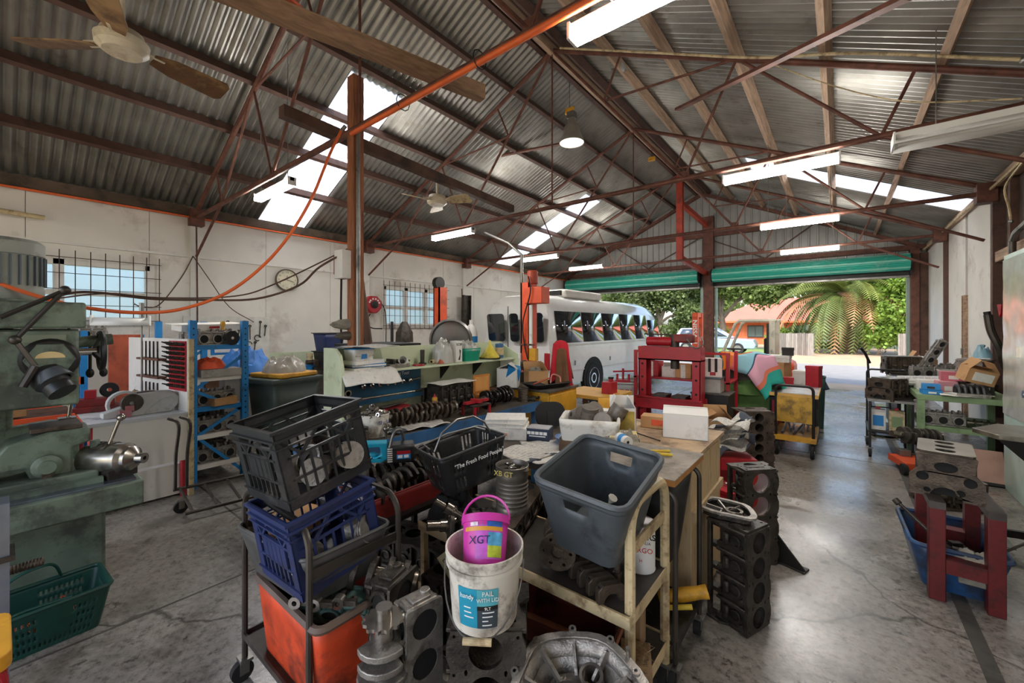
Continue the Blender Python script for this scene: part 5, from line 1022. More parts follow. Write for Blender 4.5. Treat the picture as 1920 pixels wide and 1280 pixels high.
def drape(r0, r1, h, a0, a1, seed, n=26):
    def f(u, v):
        a = a0 + (a1 - a0) * u; k_ = v; r = r0 + (r1 - r0) * k_ ** .6; fold = .022 * k_ * math.sin(a * 7 + seed) + .012 * k_ * math.sin(a * 13 + seed * 2)
        q = min(1, v / .2); r = (r0 * 1.1 * math.sin(q * PI / 2) if v < .2 else r0 * 1.1 + (r1 - r0) * (v - .2)) * (1 + .18 * math.sin(a * 3 + seed)); zz = h * .12 * (1 - math.cos(q * PI / 2)) + h * .88 * max(0, (v - .2) / .8) * (1 + .14 * math.sin(a * 2.3 + seed))
        return ((r + fold) * math.cos(a), (r + fold) * math.sin(a), h + .02 - zz)
    return MB().grid(n, 12, f)
drape(.07, .12, .47, -2.6, 2.6, 1).o('red_cloth', mat('red_cloth', 'c0202e', .9, var=.15), t, sol=.006); drape(.08, .135, .40, -2.0, .6, 4).o('brown_rag', mat('brown_rag', '6d4a30', .95, var=.3), t, sol=.005)
boxy('battery_case', 'black open box with red inside on the yellow cabinet', 'box', (-2.86, 3.86, .957), [('box', (-.1, -.14, 0), (.1, .14, .12), m_black), ('lining', (-.08, -.12, .118), (.02, .0, .124), m_red)])
turned('oil_filter', 'dark cylindrical oil filter tilted on the black box', 'filter', (-2.86, 3.82, 1.115), [('can', [(0, 0), (.04, 0), (.042, .01), (.042, .11), (.03, .12), (0, .12)], m_cast), ('ring', [(.043, .09), (.043, .1)], m_steel)], rot=(.9, 0, .6))
boxy('jerry_bottle', 'small red oil bottle on the yellow plank bench', 'bottle', (-2.05, 4.35, .84), [('body', (-.06, -.08, 0), (.06, .08, .13), m_red), ('neck', (-.02, .02, .13), (.02, .06, .16), m_red), ('cap', (-.025, .015, .16), (.025, .065, .18), m_black)])
t = boxy('plank_bench', 'low bench with a yellow plank top behind the cabinet', 'bench', (-2.2, 4.35, 0), [('top', (-.35, -.3, .8), (.3, .3, .84), mat('yellow_plank', 'c9973c', .6, var=.2, stretch=(1, 6, 6)))]); legs(t, -.3, .26, -.26, .26, .8, .05, m_darkwood)
# ---------------- paper-strewn table behind the cream trolley ----------------
pt = boxy('parts_table', 'dark table covered with newspapers and boxes behind the ribbed tin', 'table', (-1.6, 2.5, 0), [('top', (-.42, -.5, .74), (.36, .55, .78), m_btop)]); legs(pt, -.38, .32, -.46, .5, .74, .05, m_darkwood)
for i, (px, py, s, rz_, lab) in enumerate(((1030, 842, .42, .9, 'open newspaper with a colour photo on the parts table'), (1060, 855, .4, .3, 'crumpled newspaper beside the grey tub'), (985, 850, .3, 1.4, 'newspaper under the ribbed tin side of the table'))):
    p = W(px, py, z=.79); sheet(.3, s, .035, 6, i + 20, fn=lambda X, Y, Z, u, v: (X, Y, abs(Z) + .002)).o('newspaper', (newsmat('newsprint_pink', 'dcd7ce', 'c98a72'), m_paper, nw)[i], loc=(p.x, p.y, .782 + .004 * i), rz=rz_, sol=.003, label=lab, cat='newspaper', group='newspapers')
p = W(950, 812, z=.8); t = boxy('white_carton', 'long white carton under the phone books', 'carton', (p.x, p.y, .782), [('box', (-.16, -.12, 0), (.16, .12, .085), m_cardw), ('logo', (-.05, -.122, .03), (.02, -.119, .05), mat('orange_print', 'd0783c', .6))], rz=.55)
for i in range(2): book(('lower grubby phone book on the white carton', 'upper grubby phone book on the white carton')[i], (p.x - .01 * i, p.y, .868 + .03 * i), .3, .24, .029, m_paper, .5 + .15 * i)
p = W(1012, 818, z=.8); t = boxy('parts_carton', 'dark navy carton with white brand lettering', 'carton', (p.x, p.y, .785), [('box', (-.085, -.07, 0), (.085, .07, .085), mat('navy_card', '222d42', .5, var=.1)), ('lid', (-.08, -.065, .085), (.08, .065, .087), mat('grey_card', '8c8c8c', .4))], rz=.35); [MB().b2((-.075 + .03 * i, -.0715, .045), (-.05 + .03 * i, -.0695, .066)).o('print', m_wt, t) for i in range(5)]; MB().b2((-.06, -.0715, .03), (.06, -.0695, .037)).o('print', m_wt, t)
p = W(1068, 822, z=.82); t = turned('blue_bowl', 'shallow blue plastic bowl with a rag in it', 'bowl', (p.x, p.y, .785), [('bowl', [(0, .004), (.07, 0), (.1, .05), (.104, .05), (.098, .048), (.068, .008), (0, .01)], mat('blue_plastic', '1d5c9c', .4))]); heap(.15, .13, .05, 6, 16, .5, 14).o('rag', m_cardw, t, loc=(0, 0, .03))
t = T('seat_cushion', 'dark rounded seat backrest behind the navy carton', 'cushion', (-1.84, 2.8, .782), rot=(PI / 2 - .25, 0, .75)); MB().plate(rrect(.24, .2, .08, 5, 0, .1), .05).o('pad', m_rubber, t, bev=.015); MB().b2((-.03, .0, .05), (.03, .12, .06)).o('bracket', m_black, t)
p = W(1100, 815, z=.9); t = boxy('brown_carton', 'flattened oily brown carton under the foam box', 'carton', (p.x, p.y + .05, .782), [('box', (-.18, -.12, 0), (.17, .12, .1), mat('oily_card', '6a523c', .8, var=.3)), ('flap', (-.17, -.125, .06), (.0, -.12, .095), MATS['oily_card'])], rz=.3)
fb = T('foam_box', 'white polystyrene box full of used pistons', 'foam box', (p.x, p.y + .05, .885), .42); tub(fb, mat('grubby_foam', 'dcd8ce', .9, var=.05, dirt=.18, dcol='8a7450', ds=8), .33, .25, .36, .28, .125, .02, th=.02, rim=.006)
p0 = T('piston', 'upright piston with skirt at the front of the foam box', 'piston', (p.x + .02, p.y, 1.0), rot=(.2, .1, .4), group='pistons in the foam box'); piston(p0, .055, .09, mat('carboned_alu', '7d746a', .5, .5, var=.3, dirt=.3))
for l_, r_, lab in (((-.12, .03, .985), (1.1, .3, 1), 'piston on its side at the left of the foam box'), ((-.05, .1, 1.0), (.6, -.7, 2), 'piston tilted at the back of the foam box'), ((.12, .12, 1.0), (-.2, .5, .2), 'tall piston at the right of the foam box'), ((.1, .02, .99), (1.3, 0, .3), 'short piston at the right front of the foam box')):
    dup(p0, (p.x + l_[0], p.y + l_[1] + .03, l_[2]), rot=r_, label=lab)
# ---------------- plywood cabinet and boxes ----------------
pc_ = T('plywood_cabinet', 'worn cream plywood cabinet with boxes on top', 'cabinet', (-.93, 2.66, 0)); MB().b2((-.31, -.34, .02), (.31, .34, .88)).o('body', m_ply, pc_, bev=.004); MB().b2((-.33, -.36, .88), (.33, .36, .9)).o('top', mat('stained_ply', 'b59a7a', .75, var=.25, dirt=.4, dcol='5a4232', ds=4), pc_)
for y in (-.16, .06): MB().b2((.31, y, .04), (.318, y + .2, .86)).o('panel_board', m_ply, pc_)
MB().b2((.31, -.34, .55), (.33, .34, .6)).o('rail', m_ply, pc_)
t = T('cardboard_box', 'closed white cardboard box on the plywood cabinet', 'box', (-.77, 2.74, .902), .28); cbox(t, .26, .19, .15, m_cardw); 
for s in (-1, 1): MB().b2((-.13, 0, 0), (.13, .11, .003)).o('flap', m_cardw, t, loc=(0, s * .095, .15), rot=(.32 if s < 0 else .32, 0, 0 if s < 0 else PI))
t = T('cardboard_box', 'yellow and white parts box with open flap', 'box', (-1.14, 2.62, .902), .5); cbox(t, .16, .13, .16, m_cardw, (None, -30, 10, -20), fl=.5); MB().b2((-.07, -.069, .02), (.07, -.065, .14)).o('yellow_panel', mat('mouldy_yellow', 'bfa348', .7, var=.3, dirt=.4, dcol='7c7040'), t)
t = T('cardboard_box', 'black shallow carton lid in front of the yellow parts box', 'box', (-1.23, 2.44, .86), rot=(.3, 0, .35)); cbox(t, .24, .16, .05, mat('black_card', '2a2826', .6))
boxy('gasket_carton', 'thin yellow printed carton lying on the plywood cabinet', 'carton', (-1.04, 2.4, .902), [('box', (-.09, -.07, 0), (.09, .07, .03), m_black), ('cover', (-.085, -.066, .03), (.085, .066, .032), newsmat('yellow_print_card', 'd8bc48', '2c2a2a'))], rz=.5, rot=(.15, 0, .5))
t = boxy('checker_carton', 'white carton with black triangle print', 'carton', (-1.27, 2.62, .905), [('box', (-.06, -.05, 0), (.06, .05, .12), m_cardw)], rz=.5)
for i in range(3): m = MB(); m.at((-.035 + i * .035, -.0505, .06), (PI / 2, 0, 0)); m.plate([(-.015, -.02), (.015, -.02), (0, .02)], .001); m.o('print', m_black, t)
boxy('yellow_board', 'yellow board standing behind the checker carton', 'board', (-1.3, 2.8, .902), [('board', (-.1, 0, 0), (.1, .006, .17), m_yellow), ('flap', (.0, -.06, .165), (.1, 0, .17), mat('peach_card', 'd8a888', .8))], rz=.4)
boxy('brown_carton', 'low brown carton between the yellow box and the white box', 'carton', (-.98, 2.86, .902), [('box', (-.11, -.06, 0), (.11, .06, .08), m_card), ('label', (-.04, -.061, .02), (.05, -.059, .06), m_orange)], rz=.2)
t = T('oily_rag', 'crumpled cream rag at the corner of the plywood cabinet', 'rag', (-.99, 2.36, .902)); heap(.13, .12, .06, 2, 18, .6, 18).o('cloth', m_rag, t); MB().b2((-.02, -.01, .03), (.05, .012, .05)).o('fold', m_rag, t, rot=(.2, .3, .4))
t = T('steel_rod', 'thin bent steel rod lying across the plywood top', 'rod', (-.98, 2.55, .91), -.5); MB().cyl((-.12, 0, .0), (.16, 0, .004), .004).o('rod', m_cast, t); MB().lathe([(.01, 0), (.022, 0), (.022, .012), (.01, .012)], 12, c=(-.14, 0, -.004)).o('eye', m_cast, t)
# ---------------- black utility trolley with board ----------------
ut = T('utility_trolley', 'black steel trolley with a board top between cream hoop and plywood cabinet', 'trolley', (-.83, 2.08, 0))
for s in (-1, 1): hoop((-.25 if s > 0 else -.25, s * .2, 0), (.26, s * .2, 0), .86, .012, .05, .1).o('frame_hoop', m_tube_d, ut)
for s in (-1, 1):
    for q in (-1, 1): caster(ut, s * .255, q * .2, .04)
MB().b2((-.26, -.2, .17), (.26, .2, .185)).b2((.255, -.21, .16), (.27, .21, .2)).o('lower_shelf', m_black, ut)
boxy('chipboard_sheet', 'brown-edged board lying on the black bin', 'board', (-.84, 2.08, .895), [('board', (-.28, -.24, 0), (.28, .25, .028), mat('chip_edge', 'a8743c', .8, var=.2)), ('laminate', (-.281, -.241, .028), (.281, .251, .031), mat('grey_laminate', '8d8376', .5, var=.2, dirt=.3))])
t = T('plastic_bin', 'black plastic bin held in the utility trolley', 'bin', (-.83, 2.08, .44)); tub(t, m_blackp, .36, .28, .47, .37, .43, .03, rim=.014); MB().b2((.208, .0, .28), (.212, .04, .3)).o('badge', m_red, t)
t = turned('paper_roll', 'blue and white paper label roll on the board', 'roll', (-.95, 2.2, .96), [('roll', [(.008, -.05), (.03, -.05), (.03, .05), (.008, .05)], m_cardw), ('band', [(.0305, -.02), (.0305, .02)], m_blue)], rot=(PI / 2, 0, .9))
pl_ = T('pliers', 'yellow handled pliers lying on the board', 'pliers', (-.8, 2.13, .938), .5); m_yp = mat('yellow_grip', 'd8b83c', .45)
for s in (-1, 1): MB().tube(curve([(0, 0, 0), (.05, s * .02, 0), (.13, s * .035, 0)], 5), .008, 6).o('grip', m_yp, pl_)
MB().tube([(0, 0, 0), (-.05, .005, 0)], [.014, .006], 8).o('jaw', m_mach, pl_)
t = T('pliers', 'yellow circlip pliers beside the paper roll', 'pliers', (-.9, 2.12, .94), -.3)
for s in (-1, 1): MB().tube(curve([(0, 0, 0), (.06, s * .025, 0), (.12, s * .02, 0)], 5), .007, 6).o('grip', m_yp, t)
MB().tube([(0, 0, 0), (-.06, 0, 0)], [.012, .004], 8).o('jaw', m_mach, t)
turned('grease_can', 'small greasy can at the corner of the board', 'can', (-1.03, 1.98, .928), [('can', [(0, 0), (.03, 0), (.03, .05), (.026, .052), (.026, .02), (0, .02)], m_cast2)])
t = T('grinder_tool', 'yellow angle grinder with cable on the lower black shelf', 'angle grinder', (-.72, 2.1, .215), .5); MB().lathe([(.02, 0), (.032, .01), (.034, .12), (.03, .2), (.034, .24)], 14, axis=(1, 0, .25)).o('body', mat('scuffed_yellow', 'dba32a', .45, var=.2, dirt=.3), t); MB().tube(curve([(0, 0, 0), (-.08, .02, .05), (-.12, -.05, .02), (-.05, -.1, -.02)], 5), .005, 6).o('cable', m_rubber, t); MB().cyl((.0, -.06, -.01), (.14, -.09, .03), .012).o('side_handle', m_yp, t)
for i, (x, y) in enumerate(((-.85, 2.0), (-.8, 1.96), (-.9, 2.08), (-.95, 2.0))):
    t = T('swarf_heap', ('bright tangle of steel offcuts on the lower black shelf', 'steel offcuts at the front of the lower black shelf', 'steel offcuts at the back of the lower black shelf', 'steel offcuts at the left of the lower black shelf')[i], 'steel scrap', (x, y, .186), group='steel offcuts'); rnd = random.Random(i)
    m = MB()
    for k_ in range(26): m.at((rnd.uniform(-.07, .07), rnd.uniform(-.07, .07), .03 + rnd.uniform(0, .07)), (rnd.uniform(0, 6), rnd.uniform(0, 6), rnd.uniform(0, 6))).box((0, 0, 0), (rnd.uniform(.03, .09), .015, .006))
    o = m.o('offcuts', m_mach, t); o['kind'] = 'stuff'
# ---------------- standing engine blocks right of the cabinet ----------------
def stand(name, lab, loc, rz, L, Wd, H, n, **k):
    t = T(name, lab, 'engine block', loc, group='engine blocks'); t.rotation_euler = (Matrix.Rotation(rz, 4, 'Z') @ Matrix.Rotation(PI / 2, 4, 'Y')).to_euler(); t.location.z += L / 2 + .012; block(t, L, Wd, H, n, **k); return t
# deck faces +X rotated by rz
stand('engine_block', 'black four-bore engine block standing on end nearest the plywood cabinet front', (-.53, 2.56, 0), -.38, .52, .22, .22, 4, mt=m_cast, liner=m_mach)
t = bpy.data.objects['engine_block.%03d' % (sum(o.name.startswith('engine_block') for o in bpy.data.objects) - 1)]
tp = T('engine_plate', 'cast timing cover plate lying on the nearest standing engine block', 'cover', (-.5, 2.55, .547), -.4); ol2 = [(.15 * (1 + .15 * math.cos(3 * a)) * math.cos(a), .12 * (1 + .2 * math.sin(2 * a)) * math.sin(a)) for a in [2 * PI * i / 24 for i in range(24)]]
MB().plate(ol2, .012, [[(x * .8, y * .8) for x, y in ol2]], z0=.03).o('flange', m_alu, tp); MB().loft([[(x * .82, y * .82, z) for x, y in ol2] for z in (0, .035)], cap1=False).o('pan', m_cast, tp); MB().lathe([(.03, 0), (.045, 0), (.045, .03), (.03, .03)], 16, c=(.04, .02, 0)).o('seal_boss', m_mach, tp)
for a in range(5): MB().bar((.02 * math.cos(a), .02 * math.sin(a), .01), (.1 * math.cos(a * 1.25), .09 * math.sin(a * 1.25), .03), .008, .02).o('rib', m_alu, tp)
stand('engine_block', 'black engine block standing on end with red and white bores', (-.52, 3.28, 0), -.75, .62, .26, .16, 4, mt=m_cast, liner=mat('white_liner', 'cfcac2', .4, .2), caps=mat('red_bore', 'c8382c', .5))
t = boxy('stand_bracket', 'black triangular steel bracket beside the red-bored block', 'bracket', (-.28, 3.3, 0), [('base', (-.12, -.03, 0), (.12, .05, .012), m_black)], rz=-.3); m = MB(); m.at(rot=(PI / 2, 0, 0)); m.plate([(-.12, .01), (.12, .01), (-.08, .22), (-.12, .22)], .012); m.o('gusset', m_black, t)
stand('engine_block', 'brown ribbed engine block standing beside the yellow trolley', (-.82, 5.3, 0), -.9, .66, .34, .24, 6, mt=m_cast2, liner=m_cast2)
tp2 = dup(tp, (-.86, 3.3, .40), .9, 'round cast cover resting beside the red-bored block'); boxy('timber_block', 'low timber block under the round cast cover', 'timber block', (-.86, 3.3, 0), [('block', (-.1, -.1, 0), (.1, .1, .4), m_darkwood)])
nb = T('newspaper_heap', 'heap of crumpled newspapers on a red floor jack', 'newspapers', (-.78, 3.98, .52), .4)
for i in range(5): sheet(.28, .34, .09, 7, 30 + i, 12, 12).o('newspaper_sheet', newsmat('newsprint_blue', 'd4cab6', '4a6a8c') if i % 2 else nw, nb, loc=(R.uniform(-.07, .07), R.uniform(-.07, .07), .05 + .05 * i), rot=(R.uniform(-.6, .6), R.uniform(-.6, .6), R.uniform(0, 3)), sol=.002)
rj = boxy('floor_jack', 'red floor jack under the crumpled newspapers', 'jack', (-.72, 3.92, 0), [('frame', (-.2, -.1, .05), (.25, .1, .14), m_red), ('arm', (-.1, -.04, .14), (.2, .04, .4), m_red), ('saddle', (-.12, -.12, .4), (.16, .12, .5), m_red), ('handle_socket', (-.3, -.02, .2), (-.1, .02, .26), m_chrome)], rz=.5)
t = boxy('red_toolbox', 'flat red metal toolbox beside the red-bored block', 'toolbox', (-.74, 3.62, 0), [('box', (-.16, -.1, 0), (.16, .1, .3), m_red), ('lid', (-.165, -.105, .3), (.165, .105, .33), m_red), ('handle', (-.05, -.01, .33), (.05, .01, .36), m_chrome)], rz=-.4); text('IEF', .07, m_wt, t, (.03, -.102, .2), (PI / 2, 0, 0))
# blocks and heads on the floor between cabinet and press
e0 = T('engine_block', 'dark engine block on the floor left of the press foot', 'engine block', (-2.0, 4.1, 0), .2, 'engine blocks'); block(e0, .5, .26, .32, 4, m_cast)
for l_, rz_, lab in (((-1.35, 3.75, 0), 1.2, 'dark engine block on the floor behind the white box'), ((-1.15, 4.35, 0), .1, 'dark engine block on the floor under the press bed'), ((-2.35, 5.2, 0), .3, 'dark engine block on the floor under the grey post tote'), ((-1.75, 3.5, 0), .8, 'dark engine block on the floor behind the foam box')): dup(e0, l_, rz_, lab)
h0 = T('cylinder_head', 'alloy cylinder head resting on the block under the press', 'cylinder head', (-1.35, 3.87, .34), 1.0, 'background cylinder heads'); head(h0, .45, .17, .1, 4, m_alu, 'springs')
for l_, rz_, lab in (((-1.95, 4.12, .34), .4, 'alloy cylinder head on the block left of the press foot'), ((-1.15, 4.35, .34), .2, 'alloy cylinder head on the block under the press bed')): dup(h0, l_, rz_, lab)
# ---------------- red hydraulic press ----------------
pr = T('hydraulic_press', 'red steel workshop press with jack cylinder on top', 'press', (-1.57, 5.0, 0)); hw = .31
for s in (-1, 1):
    MB().b2((s * hw - .045, -.09, 0), (s * hw + .045, -.075, 1.36)).b2((s * hw + .035 * s, -.09, 0), (s * hw + .05 * s, .09, 1.36)).b2((s * hw - .045, .075, 0), (s * hw + .045, .09, 1.36)).o('upright', m_red, pr)
    MB().b2((s * hw - .05, -.3, 0), (s * hw + .05, .3, .05)).o('foot', m_red, pr)
    for i in range(6): MB().cyl((s * hw, -.095, .35 + i * .16), (s * hw, -.088, .35 + i * .16), .013, n=10).o('pin_hole', m_hole, pr)
MB().b2((-.36, -.1, 1.2), (.36, -.08, 1.36)).b2((-.36, .08, 1.2), (.36, .1, 1.36)).b2((-.36, -.1, 1.2), (.36, .1, 1.215)).o('crown', m_red, pr)
MB().b2((-.38, -.12, .62), (.38, -.1, .76)).b2((-.38, .1, .62), (.38, .12, .76)).b2((-.38, -.13, .62), (.38, .13, .635)).b2((-.38, -.14, .75), (.38, -.09, .765)).o('bed', m_red, pr)
for x in (-.1, .12): MB().b2((x - .08, -.12, .766), (x + .08, .1, .79)).o('arbor_plate', m_cast, pr)
MB().cyl((-.28, 0, 1.42), (.02, 0, 1.42), .055).o('cylinder', m_red, pr); MB().cyl((.05, 0, 1.1), (.05, 0, 1.5), .05).o('ram', m_cast, pr); MB().box((.15, 0, 1.46), (.24, .1, .1)).o('pump', mat('dark_red_pump', '7a2420', .5, dirt=.3), pr, bev=.02); MB().cyl((.1, -.02, 1.5), (-.3, -.05, 1.51), .008).o('pump_lever', m_cast, pr); MB().tube(curve([(.2, -.05, 1.45), (.3, -.12, 1.36), (.38, -.08, 1.4), (.34, 0, 1.48)], 5), .007, 6).o('hose', m_steel, pr)
# red shelf frame with boxes behind the press
rf = T('red_shelf', 'red angle-iron shelf full of boxes behind the press', 'shelf', (-1.6, 5.75, 0))
for x in (-.6, .55):
    for y in (-.25, .25): MB().b2((x - .02, y - .02, 0), (x + .02, y + .02, 1.28)).o('upright', m_red, rf)
for z in (.55, .92): MB().b2((-.62, -.27, z - .02), (.57, .27, z)).o('shelf_board', m_red, rf)
MB().b2((-.62, -.26, 1.25), (.57, -.24, 1.28)).o('top_rail', m_red, rf)
for i, (x, w_, h, c, lab) in enumerate(((-.42, .2, .2, m_red, 'red and white carton on the red shelf, leftmost'), (-.2, .18, .14, m_cardw, 'white carton on the red shelf, second'), (.0, .2, .18, m_card, 'brown carton with tape on the red shelf'), (.22, .22, .22, m_card, 'slatted brown carton on the red shelf'), (.42, .18, .12, m_black, 'dark tin box on the red shelf, rightmost'))):
    t = T('cardboard_box', lab, 'box', (-1.6 + x, 5.7, .922), R.uniform(-.2, .2), 'boxes on the red shelf'); cbox(t, w_, .2, h, c, (-120, None, -60, None) if i % 2 else (None,) * 4); MB().b2((-.03, -.101, 0), (.03, -.1002, h)).o('tape', m_paper, t)
for i, x in enumerate((-.4, -.1, .2, .42)): dup(h0, (-1.6 + x, 5.75, .552), 1.3 + .2 * i, ('dirty cylinder head on the lower red shelf, leftmost', 'dirty cylinder head on the lower red shelf, second', 'dirty cylinder head on the lower red shelf, third', 'dirty cylinder head on the lower red shelf, rightmost')[i])
boxy('timber_offcut', 'round brown timber offcut leaning on the shelf boxes', 'timber', (-1.35, 5.55, 1.12), [('stick', (-.03, -.03, -.2), (.03, .03, .22), m_ply)], rot=(0, -1.1, .4))
# POST tote on bench
boxy('steel_bench', 'dark steel bench under the grey post tote', 'bench', (-2.56, 5.75, 0), [('top', (-.35, -.3, .5), (.3, .3, .53), m_black), ('end_panel', (-.34, -.28, 0), (-.3, .28, .5), m_black), ('end_panel', (.26, -.28, 0), (.3, .28, .5), m_black)])
t = T('post_tote', 'grey plastic postal tote with red emblem and lettering', 'tote', (-2.42, 5.6, .532), .3); tub(t, mat('light_grey_plastic', 'a9aca8', .5, var=.08, dirt=.12), .34, .26, .4, .3, .27, .03, rim=.014)
o = MB().b2((-.165, -.149, .135), (-.075, -.14, .225)).o('emblem', m_red, t); MB().tube([(-.12 + .03 * math.cos(a), -.15, .18 + .03 * math.sin(a)) for a in [-2.2 + 4.6 * i / 12 for i in range(13)]], .007, 6).bar((-.143, -.15, .15), (-.143, -.15, .21), .012, .004).o('emblem_mark', m_wt, o); text('POST', .075, m_red, t, (.05, -.147, .175), (PI / 2 - .07, 0, 0), bold=.002)
t = T('engine_hoist_head', 'red valve spring tester on top of the post tote', 'tool', (-2.42, 5.58, .8), .3); MB().b2((-.1, -.06, 0), (.1, .06, .04)).o('base', m_red, t)
for x in (-.08, 0, .08): MB().cyl((x, 0, .04), (x, 0, .2 - abs(x)), .016).o('post', m_red, t)
MB().cyl((-.14, 0, .15), (.16, 0, .17), .012).o('lever', m_red, t)
# carton stack and towel-covered machine
t = boxy('clear_container', 'clear plastic container with grey lid beside the press', 'container', (-1.2, 5.34, .82), [('tub', (-.12, -.1, 0), (.12, .1, .16), m_plas), ('lid', (-.13, -.11, .16), (.13, .11, .18), m_greyp)]); boxy('steel_cupboard', 'dark steel cupboard under the clear container', 'cupboard', (-1.18, 5.34, 0), [('body', (-.2, -.18, 0), (.2, .18, .8), m_black), ('top', (-.21, -.19, .8), (.21, .19, .82), m_cast)])
t = boxy('printed_carton', 'white carton with red print and black straps on the container', 'carton', (-1.19, 5.34, 1.002), [('box', (-.1, -.08, 0), (.1, .08, .22), mat('pinkish_card', 'd8c4bc', .7)), ('strap', (-.05, -.083, .06), (-.02, -.08, .22), m_rubber), ('strap', (.02, -.083, .06), (.05, -.08, .22), m_rubber), ('logo', (-.03, -.083, .02), (.03, -.08, .06), m_red)], rz=.3)
t = T('cardboard_box', 'open brown cardboard box beside the towel table', 'box', (-1.06, 4.92, .43), .45); cbox(t, .3, .24, .17, m_card, (-130, -40, 20, -60)); boxy('black_tub', 'black plastic tub under the open brown box', 'tub', (-1.06, 4.92, 0), [('tub', (-.18, -.15, 0), (.18, .15, .41), m_blackp), ('rim', (-.2, -.17, .39), (.2, .17, .43), m_blackp)])
tt = boxy('folding_table', 'dark table carrying the towel-covered machine', 'table', (-1.0, 6.55, 0), [('top', (-.5, -.35, .66), (.4, .35, .7), m_black), ('cloth', (-.42, -.36, .52), (.3, -.352, .7), mat('green_canvas', '4c6a34', .9, var=.2))]); legs(tt, -.45, .35, -.3, .3, .66, .05, m_red)
tw = T('covered_machine', 'machine draped with a striped orange, aqua and pink beach towel', 'machine', (-1.0, 6.45, .702))
MB().b2((-.18, -.14, 0), (.16, .14, .3)).o('housing', m_cast, tw, bev=.04); heap(.56, .5, .14, 11, 18, .3, 5).o('green_cover', mat('green_canvas', '4c6a34'), tw)
def towel_mat():
    m = mat('striped_towel', 'c0c0c0', .95, var=0); n, l = m.node_tree.nodes, m.node_tree.links; b = n['Principled BSDF']; tc = n.new('ShaderNodeUVMap'); s = n.new('ShaderNodeSeparateXYZ'); r = n.new('ShaderNodeValToRGB'); r.color_ramp.interpolation = 'CONSTANT'; l.new(tc.outputs[0], s.inputs[0]); l.new(s.outputs[0], r.inputs[0]); e = r.color_ramp.elements
    st = [(0, 'd8604c'), (.1, 'd88a84'), (.16, '8fc4c0'), (.3, '2f4a50'), (.32, 'e07a24'), (.48, 'd86a6a'), (.52, '8fbfcb'), (.68, '34506a'), (.7, 'd8a0b0'), (.84, 'e0785c'), (.88, '2fa090')]
    while len(e) < len(st): e.new(.5)
    for k_, (p_, c) in zip(e, st): k_.position = p_; k_.color = lin(c)
    l.new(r.outputs[0], b.inputs['Base Color']); return m
tw.scale = (1.4, 1.3, 1.45); m_tow = towel_mat()
def tf(u, v):
    x = (u - .5) * .95; y = (v - .42) * .8; c = Vector((x * .6, y * .6, 0)); r = math.hypot(x / .24, y / .22); z = .36 - .0 * r
    if r > 1: k_ = r - 1; z -= .26 * min(k_, 1.6); s = (1 + k_ * .28) / r; x, y = x * s, y * s
    return (x + .02 * math.sin(v * 18), y + .02 * math.sin(u * 22), z + .015 * math.sin(u * 19 + v * 7))
o = MB().grid(32, 26, tf).o('towel', m_tow, tw, rz=-.35, sol=.006); uv = o.data.uv_layers.new(name='UVMap')
for lp in o.data.loops: i = lp.vertex_index; uv.data[lp.index].uv = ((i % 33) / 32, (i // 33) / 26)
# red/white junk on low table right of towel
jt = boxy('steel_table', 'steel topped table behind the yellow trolley', 'table', (-.55, 7.4, 0), [('top', (-.45, -.35, .7), (.35, .4, .74), m_steel), ('drawer', (-.4, -.36, .6), (.3, -.35, .7), m_red)]); legs(jt, -.4, .3, -.3, .35, .7, .05, m_cast)
for i, (x, y, w_, d, h, z, c, lab) in enumerate(((-.75, 7.45, .3, .25, .32, .74, m_card, 'tall brown carton on the steel table'), (-.75, 7.45, .36, .3, .1, 1.062, m_cardw, 'flat white carton on top of the tall brown carton'), (-.42, 7.5, .22, .2, .2, .74, m_cardw, 'crumpled white carton on the steel table'), (-.28, 7.25, .16, .14, .3, .74, m_red, 'red tool box on the steel table'), (-.62, 7.2, .2, .12, .12, .74, m_red, 'small red and white parts tray on the steel table'), (-.6, 7.4, .14, .06, .12, 1.163, m_black, 'small dark speaker box on the white carton'))):
    boxy('carton' if i != 3 else 'tool_box', lab, 'box', (x, y, z), [('box', (-w_ / 2, -d / 2, 0), (w_ / 2, d / 2, h), c), ('lid', (-w_ / 2 - .004, -d / 2 - .004, h - .04), (w_ / 2 + .004, d / 2 + .004, h + .002), c)], rz=R.uniform(-.3, .3), group='boxes on the steel table')
t = T('waste_bin', 'dark green bin with a blue cloth over it behind the yellow trolley', 'bin', (-.3, 8.1, 0)); t.scale = (.85, .85, .95); tub(t, mat('dark_green_bin', '3c5a50', .5), .26, .26, .32, .32, .85, .08, rim=.012); drape(.06, .2, .3, -3.1, 3.1, 3).o('cloth', mat('navy_cloth', '3a4458', .9), t, loc=(0, 0, .66), sol=.006)
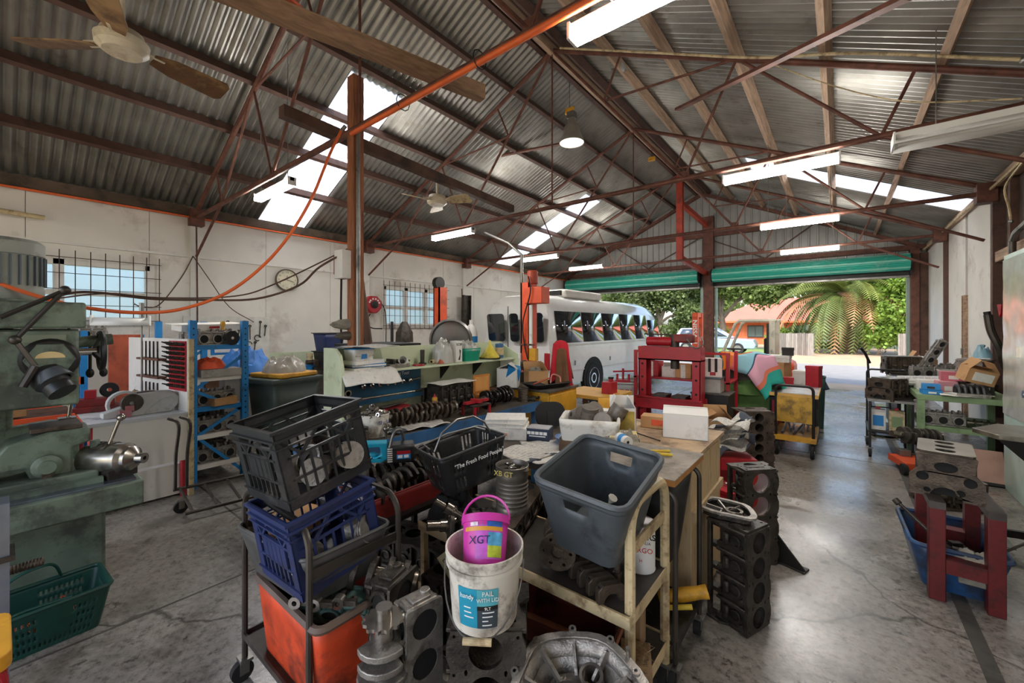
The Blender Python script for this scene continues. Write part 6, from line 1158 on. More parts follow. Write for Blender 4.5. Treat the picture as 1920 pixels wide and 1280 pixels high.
# ---------------- yellow trolley ----------------
yt = T('yellow_trolley', 'yellow panelled steel trolley with rubber wheels in the aisle', 'trolley', (-.43, 6.5, 0))
hoop((-.19, -.4, 0), (.19, -.4, 0), .87, .016, .06, .16).o('handle_hoop', m_black, yt); MB().b2((-.18, -.41, .42), (.18, -.395, .74)).o('panel', mat('worn_yellow_panel', 'bf9230', .5, var=.2, dirt=.4, dcol='4a3a1c', ds=7), yt)
MB().b2((-.22, -.42, .19), (.22, .4, .25)).o('deck', m_yellow, yt); MB().b2((-.26, -.4, .73), (.24, .42, .77)).o('top', mat('timber_edge', 'c89a4c', .6), yt); MB().b2((-.25, -.39, .77), (.23, .41, .775)).o('top_sheet', m_steel, yt)
for x in (-.18, .18):
    MB().b2((x - .015, .35, .2), (x + .015, .38, .73)).o('leg', m_black, yt)
    for y in (-.38, .36): wv = MB().cyl((x - .02, y, .085), (x + .02, y, .085), .085, n=18).o('wheel', m_rubber, yt, bev=.01); MB().cyl((x - .024, y, .085), (x + .024, y, .085), .03, n=10).o('hub', m_steel, wv); MB().b2((x - .03, y - .02, .085), (x + .03, y + .02, .19)).o('fork', m_black, yt)
for i in range(6): 
    t = T('steel_bar', ('pale steel bar lying in the yellow trolley, topmost', 'long dark rod in the yellow trolley', 'bent steel strap in the yellow trolley', 'black pipe in the yellow trolley', 'short rod in the yellow trolley', 'angle iron in the yellow trolley')[i], 'bar', (-.43 + (i - 2.5) * .05, 6.45, .27 + .03 * (i % 3)), R.uniform(-.3, .3), 'bars in the yellow trolley'); MB().cyl((0, -.3, 0), (0, .3, .02), .012).o('bar', (m_steel, m_cast)[i % 2], t); MB().cyl((0, -.31, 0), (0, -.29, 0), .016).o('end', m_cast, t)
# ---------------- green milling machine ----------------
mm = T('milling_machine', 'large green milling machine with motor, levers and vise table at the left', 'milling machine', (-3.75, -.05, 0))
# local: x depth (front +x), y along the shed
MB().b2((-.5, -.6, 0), (.2, .46, .56)).o('base', m_mill, mm, bev=.02); MB().b2((-.55, -.75, .56), (.55, .58, .70)).o('table_bed', m_mill, mm, bev=.01)
m_wet = mat('oiled_steel_top', '7d8894', .18, .8, var=.2, vs=6, dirt=.2); MB().b2((-.5, -.72, .70), (.52, .55, .712)).o('table_top', m_wet, mm)
for y in (-.05, .40): MB().b2((.3, y - .02, .712), (.33, y + .02, .93)).o('stop_post', m_mill, mm)
MB().b2((.3, -.05, .73), (.34, .40, .77)).b2((.42, -.2, .712), (.46, .42, .74)).o('guide_rail', m_mill, mm)
MB().b2((-.6, -.8, .7), (-.2, .1, 1.75)).o('column', m_mill, mm, bev=.03)
MB().b2((-.35, -.75, 1.59), (.42, .355, 1.735)).o('head_cover', m_mill, mm, bev=.012); MB().b2((-.3, -.72, 1.16), (.38, .33, 1.585)).o('head', m_mill, mm, bev=.012)
m = MB(); m.at((.395, 0, 0), (PI / 2, 0, PI / 2)); m.plate([(-.6, 1.5), (-.2, 1.5), (.05, 1.36), (-.2, 1.1), (-.6, .9)], .02); m.o('brace', m_mill, mm)
MB().b2((.38, .12, 1.515), (.386, .28, 1.555)).o('name_plate', mat('dull_plate', '7e8672', .6), mm)
dl = MB().lathe([(0, .0), (.11, 0), (.115, .012), (.1, .03), (0, .03)], 28, c=(.38, .22, 1.42), axis=(1, 0, 0)).o('dial_guard', m_black, mm); MB().lathe([(.098, .03), (.095, .037), (0, .038)], 6, c=(.38, .22, 1.42), axis=(1, 0, 0)).o('dial', m_mill, dl)
m = MB(); m.at((.4185, .22, 1.43), (PI / 2, 0, PI / 2)); m.plate([(.055 * math.cos(a), .035 * math.sin(a)) for a in [PI * i / 10 for i in range(11)]], .002); m.o('dial_scale', mat('ivory_scale', 'd8c08a', .6), dl)
mo = MB().lathe([(0, 1.66), (.15, 1.66), (.17, 1.70), (.17, 1.76), (.165, 1.77), (.165, 1.95), (.172, 1.95), (.172, 2.02), (.15, 2.04), (0, 2.04)], 32, c=(.0, .05, .06)).o('motor', mat('motor_grey', '8f9288', .5, var=.1, dirt=.15), mm)
for i in range(30): a = 2 * PI * i / 30; MB().box((.168 * math.cos(a), +.05 + .168 * math.sin(a), 1.92), (.02, .006, .17), rot=(0, 0, a)).o('cooling_fin', mat('motor_blue_grey', '5a646a', .5), mo)
MB().lathe([(.2, 1.63), (.2, 1.66), (.15, 1.67)], 24, c=(.0, .05, .09)).o('motor_mount', m_mill, mo)
def lever(pts, r, knob=None):
    o = MB().tube(pts, r, 8).o('lever', m_tube_d, mm)
    if knob: MB().sphere(knob, r * 2.3, 10).o('lever_boss', m_tube_d, o)
def mp(px, py, x=-3.3): p = W(px, py, X=x); return (p.x + 3.75, p.y + .05, p.z)
lever([mp(28, 637), mp(66, 686)], .012); lever([mp(28, 637), mp(120, 545)], .011, mp(28, 637)); lever([mp(0, 595), mp(120, 545)], .011, mp(122, 544)); lever([mp(66, 686), mp(42, 725)], .018)
# quill / spindle head handle with knurled knob
MB().lathe([(.0, 0), (.06, 0), (.06, .05), (.075, .07), (.075, .14), (.04, .17), (0, .17)], 24, c=mp(118, 735), axis=(-.5, -.45, .74)).o('quill_shade', m_blackp, mm); MB().lathe([(.055, 0), (.068, 0), (.05, .06), (0, .062)], 30, c=mp(108, 712), axis=(-.45, -.4, .8)).o('knurled_knob', m_greyp, mm)
for dy in (.07, .13): MB().cyl((.1, .33 + dy, 1.5), (.1, .33 + dy, 1.32), .008).sphere((.1, .33 + dy, 1.31), .02, 8, (1, 1, 1.5)).o('gear_lever', m_black, mm)
MB().cyl((.1, .33, 1.5), (.1, .5, 1.52), .035).o('lever_hub', m_mill, mm)
hwc = W(190, 658, X=-3.55); hwx, hwy, hwz = hwc.x + 3.75, hwc.y + .05, hwc.z
MB().tube(arc((hwx, hwy, hwz), .11, 0, 360, 24, 'xz')[:-1], .014, 8, closed=True).o('handwheel_rim', m_blackp, mm)
for a in (90, 210, 330): MB().bar((hwx, hwy - .04, hwz), (hwx + .1 * math.cos(math.radians(a)), hwy, hwz + .1 * math.sin(math.radians(a))), .02, .015).o('handwheel_spoke', m_blackp, mm)
MB().cyl((hwx, .18, hwz), (hwx, hwy - .02, hwz), .022).o('handwheel_shaft', m_chrome, mm)
# machine vise and dividing head on the bed
vs_ = T('milling_vise', 'heavy green fixture vise on the milling machine bed', 'vise', (-3.55, .16, .713)); MB().b2((-.2, -.22, 0), (.2, .2, .06)).o('base', m_mill, vs_, bev=.008)
m = MB(); m.at((-.08, 0, .06), (PI / 2, 0, PI / 2)); m.plate([(-.22, 0), (-.22, .08), (-.14, .2), (.0, .24), (.17, .24), (.17, .16), (.1, .14), (.1, 0), (-.06, 0), (-.08, .06), (-.16, .06), (-.17, 0)], .22); m.o('body', m_mill, vs_, bev=.01)
MB().b2((-.1, -.06, .3), (.12, .14, .325)).o('jaw_plate', m_cast2, vs_, bev=.004); MB().lathe([(0, 0), (.06, 0), (.06, .02), (.035, .03), (.035, .05), (0, .05)], 22, c=(.14, .0, .12), axis=(1, 0, 0)).o('index_plate', m_mill, vs_); MB().box((.16, 0, .07), (.03, .04, .1)).o('clamp', m_cast2, vs_)
MB().cyl((.14, .17, .1), (.17, .34, .12), .012).sphere((.17, .35, .12), .02).o('handle', m_black, vs_); MB().b2((-.1, -.3, .02), (-.06, .4, .05)).o('slide', m_mill, vs_)
for y in (.08, .0): MB().cyl((.1, y - .2, .27 - .1 * (y > 0)), (-.05, y - .4, .25 - .1 * (y > 0)), .012).o('clamp_bar', m_chrome, vs_)
t = T('tool_post', 'grey rounded casting standing behind the vise', 'casting', (-4.05, .15, .713)); m = MB(); m.at((0, 0, 0), (PI / 2, 0, PI / 2)); m.plate([(-.25, 0), (-.26, .14), (-.18, .26), (.05, .28), (.18, .26), (.18, 0)], .1); m.o('casting', m_mill, t, bev=.02); MB().cyl((.12, .12, .2), (.14, .14, .42), .01).b2((.1, .08, .2), (.18, .16, .3)).o('screw', m_mach, t)
dv = T('dividing_head', 'bright steel dividing head with ball lever at the bed corner', 'dividing head', (-3.38, .43, .713), .3); MB().lathe([(0, -.16), (.08, -.16), (.09, -.1), (.09, .06), (.07, .08), (.07, .1), (.045, .12), (.03, .13), (.03, .17), (.012, .17), (.012, .1)], 24, c=(0, 0, .1), axis=(.8, .35, 0)).o('spindle', m_mach, dv); MB().b2((-.1, -.07, 0), (.08, .07, .05)).o('base', m_cast, dv); MB().cyl((-.03, -.02, .17), (.0, .02, .33), .009).sphere((.005, .025, .34), .022).o('lever', m_mach, dv)
for i in range(4): MB().tube([(-.1 + i * .03, .08 * math.cos(a), .1 + .092 * math.sin(a)) for a in [PI * q / 8 for q in range(9)]], .008, 6).o('coil', m_cast, dv, rz=.3)
# ---------------- floor basket, yellow stool, press frame at the left edge ----------------
gb = T('shopping_basket', 'dark green perforated shopping basket on the floor with folding handles', 'basket', (-3.2, .12, 0), PI / 2 + .05)
def kg(s, c, n, j): return s == 'c' or j in (0, 9) or c in (0, 1, n - 1, n - 2) or (c % 2 == 0) or (j % 2 == 0) or ((c - n / 2) ** 2 / (n * .28) ** 2 + (j - 5) ** 2 / 9 < 1 and s in (0, 2) and c > n / 2 - 2)
m_gb = mat('dark_green_plastic', '16463c', .4, var=.15, dirt=.15, dcol='14352e'); tub(gb, m_gb, .42, .24, .5, .32, .22, .03, rim=.011, keep=kg, nx=44, ny=26, rows=10, th=.003)
for s in (-1, 1): MB().tube(curve([(-.12, s * .16, .22), (-.08, s * .04, .33), (0, s * .02, .36), (.06, s * .04, .34), (.1, s * .16, .22)], 5) if s > 0 else curve([(-.12, -.16, .23), (-.05, -.15, .235), (.1, -.16, .23)], 4), .007, 6).o('handle', m_gb, gb)
for i, (x, y) in enumerate(((-3.22, .0), (-3.14, .12), (-3.24, .22))):
    t = T('chain_coil', ('rusty chain in the green basket, near end', 'rusty chain in the green basket, middle', 'rusty chain in the green basket, far end')[i], 'chain', (x, y, .02), group='chains in the basket'); MB().at((0, 0, .05))
    for k_ in range(7): MB().tube([(.02 * math.cos(a), .012 * math.sin(a), 0) for a in [2 * PI * q / 8 for q in range(8)]], .004, 5, closed=True).o('chain_link', m_rusto, t, loc=(R.uniform(-.05, .05), R.uniform(-.05, .05), .06 + R.uniform(0, .05)), rot=(R.uniform(0, 3), R.uniform(0, 3), 0))
ys_ = T('stool', 'yellow seat stool with red tube legs cut by the left picture edge', 'stool', (-2.24, -.145, 0)); MB().plate(rrect(.34, .34, .05, 4), .05, z0=.5).o('seat', m_yellow, ys_, bev=.012)
for sx in (-1, 1): hoop((sx * .14, -.14, 0), (sx * .14, .15, 0), .5, .013, .04).o('leg_hoop', m_red, ys_)
pf = T('press_frame', 'scuffed steel press frame with threaded bar at the left picture edge', 'frame', (-2.78, -.075, 0)); MB().b2((-.06, -.08, .0), (.06, .10, .86)).o('upright', mat('scuffed_blue_steel', '8d97a4', .35, .7, var=.2, dirt=.3, dcol='7a4a38', ds=3), pf); MB().b2((-.08, -.1, .62), (.08, .115, .64)).o('collar', m_cast, pf); MB().lathe([(.02 - .003 * (k_ % 2), k_ * .005) for k_ in range(40)] + [(0, .2)], 12, c=(.02, .0, .56), axis=(0, 1, 0)).o('threaded_bar', m_cast2, pf)
# ---------------- white grinder bench with tool panel ----------------
gbn = T('grinder_bench', 'white skirted bench with red legs carrying the belt grinder', 'bench', (-5.25, .78, 0)); MB().b2((-.55, -.34, .76), (.42, .34, .79)).o('top', mat('pale_bench_top', 'c9ccd0', .4, var=.1, dirt=.2), gbn); MB().b2((.4, -.3, .34), (.415, .33, .76)).o('skirt', m_white, gbn); MB().b2((-.55, -.355, .73), (.42, -.34, .79)).o('front_edge', m_orange, gbn)
for x in (-.5, .38):
    for y in (-.3, .31): MB().cyl((x, y, 0), (x, y, .76), .03, n=12).o('leg', m_red, gbn)
MB().b2((-.2, -.28, .02), (.36, .3, .3)).o('drawer_box', m_white, gbn)
pnl = T('tool_display', 'white tool panel with files and red drill-bit board beside the blue rack', 'tool panel', (-4.83, 1.13, 0), PI + .16); MB().b2((0, -.015, .0), (1.38, .015, 1.48)).o('panel', m_white, pnl); MB().b2((-.03, -.02, 0), (0, .02, 1.48)).o('edge_strip', m_cream, pnl)
MB().b2((.03, .016, .98), (.38, .024, 1.46)).o('bit_board', m_red, pnl)
mdb = MB().lathe([(.01, 0), (.015, .0), (.015, .03), (.009, .036), (.006, .075), (0, .075)], 6).mesh('drill_bit', m_cast)
for r_ in range(10):
    for c in range(8): o = bpy.data.objects.new('drill_bit', mdb); link(o, pnl); o.location = (.06 + c * .041, .024, 1.02 + r_ * .045); o.rotation_euler = (-1.2, R.uniform(-.3, .3), 0)
for k_, z in enumerate((1.28, 1.10, .86)):
    MB().b2((.45, .015, z - .02), (.95, .09, z)).o('rack_ledge', m_red if k_ == 2 else m_rust, pnl)
    for i in range(5): MB().bar((.5 + i * .09, .07, z), (.56 + i * .09, .05, z + .17), .014, .006).o('file', m_cast, pnl)
gr_ = T('belt_grinder', 'grey cast belt grinder with exposed wheel', 'grinder', (-5.05, .83, .792), PI / 2 + .05); m = MB(); m.at(rot=(PI / 2, 0, 0)); m.plate([(-.28, 0), (.2, 0), (.25, .06), (.26, .13), (.21, .19), (.12, .2), (-.05, .19), (-.12, .1), (-.28, .05)], .1, z0=-.05); m.o('housing', mat('grinder_grey', 'c4c6c4', .45, .2, var=.1, dirt=.12), gr_, bev=.012)
MB().lathe([(.02, -.02), (.075, -.02), (.08, -.01), (.08, .02), (.02, .02)], 24, c=(-.09, -.06, .12), axis=(0, 1, 0)).o('grinding_wheel', m_cast, gr_); MB().b2((-.18, -.1, .0), (-.1, -.05, .06)).b2((-.14, -.09, .05), (-.08, -.05, .1)).o('tool_rest', mat('pink_rest', 'a8686c', .5), gr_); MB().lathe([(.1, 0), (.12, .0), (.12, .07), (.1, .07)], 20, c=(-.12, .1, .1), axis=(0, -1, 0)).o('guard', MATS['grinder_grey'], gr_); MB().tube([(-.0, -.052, .02), (.13, -.052, .13), (.2, -.052, .14), (.22, -.052, .1), (.17, -.052, .04)], .006, 6).o('rib', MATS['grinder_grey'], gr_); MB().b2((-.05, -.02, .19), (.08, .03, .21)).o('top_plate', m_chrome, gr_)
vr = boxy('surface_grinder_base', 'dark red cast tool with black wheel on the bench', 'tool', (-5.6, .55, .792), [('base', (-.12, -.12, 0), (.2, .12, .05), mat('maroon_paint', '7e2624', .45, dirt=.2)), ('body', (-.1, -.08, .05), (.16, .08, .12), MATS['maroon_paint']), ('head', (-.05, -.05, .12), (.03, .05, .2), m_red)], rz=1.4); MB().lathe([(.02, -.02), (.07, -.02), (.07, .02), (.02, .02)], 20, c=(.12, 0, .19), axis=(0, 1, 0)).o('wheel', m_rubber, vr)
t = boxy('canvas_bag', 'cream canvas bag lying behind the belt grinder', 'bag', (-5.5, .88, .792), [('strap', (-.05, -.06, .1), (.05, -.05, .13), m_rag)], rz=.4); heap(.34, .24, .15, 3, 18, .35, 8).o('bag', m_cream, t)
t = fluoro(-5.55, .75, 1.66, 'small unlit white bench light on a stand above the grinder', lit=False, ln=.42, big=.45, rz=1.25); MB().cyl((.15, 0, .03), (.15, 0, .18), .02).cyl((.15, 0, -.86), (.15, 0, .02), .008).o('stand', m_steel, t)
# ---------------- long-handled trolley ----------------
lt = T('flat_trolley', 'long dark tube-framed flat trolley with tall handle beside the grinder bench', 'trolley', (-4.42, 1.0, 0)); hx_ = W(305, 760, X=-4.5)
for y in (-.06, .02): MB().tube(curve([(-.03, y - .05, .82), (.02, y + .01, .76), (-.02, y, .5), (-.04, y, .2)], 6), .014, 8).o('handle', m_tube_d, lt)
for x in (-.16, .22): MB().cyl((x, -.05, .16 - .1 * (x > 0)), (x + .1, .72, .16 - .1 * (x > 0)), .014).o('side_rail', m_tube_d, lt)
for i in range(5): MB().cyl((-.16 + .02 * i, i * .17, .16), (.22 + .02 * i, i * .17, .06), .012).o('rung', m_tube_d, lt)
caster(lt, .0, -.02, .05); caster(lt, .3, .68, .05)
# ---------------- blue rack ----------------
br_ = T('pallet_rack', 'bright blue steel rack stacked with cylinder heads', 'rack', (-5.45, 1.42, 0)); m_hole2 = m_hole
for x in (-.95, .45):
    for y in (-.23, .22):
        o = MB().b2((x - .035, y - .03, 0), (x + .035, y + .03, 1.66)).o('upright', m_blue, br_)
        if x > 0:
            for i in range(26): MB().cyl((x + .035, y, .08 + i * .06), (x + .037, y, .08 + i * .06), .008, n=6).o('slot', m_hole, o)
    for a, b, z0, z1 in ((-.2, .19, .72, .95), (.19, -.2, .98, 1.28), (-.2, .19, .08, .5), (.19, -.2, .5, .74)): MB().bar((x, a, z1), (x, b, z0), .012, .03).o('brace', m_blue, br_)
for z in (1.4, 1.08, .78, .5, .2):
    MB().b2((-.9, -.2, z - .008), (.42, .19, z + .008)).o('shelf_board', m_galv2, br_); MB().b2((.43, -.2, z - .035), (.46, .19, z + .012)).o('shelf_beam', m_blue if z in (1.4, .78) else m_white, br_)
    MB().b2((-.9, -.23, z - .04), (.42, -.2, z + .01)).o('long_beam', m_orange, br_)
hh = T('cylinder_head', 'alloy cylinder head on the blue rack, second shelf, front', 'cylinder head', (-5.1, 1.4, .51), PI / 2, 'cylinder heads on the blue rack'); head(hh, .36, .18, .15, 3, m_alu, 'cams')
for i, (x, z, lab) in enumerate(((-5.35, .51, 'alloy cylinder head on the blue rack, second shelf, behind the front one'), (-5.65, .51, 'alloy cylinder head on the blue rack, second shelf, rear'), (-5.1, 1.41, 'valve-covered cylinder head on the top shelf of the blue rack, front'), (-5.35, 1.41, 'cylinder head on the top shelf of the blue rack, middle'), (-5.6, 1.41, 'cylinder head on the top shelf of the blue rack, rear'), (-5.12, .21, 'dark cylinder head on the bottom shelf of the blue rack, front'), (-5.4, .21, 'dark cylinder head on the bottom shelf of the blue rack, rear'), (-5.14, .79, 'dark cylinder head behind the brown box on the blue rack'))): dup(hh, (x, 1.4, z), PI / 2 + R.uniform(-.15, .15), lab)
t = boxy('long_carton', 'long white carton with red print lying on the top shelf heads', 'carton', (-5.2, 1.38, 1.565), [('box', (-.09, -.3, 0), (.09, .3, .07), m_cardw), ('flap', (-.09, -.36, .065), (.09, -.3, .07), m_cardw)], rz=.2, rot=(.03, .1, .25)); MB().b2((.0895, -.05, .025), (.0915, .05, .048)).o('print', m_red, t)
turned('grinding_disc', 'black grinding disc on the top shelf of the blue rack', 'disc', (-4.98, 1.52, 1.48), [('disc', [(.01, 0), (.075, 0), (.075, .01), (.01, .01)], m_rubber), ('bush', [(0, .012), (.015, .012)], m_chrome)], rot=(0, PI / 2, .3)); turned('brass_fitting', 'brass fitting standing on the top shelf of the blue rack', 'fitting', (-5.02, 1.45, 1.565), [('body', [(0, 0), (.02, 0), (.012, .03), (.025, .06), (.02, .09), (0, .09)], m_yellow)])
t = T('cardboard_box', 'flat brown box with open flaps on the blue rack', 'box', (-5.05, 1.44, .79), .2); cbox(t, .2, .22, .08, m_card, (-110, -100, -100, None))
boxy('timber_block', 'pinkish timber block on the blue rack', 'timber block', (-5.2, 1.4, .95), [('block', (-.03, -.06, 0), (.03, .06, .14), mat('pink_timber', 'c09078', .8, var=.2))]); t = T('tarp_bundle', 'orange and grey tarpaulin bundle on the blue rack', 'bundle', (-5.1, 1.35, 1.17)); heap(.3, .3, .1, 6, 18, .4, 9).o('tarp', m_orange, t); boxy('steel_tray', 'pale grey folded steel tray on the blue rack', 'tray', (-5.05, 1.42, 1.09), [('tray', (-.1, -.18, 0), (.1, .18, .075), mat('grey_tray', 'a3a099', .5, .3, dirt=.2))], rz=.05)
# ---------------- orange and blue racks along the left wall ----------------
or_ = T('pallet_rack', 'orange and blue pallet rack with tins and boxes under the left window', 'rack', (-7.35, -.2, 0))
for y in (-1.6, .82):
    for x in (-.4, .35): MB().b2((x - .035, y - .03, 0), (x + .035, y + .03, 1.55)).o('upright', m_blue, or_)
    MB().bar((-.4, y, 1.0), (.35, y, 1.4), .012, .04).bar((.35, y, .5), (-.4, y, .95), .012, .04).o('brace', m_blue, or_)
for z in (1.42, .98, .45): MB().b2((.33, -1.6, z - .06), (.385, .82, z + .03)).o('beam', m_orange, or_); MB().b2((-.4, -1.6, z + .005), (.33, .82, z + .022)).o('shelf_board', m_galv2, or_)
MB().b2((-.42, -1.6, 1.0), (-.41, .82, 1.42)).o('mesh_back', m_galv2, or_)
for i in range(9):
    y = -1.25 + i * .24; z = (1.445, 1.005, .475)[i % 3]; k_ = i % 4
    lab = 'stored item on the orange rack, ' + ('paint tin', 'open brown carton', 'white tin', 'red crate')[k_] + (' on the upper shelf', ' on the middle shelf', ' on the lower shelf')[i % 3] + (', left end', ', middle', ', right end')[i // 3]
    if k_ in (0, 2): turned('paint_tin', lab, 'tin', (-7.1, y, z), [('can', [(0, 0), (.09, 0), (.09, .17), (.08, .175), (0, .17)], m_cardw if k_ else m_cast2), ('lid', [(.08, .172), (.085, .18), (0, .182)], m_steel)], group='tins and boxes on the orange rack')
    else: t = T('storage_box', lab, 'box', (-7.12, y, z), .15, 'tins and boxes on the orange rack'); cbox(t, .22, .22, .16, m_card if k_ == 1 else m_orange, (-120, None, -60, None))
for i in range(4): dup(hh, (-7.1, -.2 + i * .28, 1.445), PI / 2, ('cylinder head under the left window on the orange rack, leftmost', 'cylinder head under the left window on the orange rack, second', 'cylinder head under the left window on the orange rack, third', 'cylinder head under the left window on the orange rack, rightmost')[i])
boxy('steel_sheet', 'tall orange-red steel sheet behind the bench light', 'sheet', (-6.95, .98, 0), [('panel', (-.02, -.16, 0), (.02, .16, 1.5), m_rusto), ('edge', (-.022, .16, 0), (.022, .17, 1.5), m_blue)])
t = T('red_crate', 'bright red plastic crate on the lower rack behind the grinder', 'crate', (-6.5, .2, .5)); tub(t, m_orange, .3, .36, .34, .4, .26, .02, rim=.01); boxy('low_shelf', 'low grey shelf behind the milling machine', 'shelf', (-6.5, .2, 0), [('top', (-.3, -.5, .47), (.3, .5, .5), m_galv2), ('side', (-.3, -.5, 0), (.3, -.47, .47), m_galv2), ('side', (-.3, .47, 0), (.3, .5, .47), m_galv2)])
t = T('cardboard_box', 'small brown carton with raised lid behind the milling vise', 'box', (-5.6, .02, .82), .3); cbox(t, .2, .2, .17, m_card, (-100, None, -30, None)); boxy('orange_shelf', 'orange edged shelf behind the milling vise', 'shelf', (-5.7, .0, 0), [('top', (-.4, -.8, .77), (.3, .42, .8), m_cast2), ('edge', (.3, -.8, .75), (.33, .42, .82), m_orange), ('back_panel', (-.4, -.8, 0), (-.37, .42, .77), m_galv2), ('front_panel', (.25, -.8, .1), (.28, .42, .6), m_galv2)])
# ---------------- wheelie bin, bench at wall, wall things ----------------
wb_ = T('wheelie_bin', 'dark green wheelie bin with plastic-wrapped bundles on its lid', 'bin', (-5.0, 2.05, 0), .2); tub(wb_, mat('bin_green', '3a4640', .5, dirt=.15), .4, .4, .52, .56, .98, .05, rim=.015); MB().b2((-.28, -.32, .98), (.28, .3, 1.03)).o('lid', MATS['bin_green'], wb_, bev=.015)
for s in (-1, 1): MB().cyl((s * .2, .22, .1), (s * .26, .22, .1), .1).o('wheel', m_rubber, wb_)
t = T('wrapped_bundle', 'plastic-wrapped bundle with yellow edge on the wheelie bin', 'bundle', (-5.0, 2.05, 1.033), .3); MB().b2((-.25, -.24, 0), (.25, .24, .05)).o('board', m_yellow, t, bev=.015); heap(.46, .46, .17, 7, 24, .4, 8).o('plastic_wrap', m_plas, t, loc=(0, 0, .04))
t = T('blue_tarp', 'crumpled blue tarpaulin behind the blue rack', 'tarpaulin', (-6.2, 2.05, 1.0)); heap(.7, .6, .28, 2, 24, .45, 6).o('tarp', mat('blue_tarp', '3a78c4', .5, var=.15), t); boxy('tool_cupboard', 'grey cupboard under the blue tarpaulin', 'cupboard', (-6.25, 2.06, 0), [('body', (-.4, -.35, 0), (.4, .35, .97), m_galv2), ('top', (-.42, -.37, .97), (.42, .37, 1.0), m_cast)])
boxy('sign_plate', 'blue and white printed plate behind the tarpaulin', 'sign', (-6.5, 1.92, 1.22), [('plate', (-.01, -.18, 0), (.01, .18, .24), m_blue), ('panel', (.01, -.14, .03), (.013, .14, .14), m_cardw)])
wbn = boxy('wall_bench', 'steel bench with pale green splashback along the left wall', 'bench', (-7.7, 3.4, 0), [('top', (-.38, -1.2, .78), (.32, 1.4, .82), m_steel), ('splashback', (-.39, -1.2, .82), (-.37, 1.4, 1.12), m_pale), ('front_panel', (.2, -1.2, .1), (.22, 1.4, .7), m_btop)]); legs(wbn, -.3, .28, -1.1, 1.3, .78, .06, m_btop)
pb_ = T('peg_board', 'white peg board hung with spanners and clamps on the left wall', 'peg board', (XL + .02, 2.35, 1.05)); MB().b2((0, -.55, 0), (.012, .7, .72)).o('board', mat('peg_white', 'd6d2c8', .7, bump=.4, bs=150), pb_)
for i in range(14):
    y = -.45 + i * .083; z = .62 - .07 * (i % 3) - (.22 if i % 4 == 3 else 0); L = R.uniform(.16, .3); m = MB(); m.at((.025, y, z)); m.bar((0, 0, 0), (0, R.uniform(-.03, .03), -L), .01, .022).o('spanner', m_cast, pb_); MB().lathe([(.008, 0), (.024, 0), (.024, .01), (.008, .01)], 10, c=(.02, y, z + .01), axis=(1, 0, 0)).o('spanner_jaw', m_cast, pb_)
for y, z in ((.2, .3), (.36, .24), (-.1, .2), (.5, .35)): MB().tube(arc((.03, y, z), .05, 0, 300, 12, 'yz'), .008, 6).o('clamp_ring', m_cast, pb_)
MB().b2((.012, -.3, .28), (.06, -.12, .4)).o('tool_pouch', m_black, pb_); MB().b2((.02, -.26, .4), (.05, -.15, .43)).o('glove', m_yellow, pb_)
ck = T('wall_clock', 'round cream wall clock with dark rim showing the time', 'clock', tuple(W(537, 525, X=XL + .02))); MB().lathe([(0, 0), (.2, 0), (.205, .02), (.2, .05), (.185, .05), (.183, .03)], 36, axis=(1, 0, 0)).o('case', mat('brown_rim', '5a4a3c', .5), ck); MB().lathe([(.183, .03), (0, .031)], 32, axis=(1, 0, 0)).o('face', mat('cream_face', 'd8d2b8', .6), ck)
for i in range(12): a = PI / 2 - i * PI / 6; text(str(i or 12), .04 if i else .055, m_black, ck, (.033, .145 * math.cos(a), .145 * math.sin(a)), (PI / 2, 0, PI / 2))
for a, L, w_, mt in ((90, .08, .012, m_black), (-15, .13, .008, m_black), (196, .14, .004, m_red)): r_ = math.radians(a); MB().bar((.036, 0, 0), (.036, L * math.cos(r_), L * math.sin(r_)), .003, w_).o('hand', mt, ck)
hr = T('hose_reel', 'red wall-mounted hose reel beside the second window', 'hose reel', tuple(W(698, 571, X=XL + .22))); m = MB(); m.at(rot=(PI / 2, 0, PI / 2)); m.plate([(.21 * math.cos(a), .2 * math.sin(a)) for a in [PI / 8 + 2 * PI * i / 8 for i in range(8)]], .16, z0=-.08); m.o('case', m_red, hr, bev=.03); MB().lathe([(0, .08), (.08, .08), (.085, .1), (.03, .11), (.03, .12), (0, .12)], 20, axis=(1, 0, 0)).o('hub', m_black, hr); MB().b2((-.2, -.3, -.06), (-.02, -.16, .08)).o('bracket', m_black, hr)
[MB().box((.083, .125 * math.cos(a), .125 * math.sin(a)), (.004, .03, .03), rot=(a, 0, 0)).o('print', m_wt, hr) for a in (.35, .8, 1.3, 1.85, 2.4, 2.75)]; MB().tube(curve([(0, -.05, -.2), (0, -.14, -.36), (0, -.02, -.5), (.0, .25, -.52)], 6), .012, 8).o('hose', m_rubber, hr); MB().tube(curve([(0, .2, .08), (.02, .32, -.2), (.02, .33, -.9)], 5), .01, 8).o('hose_tail', m_rubber, hr)
for i, (px, lab) in enumerate(((617, 'stacked dark blue plastic bins beside the timber post, lower'), (617, 'stacked dark blue plastic bins beside the timber post, upper'))):
    p = W(px, 690, X=-7.35); t = T('storage_bin', lab, 'bin', (p.x, p.y, .822 + .33 * i), .1, 'stacked blue bins'); tub(t, m_bluep if i else m_blackp, .3, .34, .36, .42, .32, .03, rim=.01); MB().b2((-.2, -.23, .32), (.2, .23, .335)).o('lid', m_blackp, t)
p = W(575, 695, X=-7.5); t = turned('blue_basin', 'round blue plastic basin on the wall bench', 'basin', (p.x, p.y, .822), [('basin', [(0, .004), (.14, 0), (.17, .09), (.178, .09), (.168, .085), (.135, .01), (0, .012)], m_blue)])
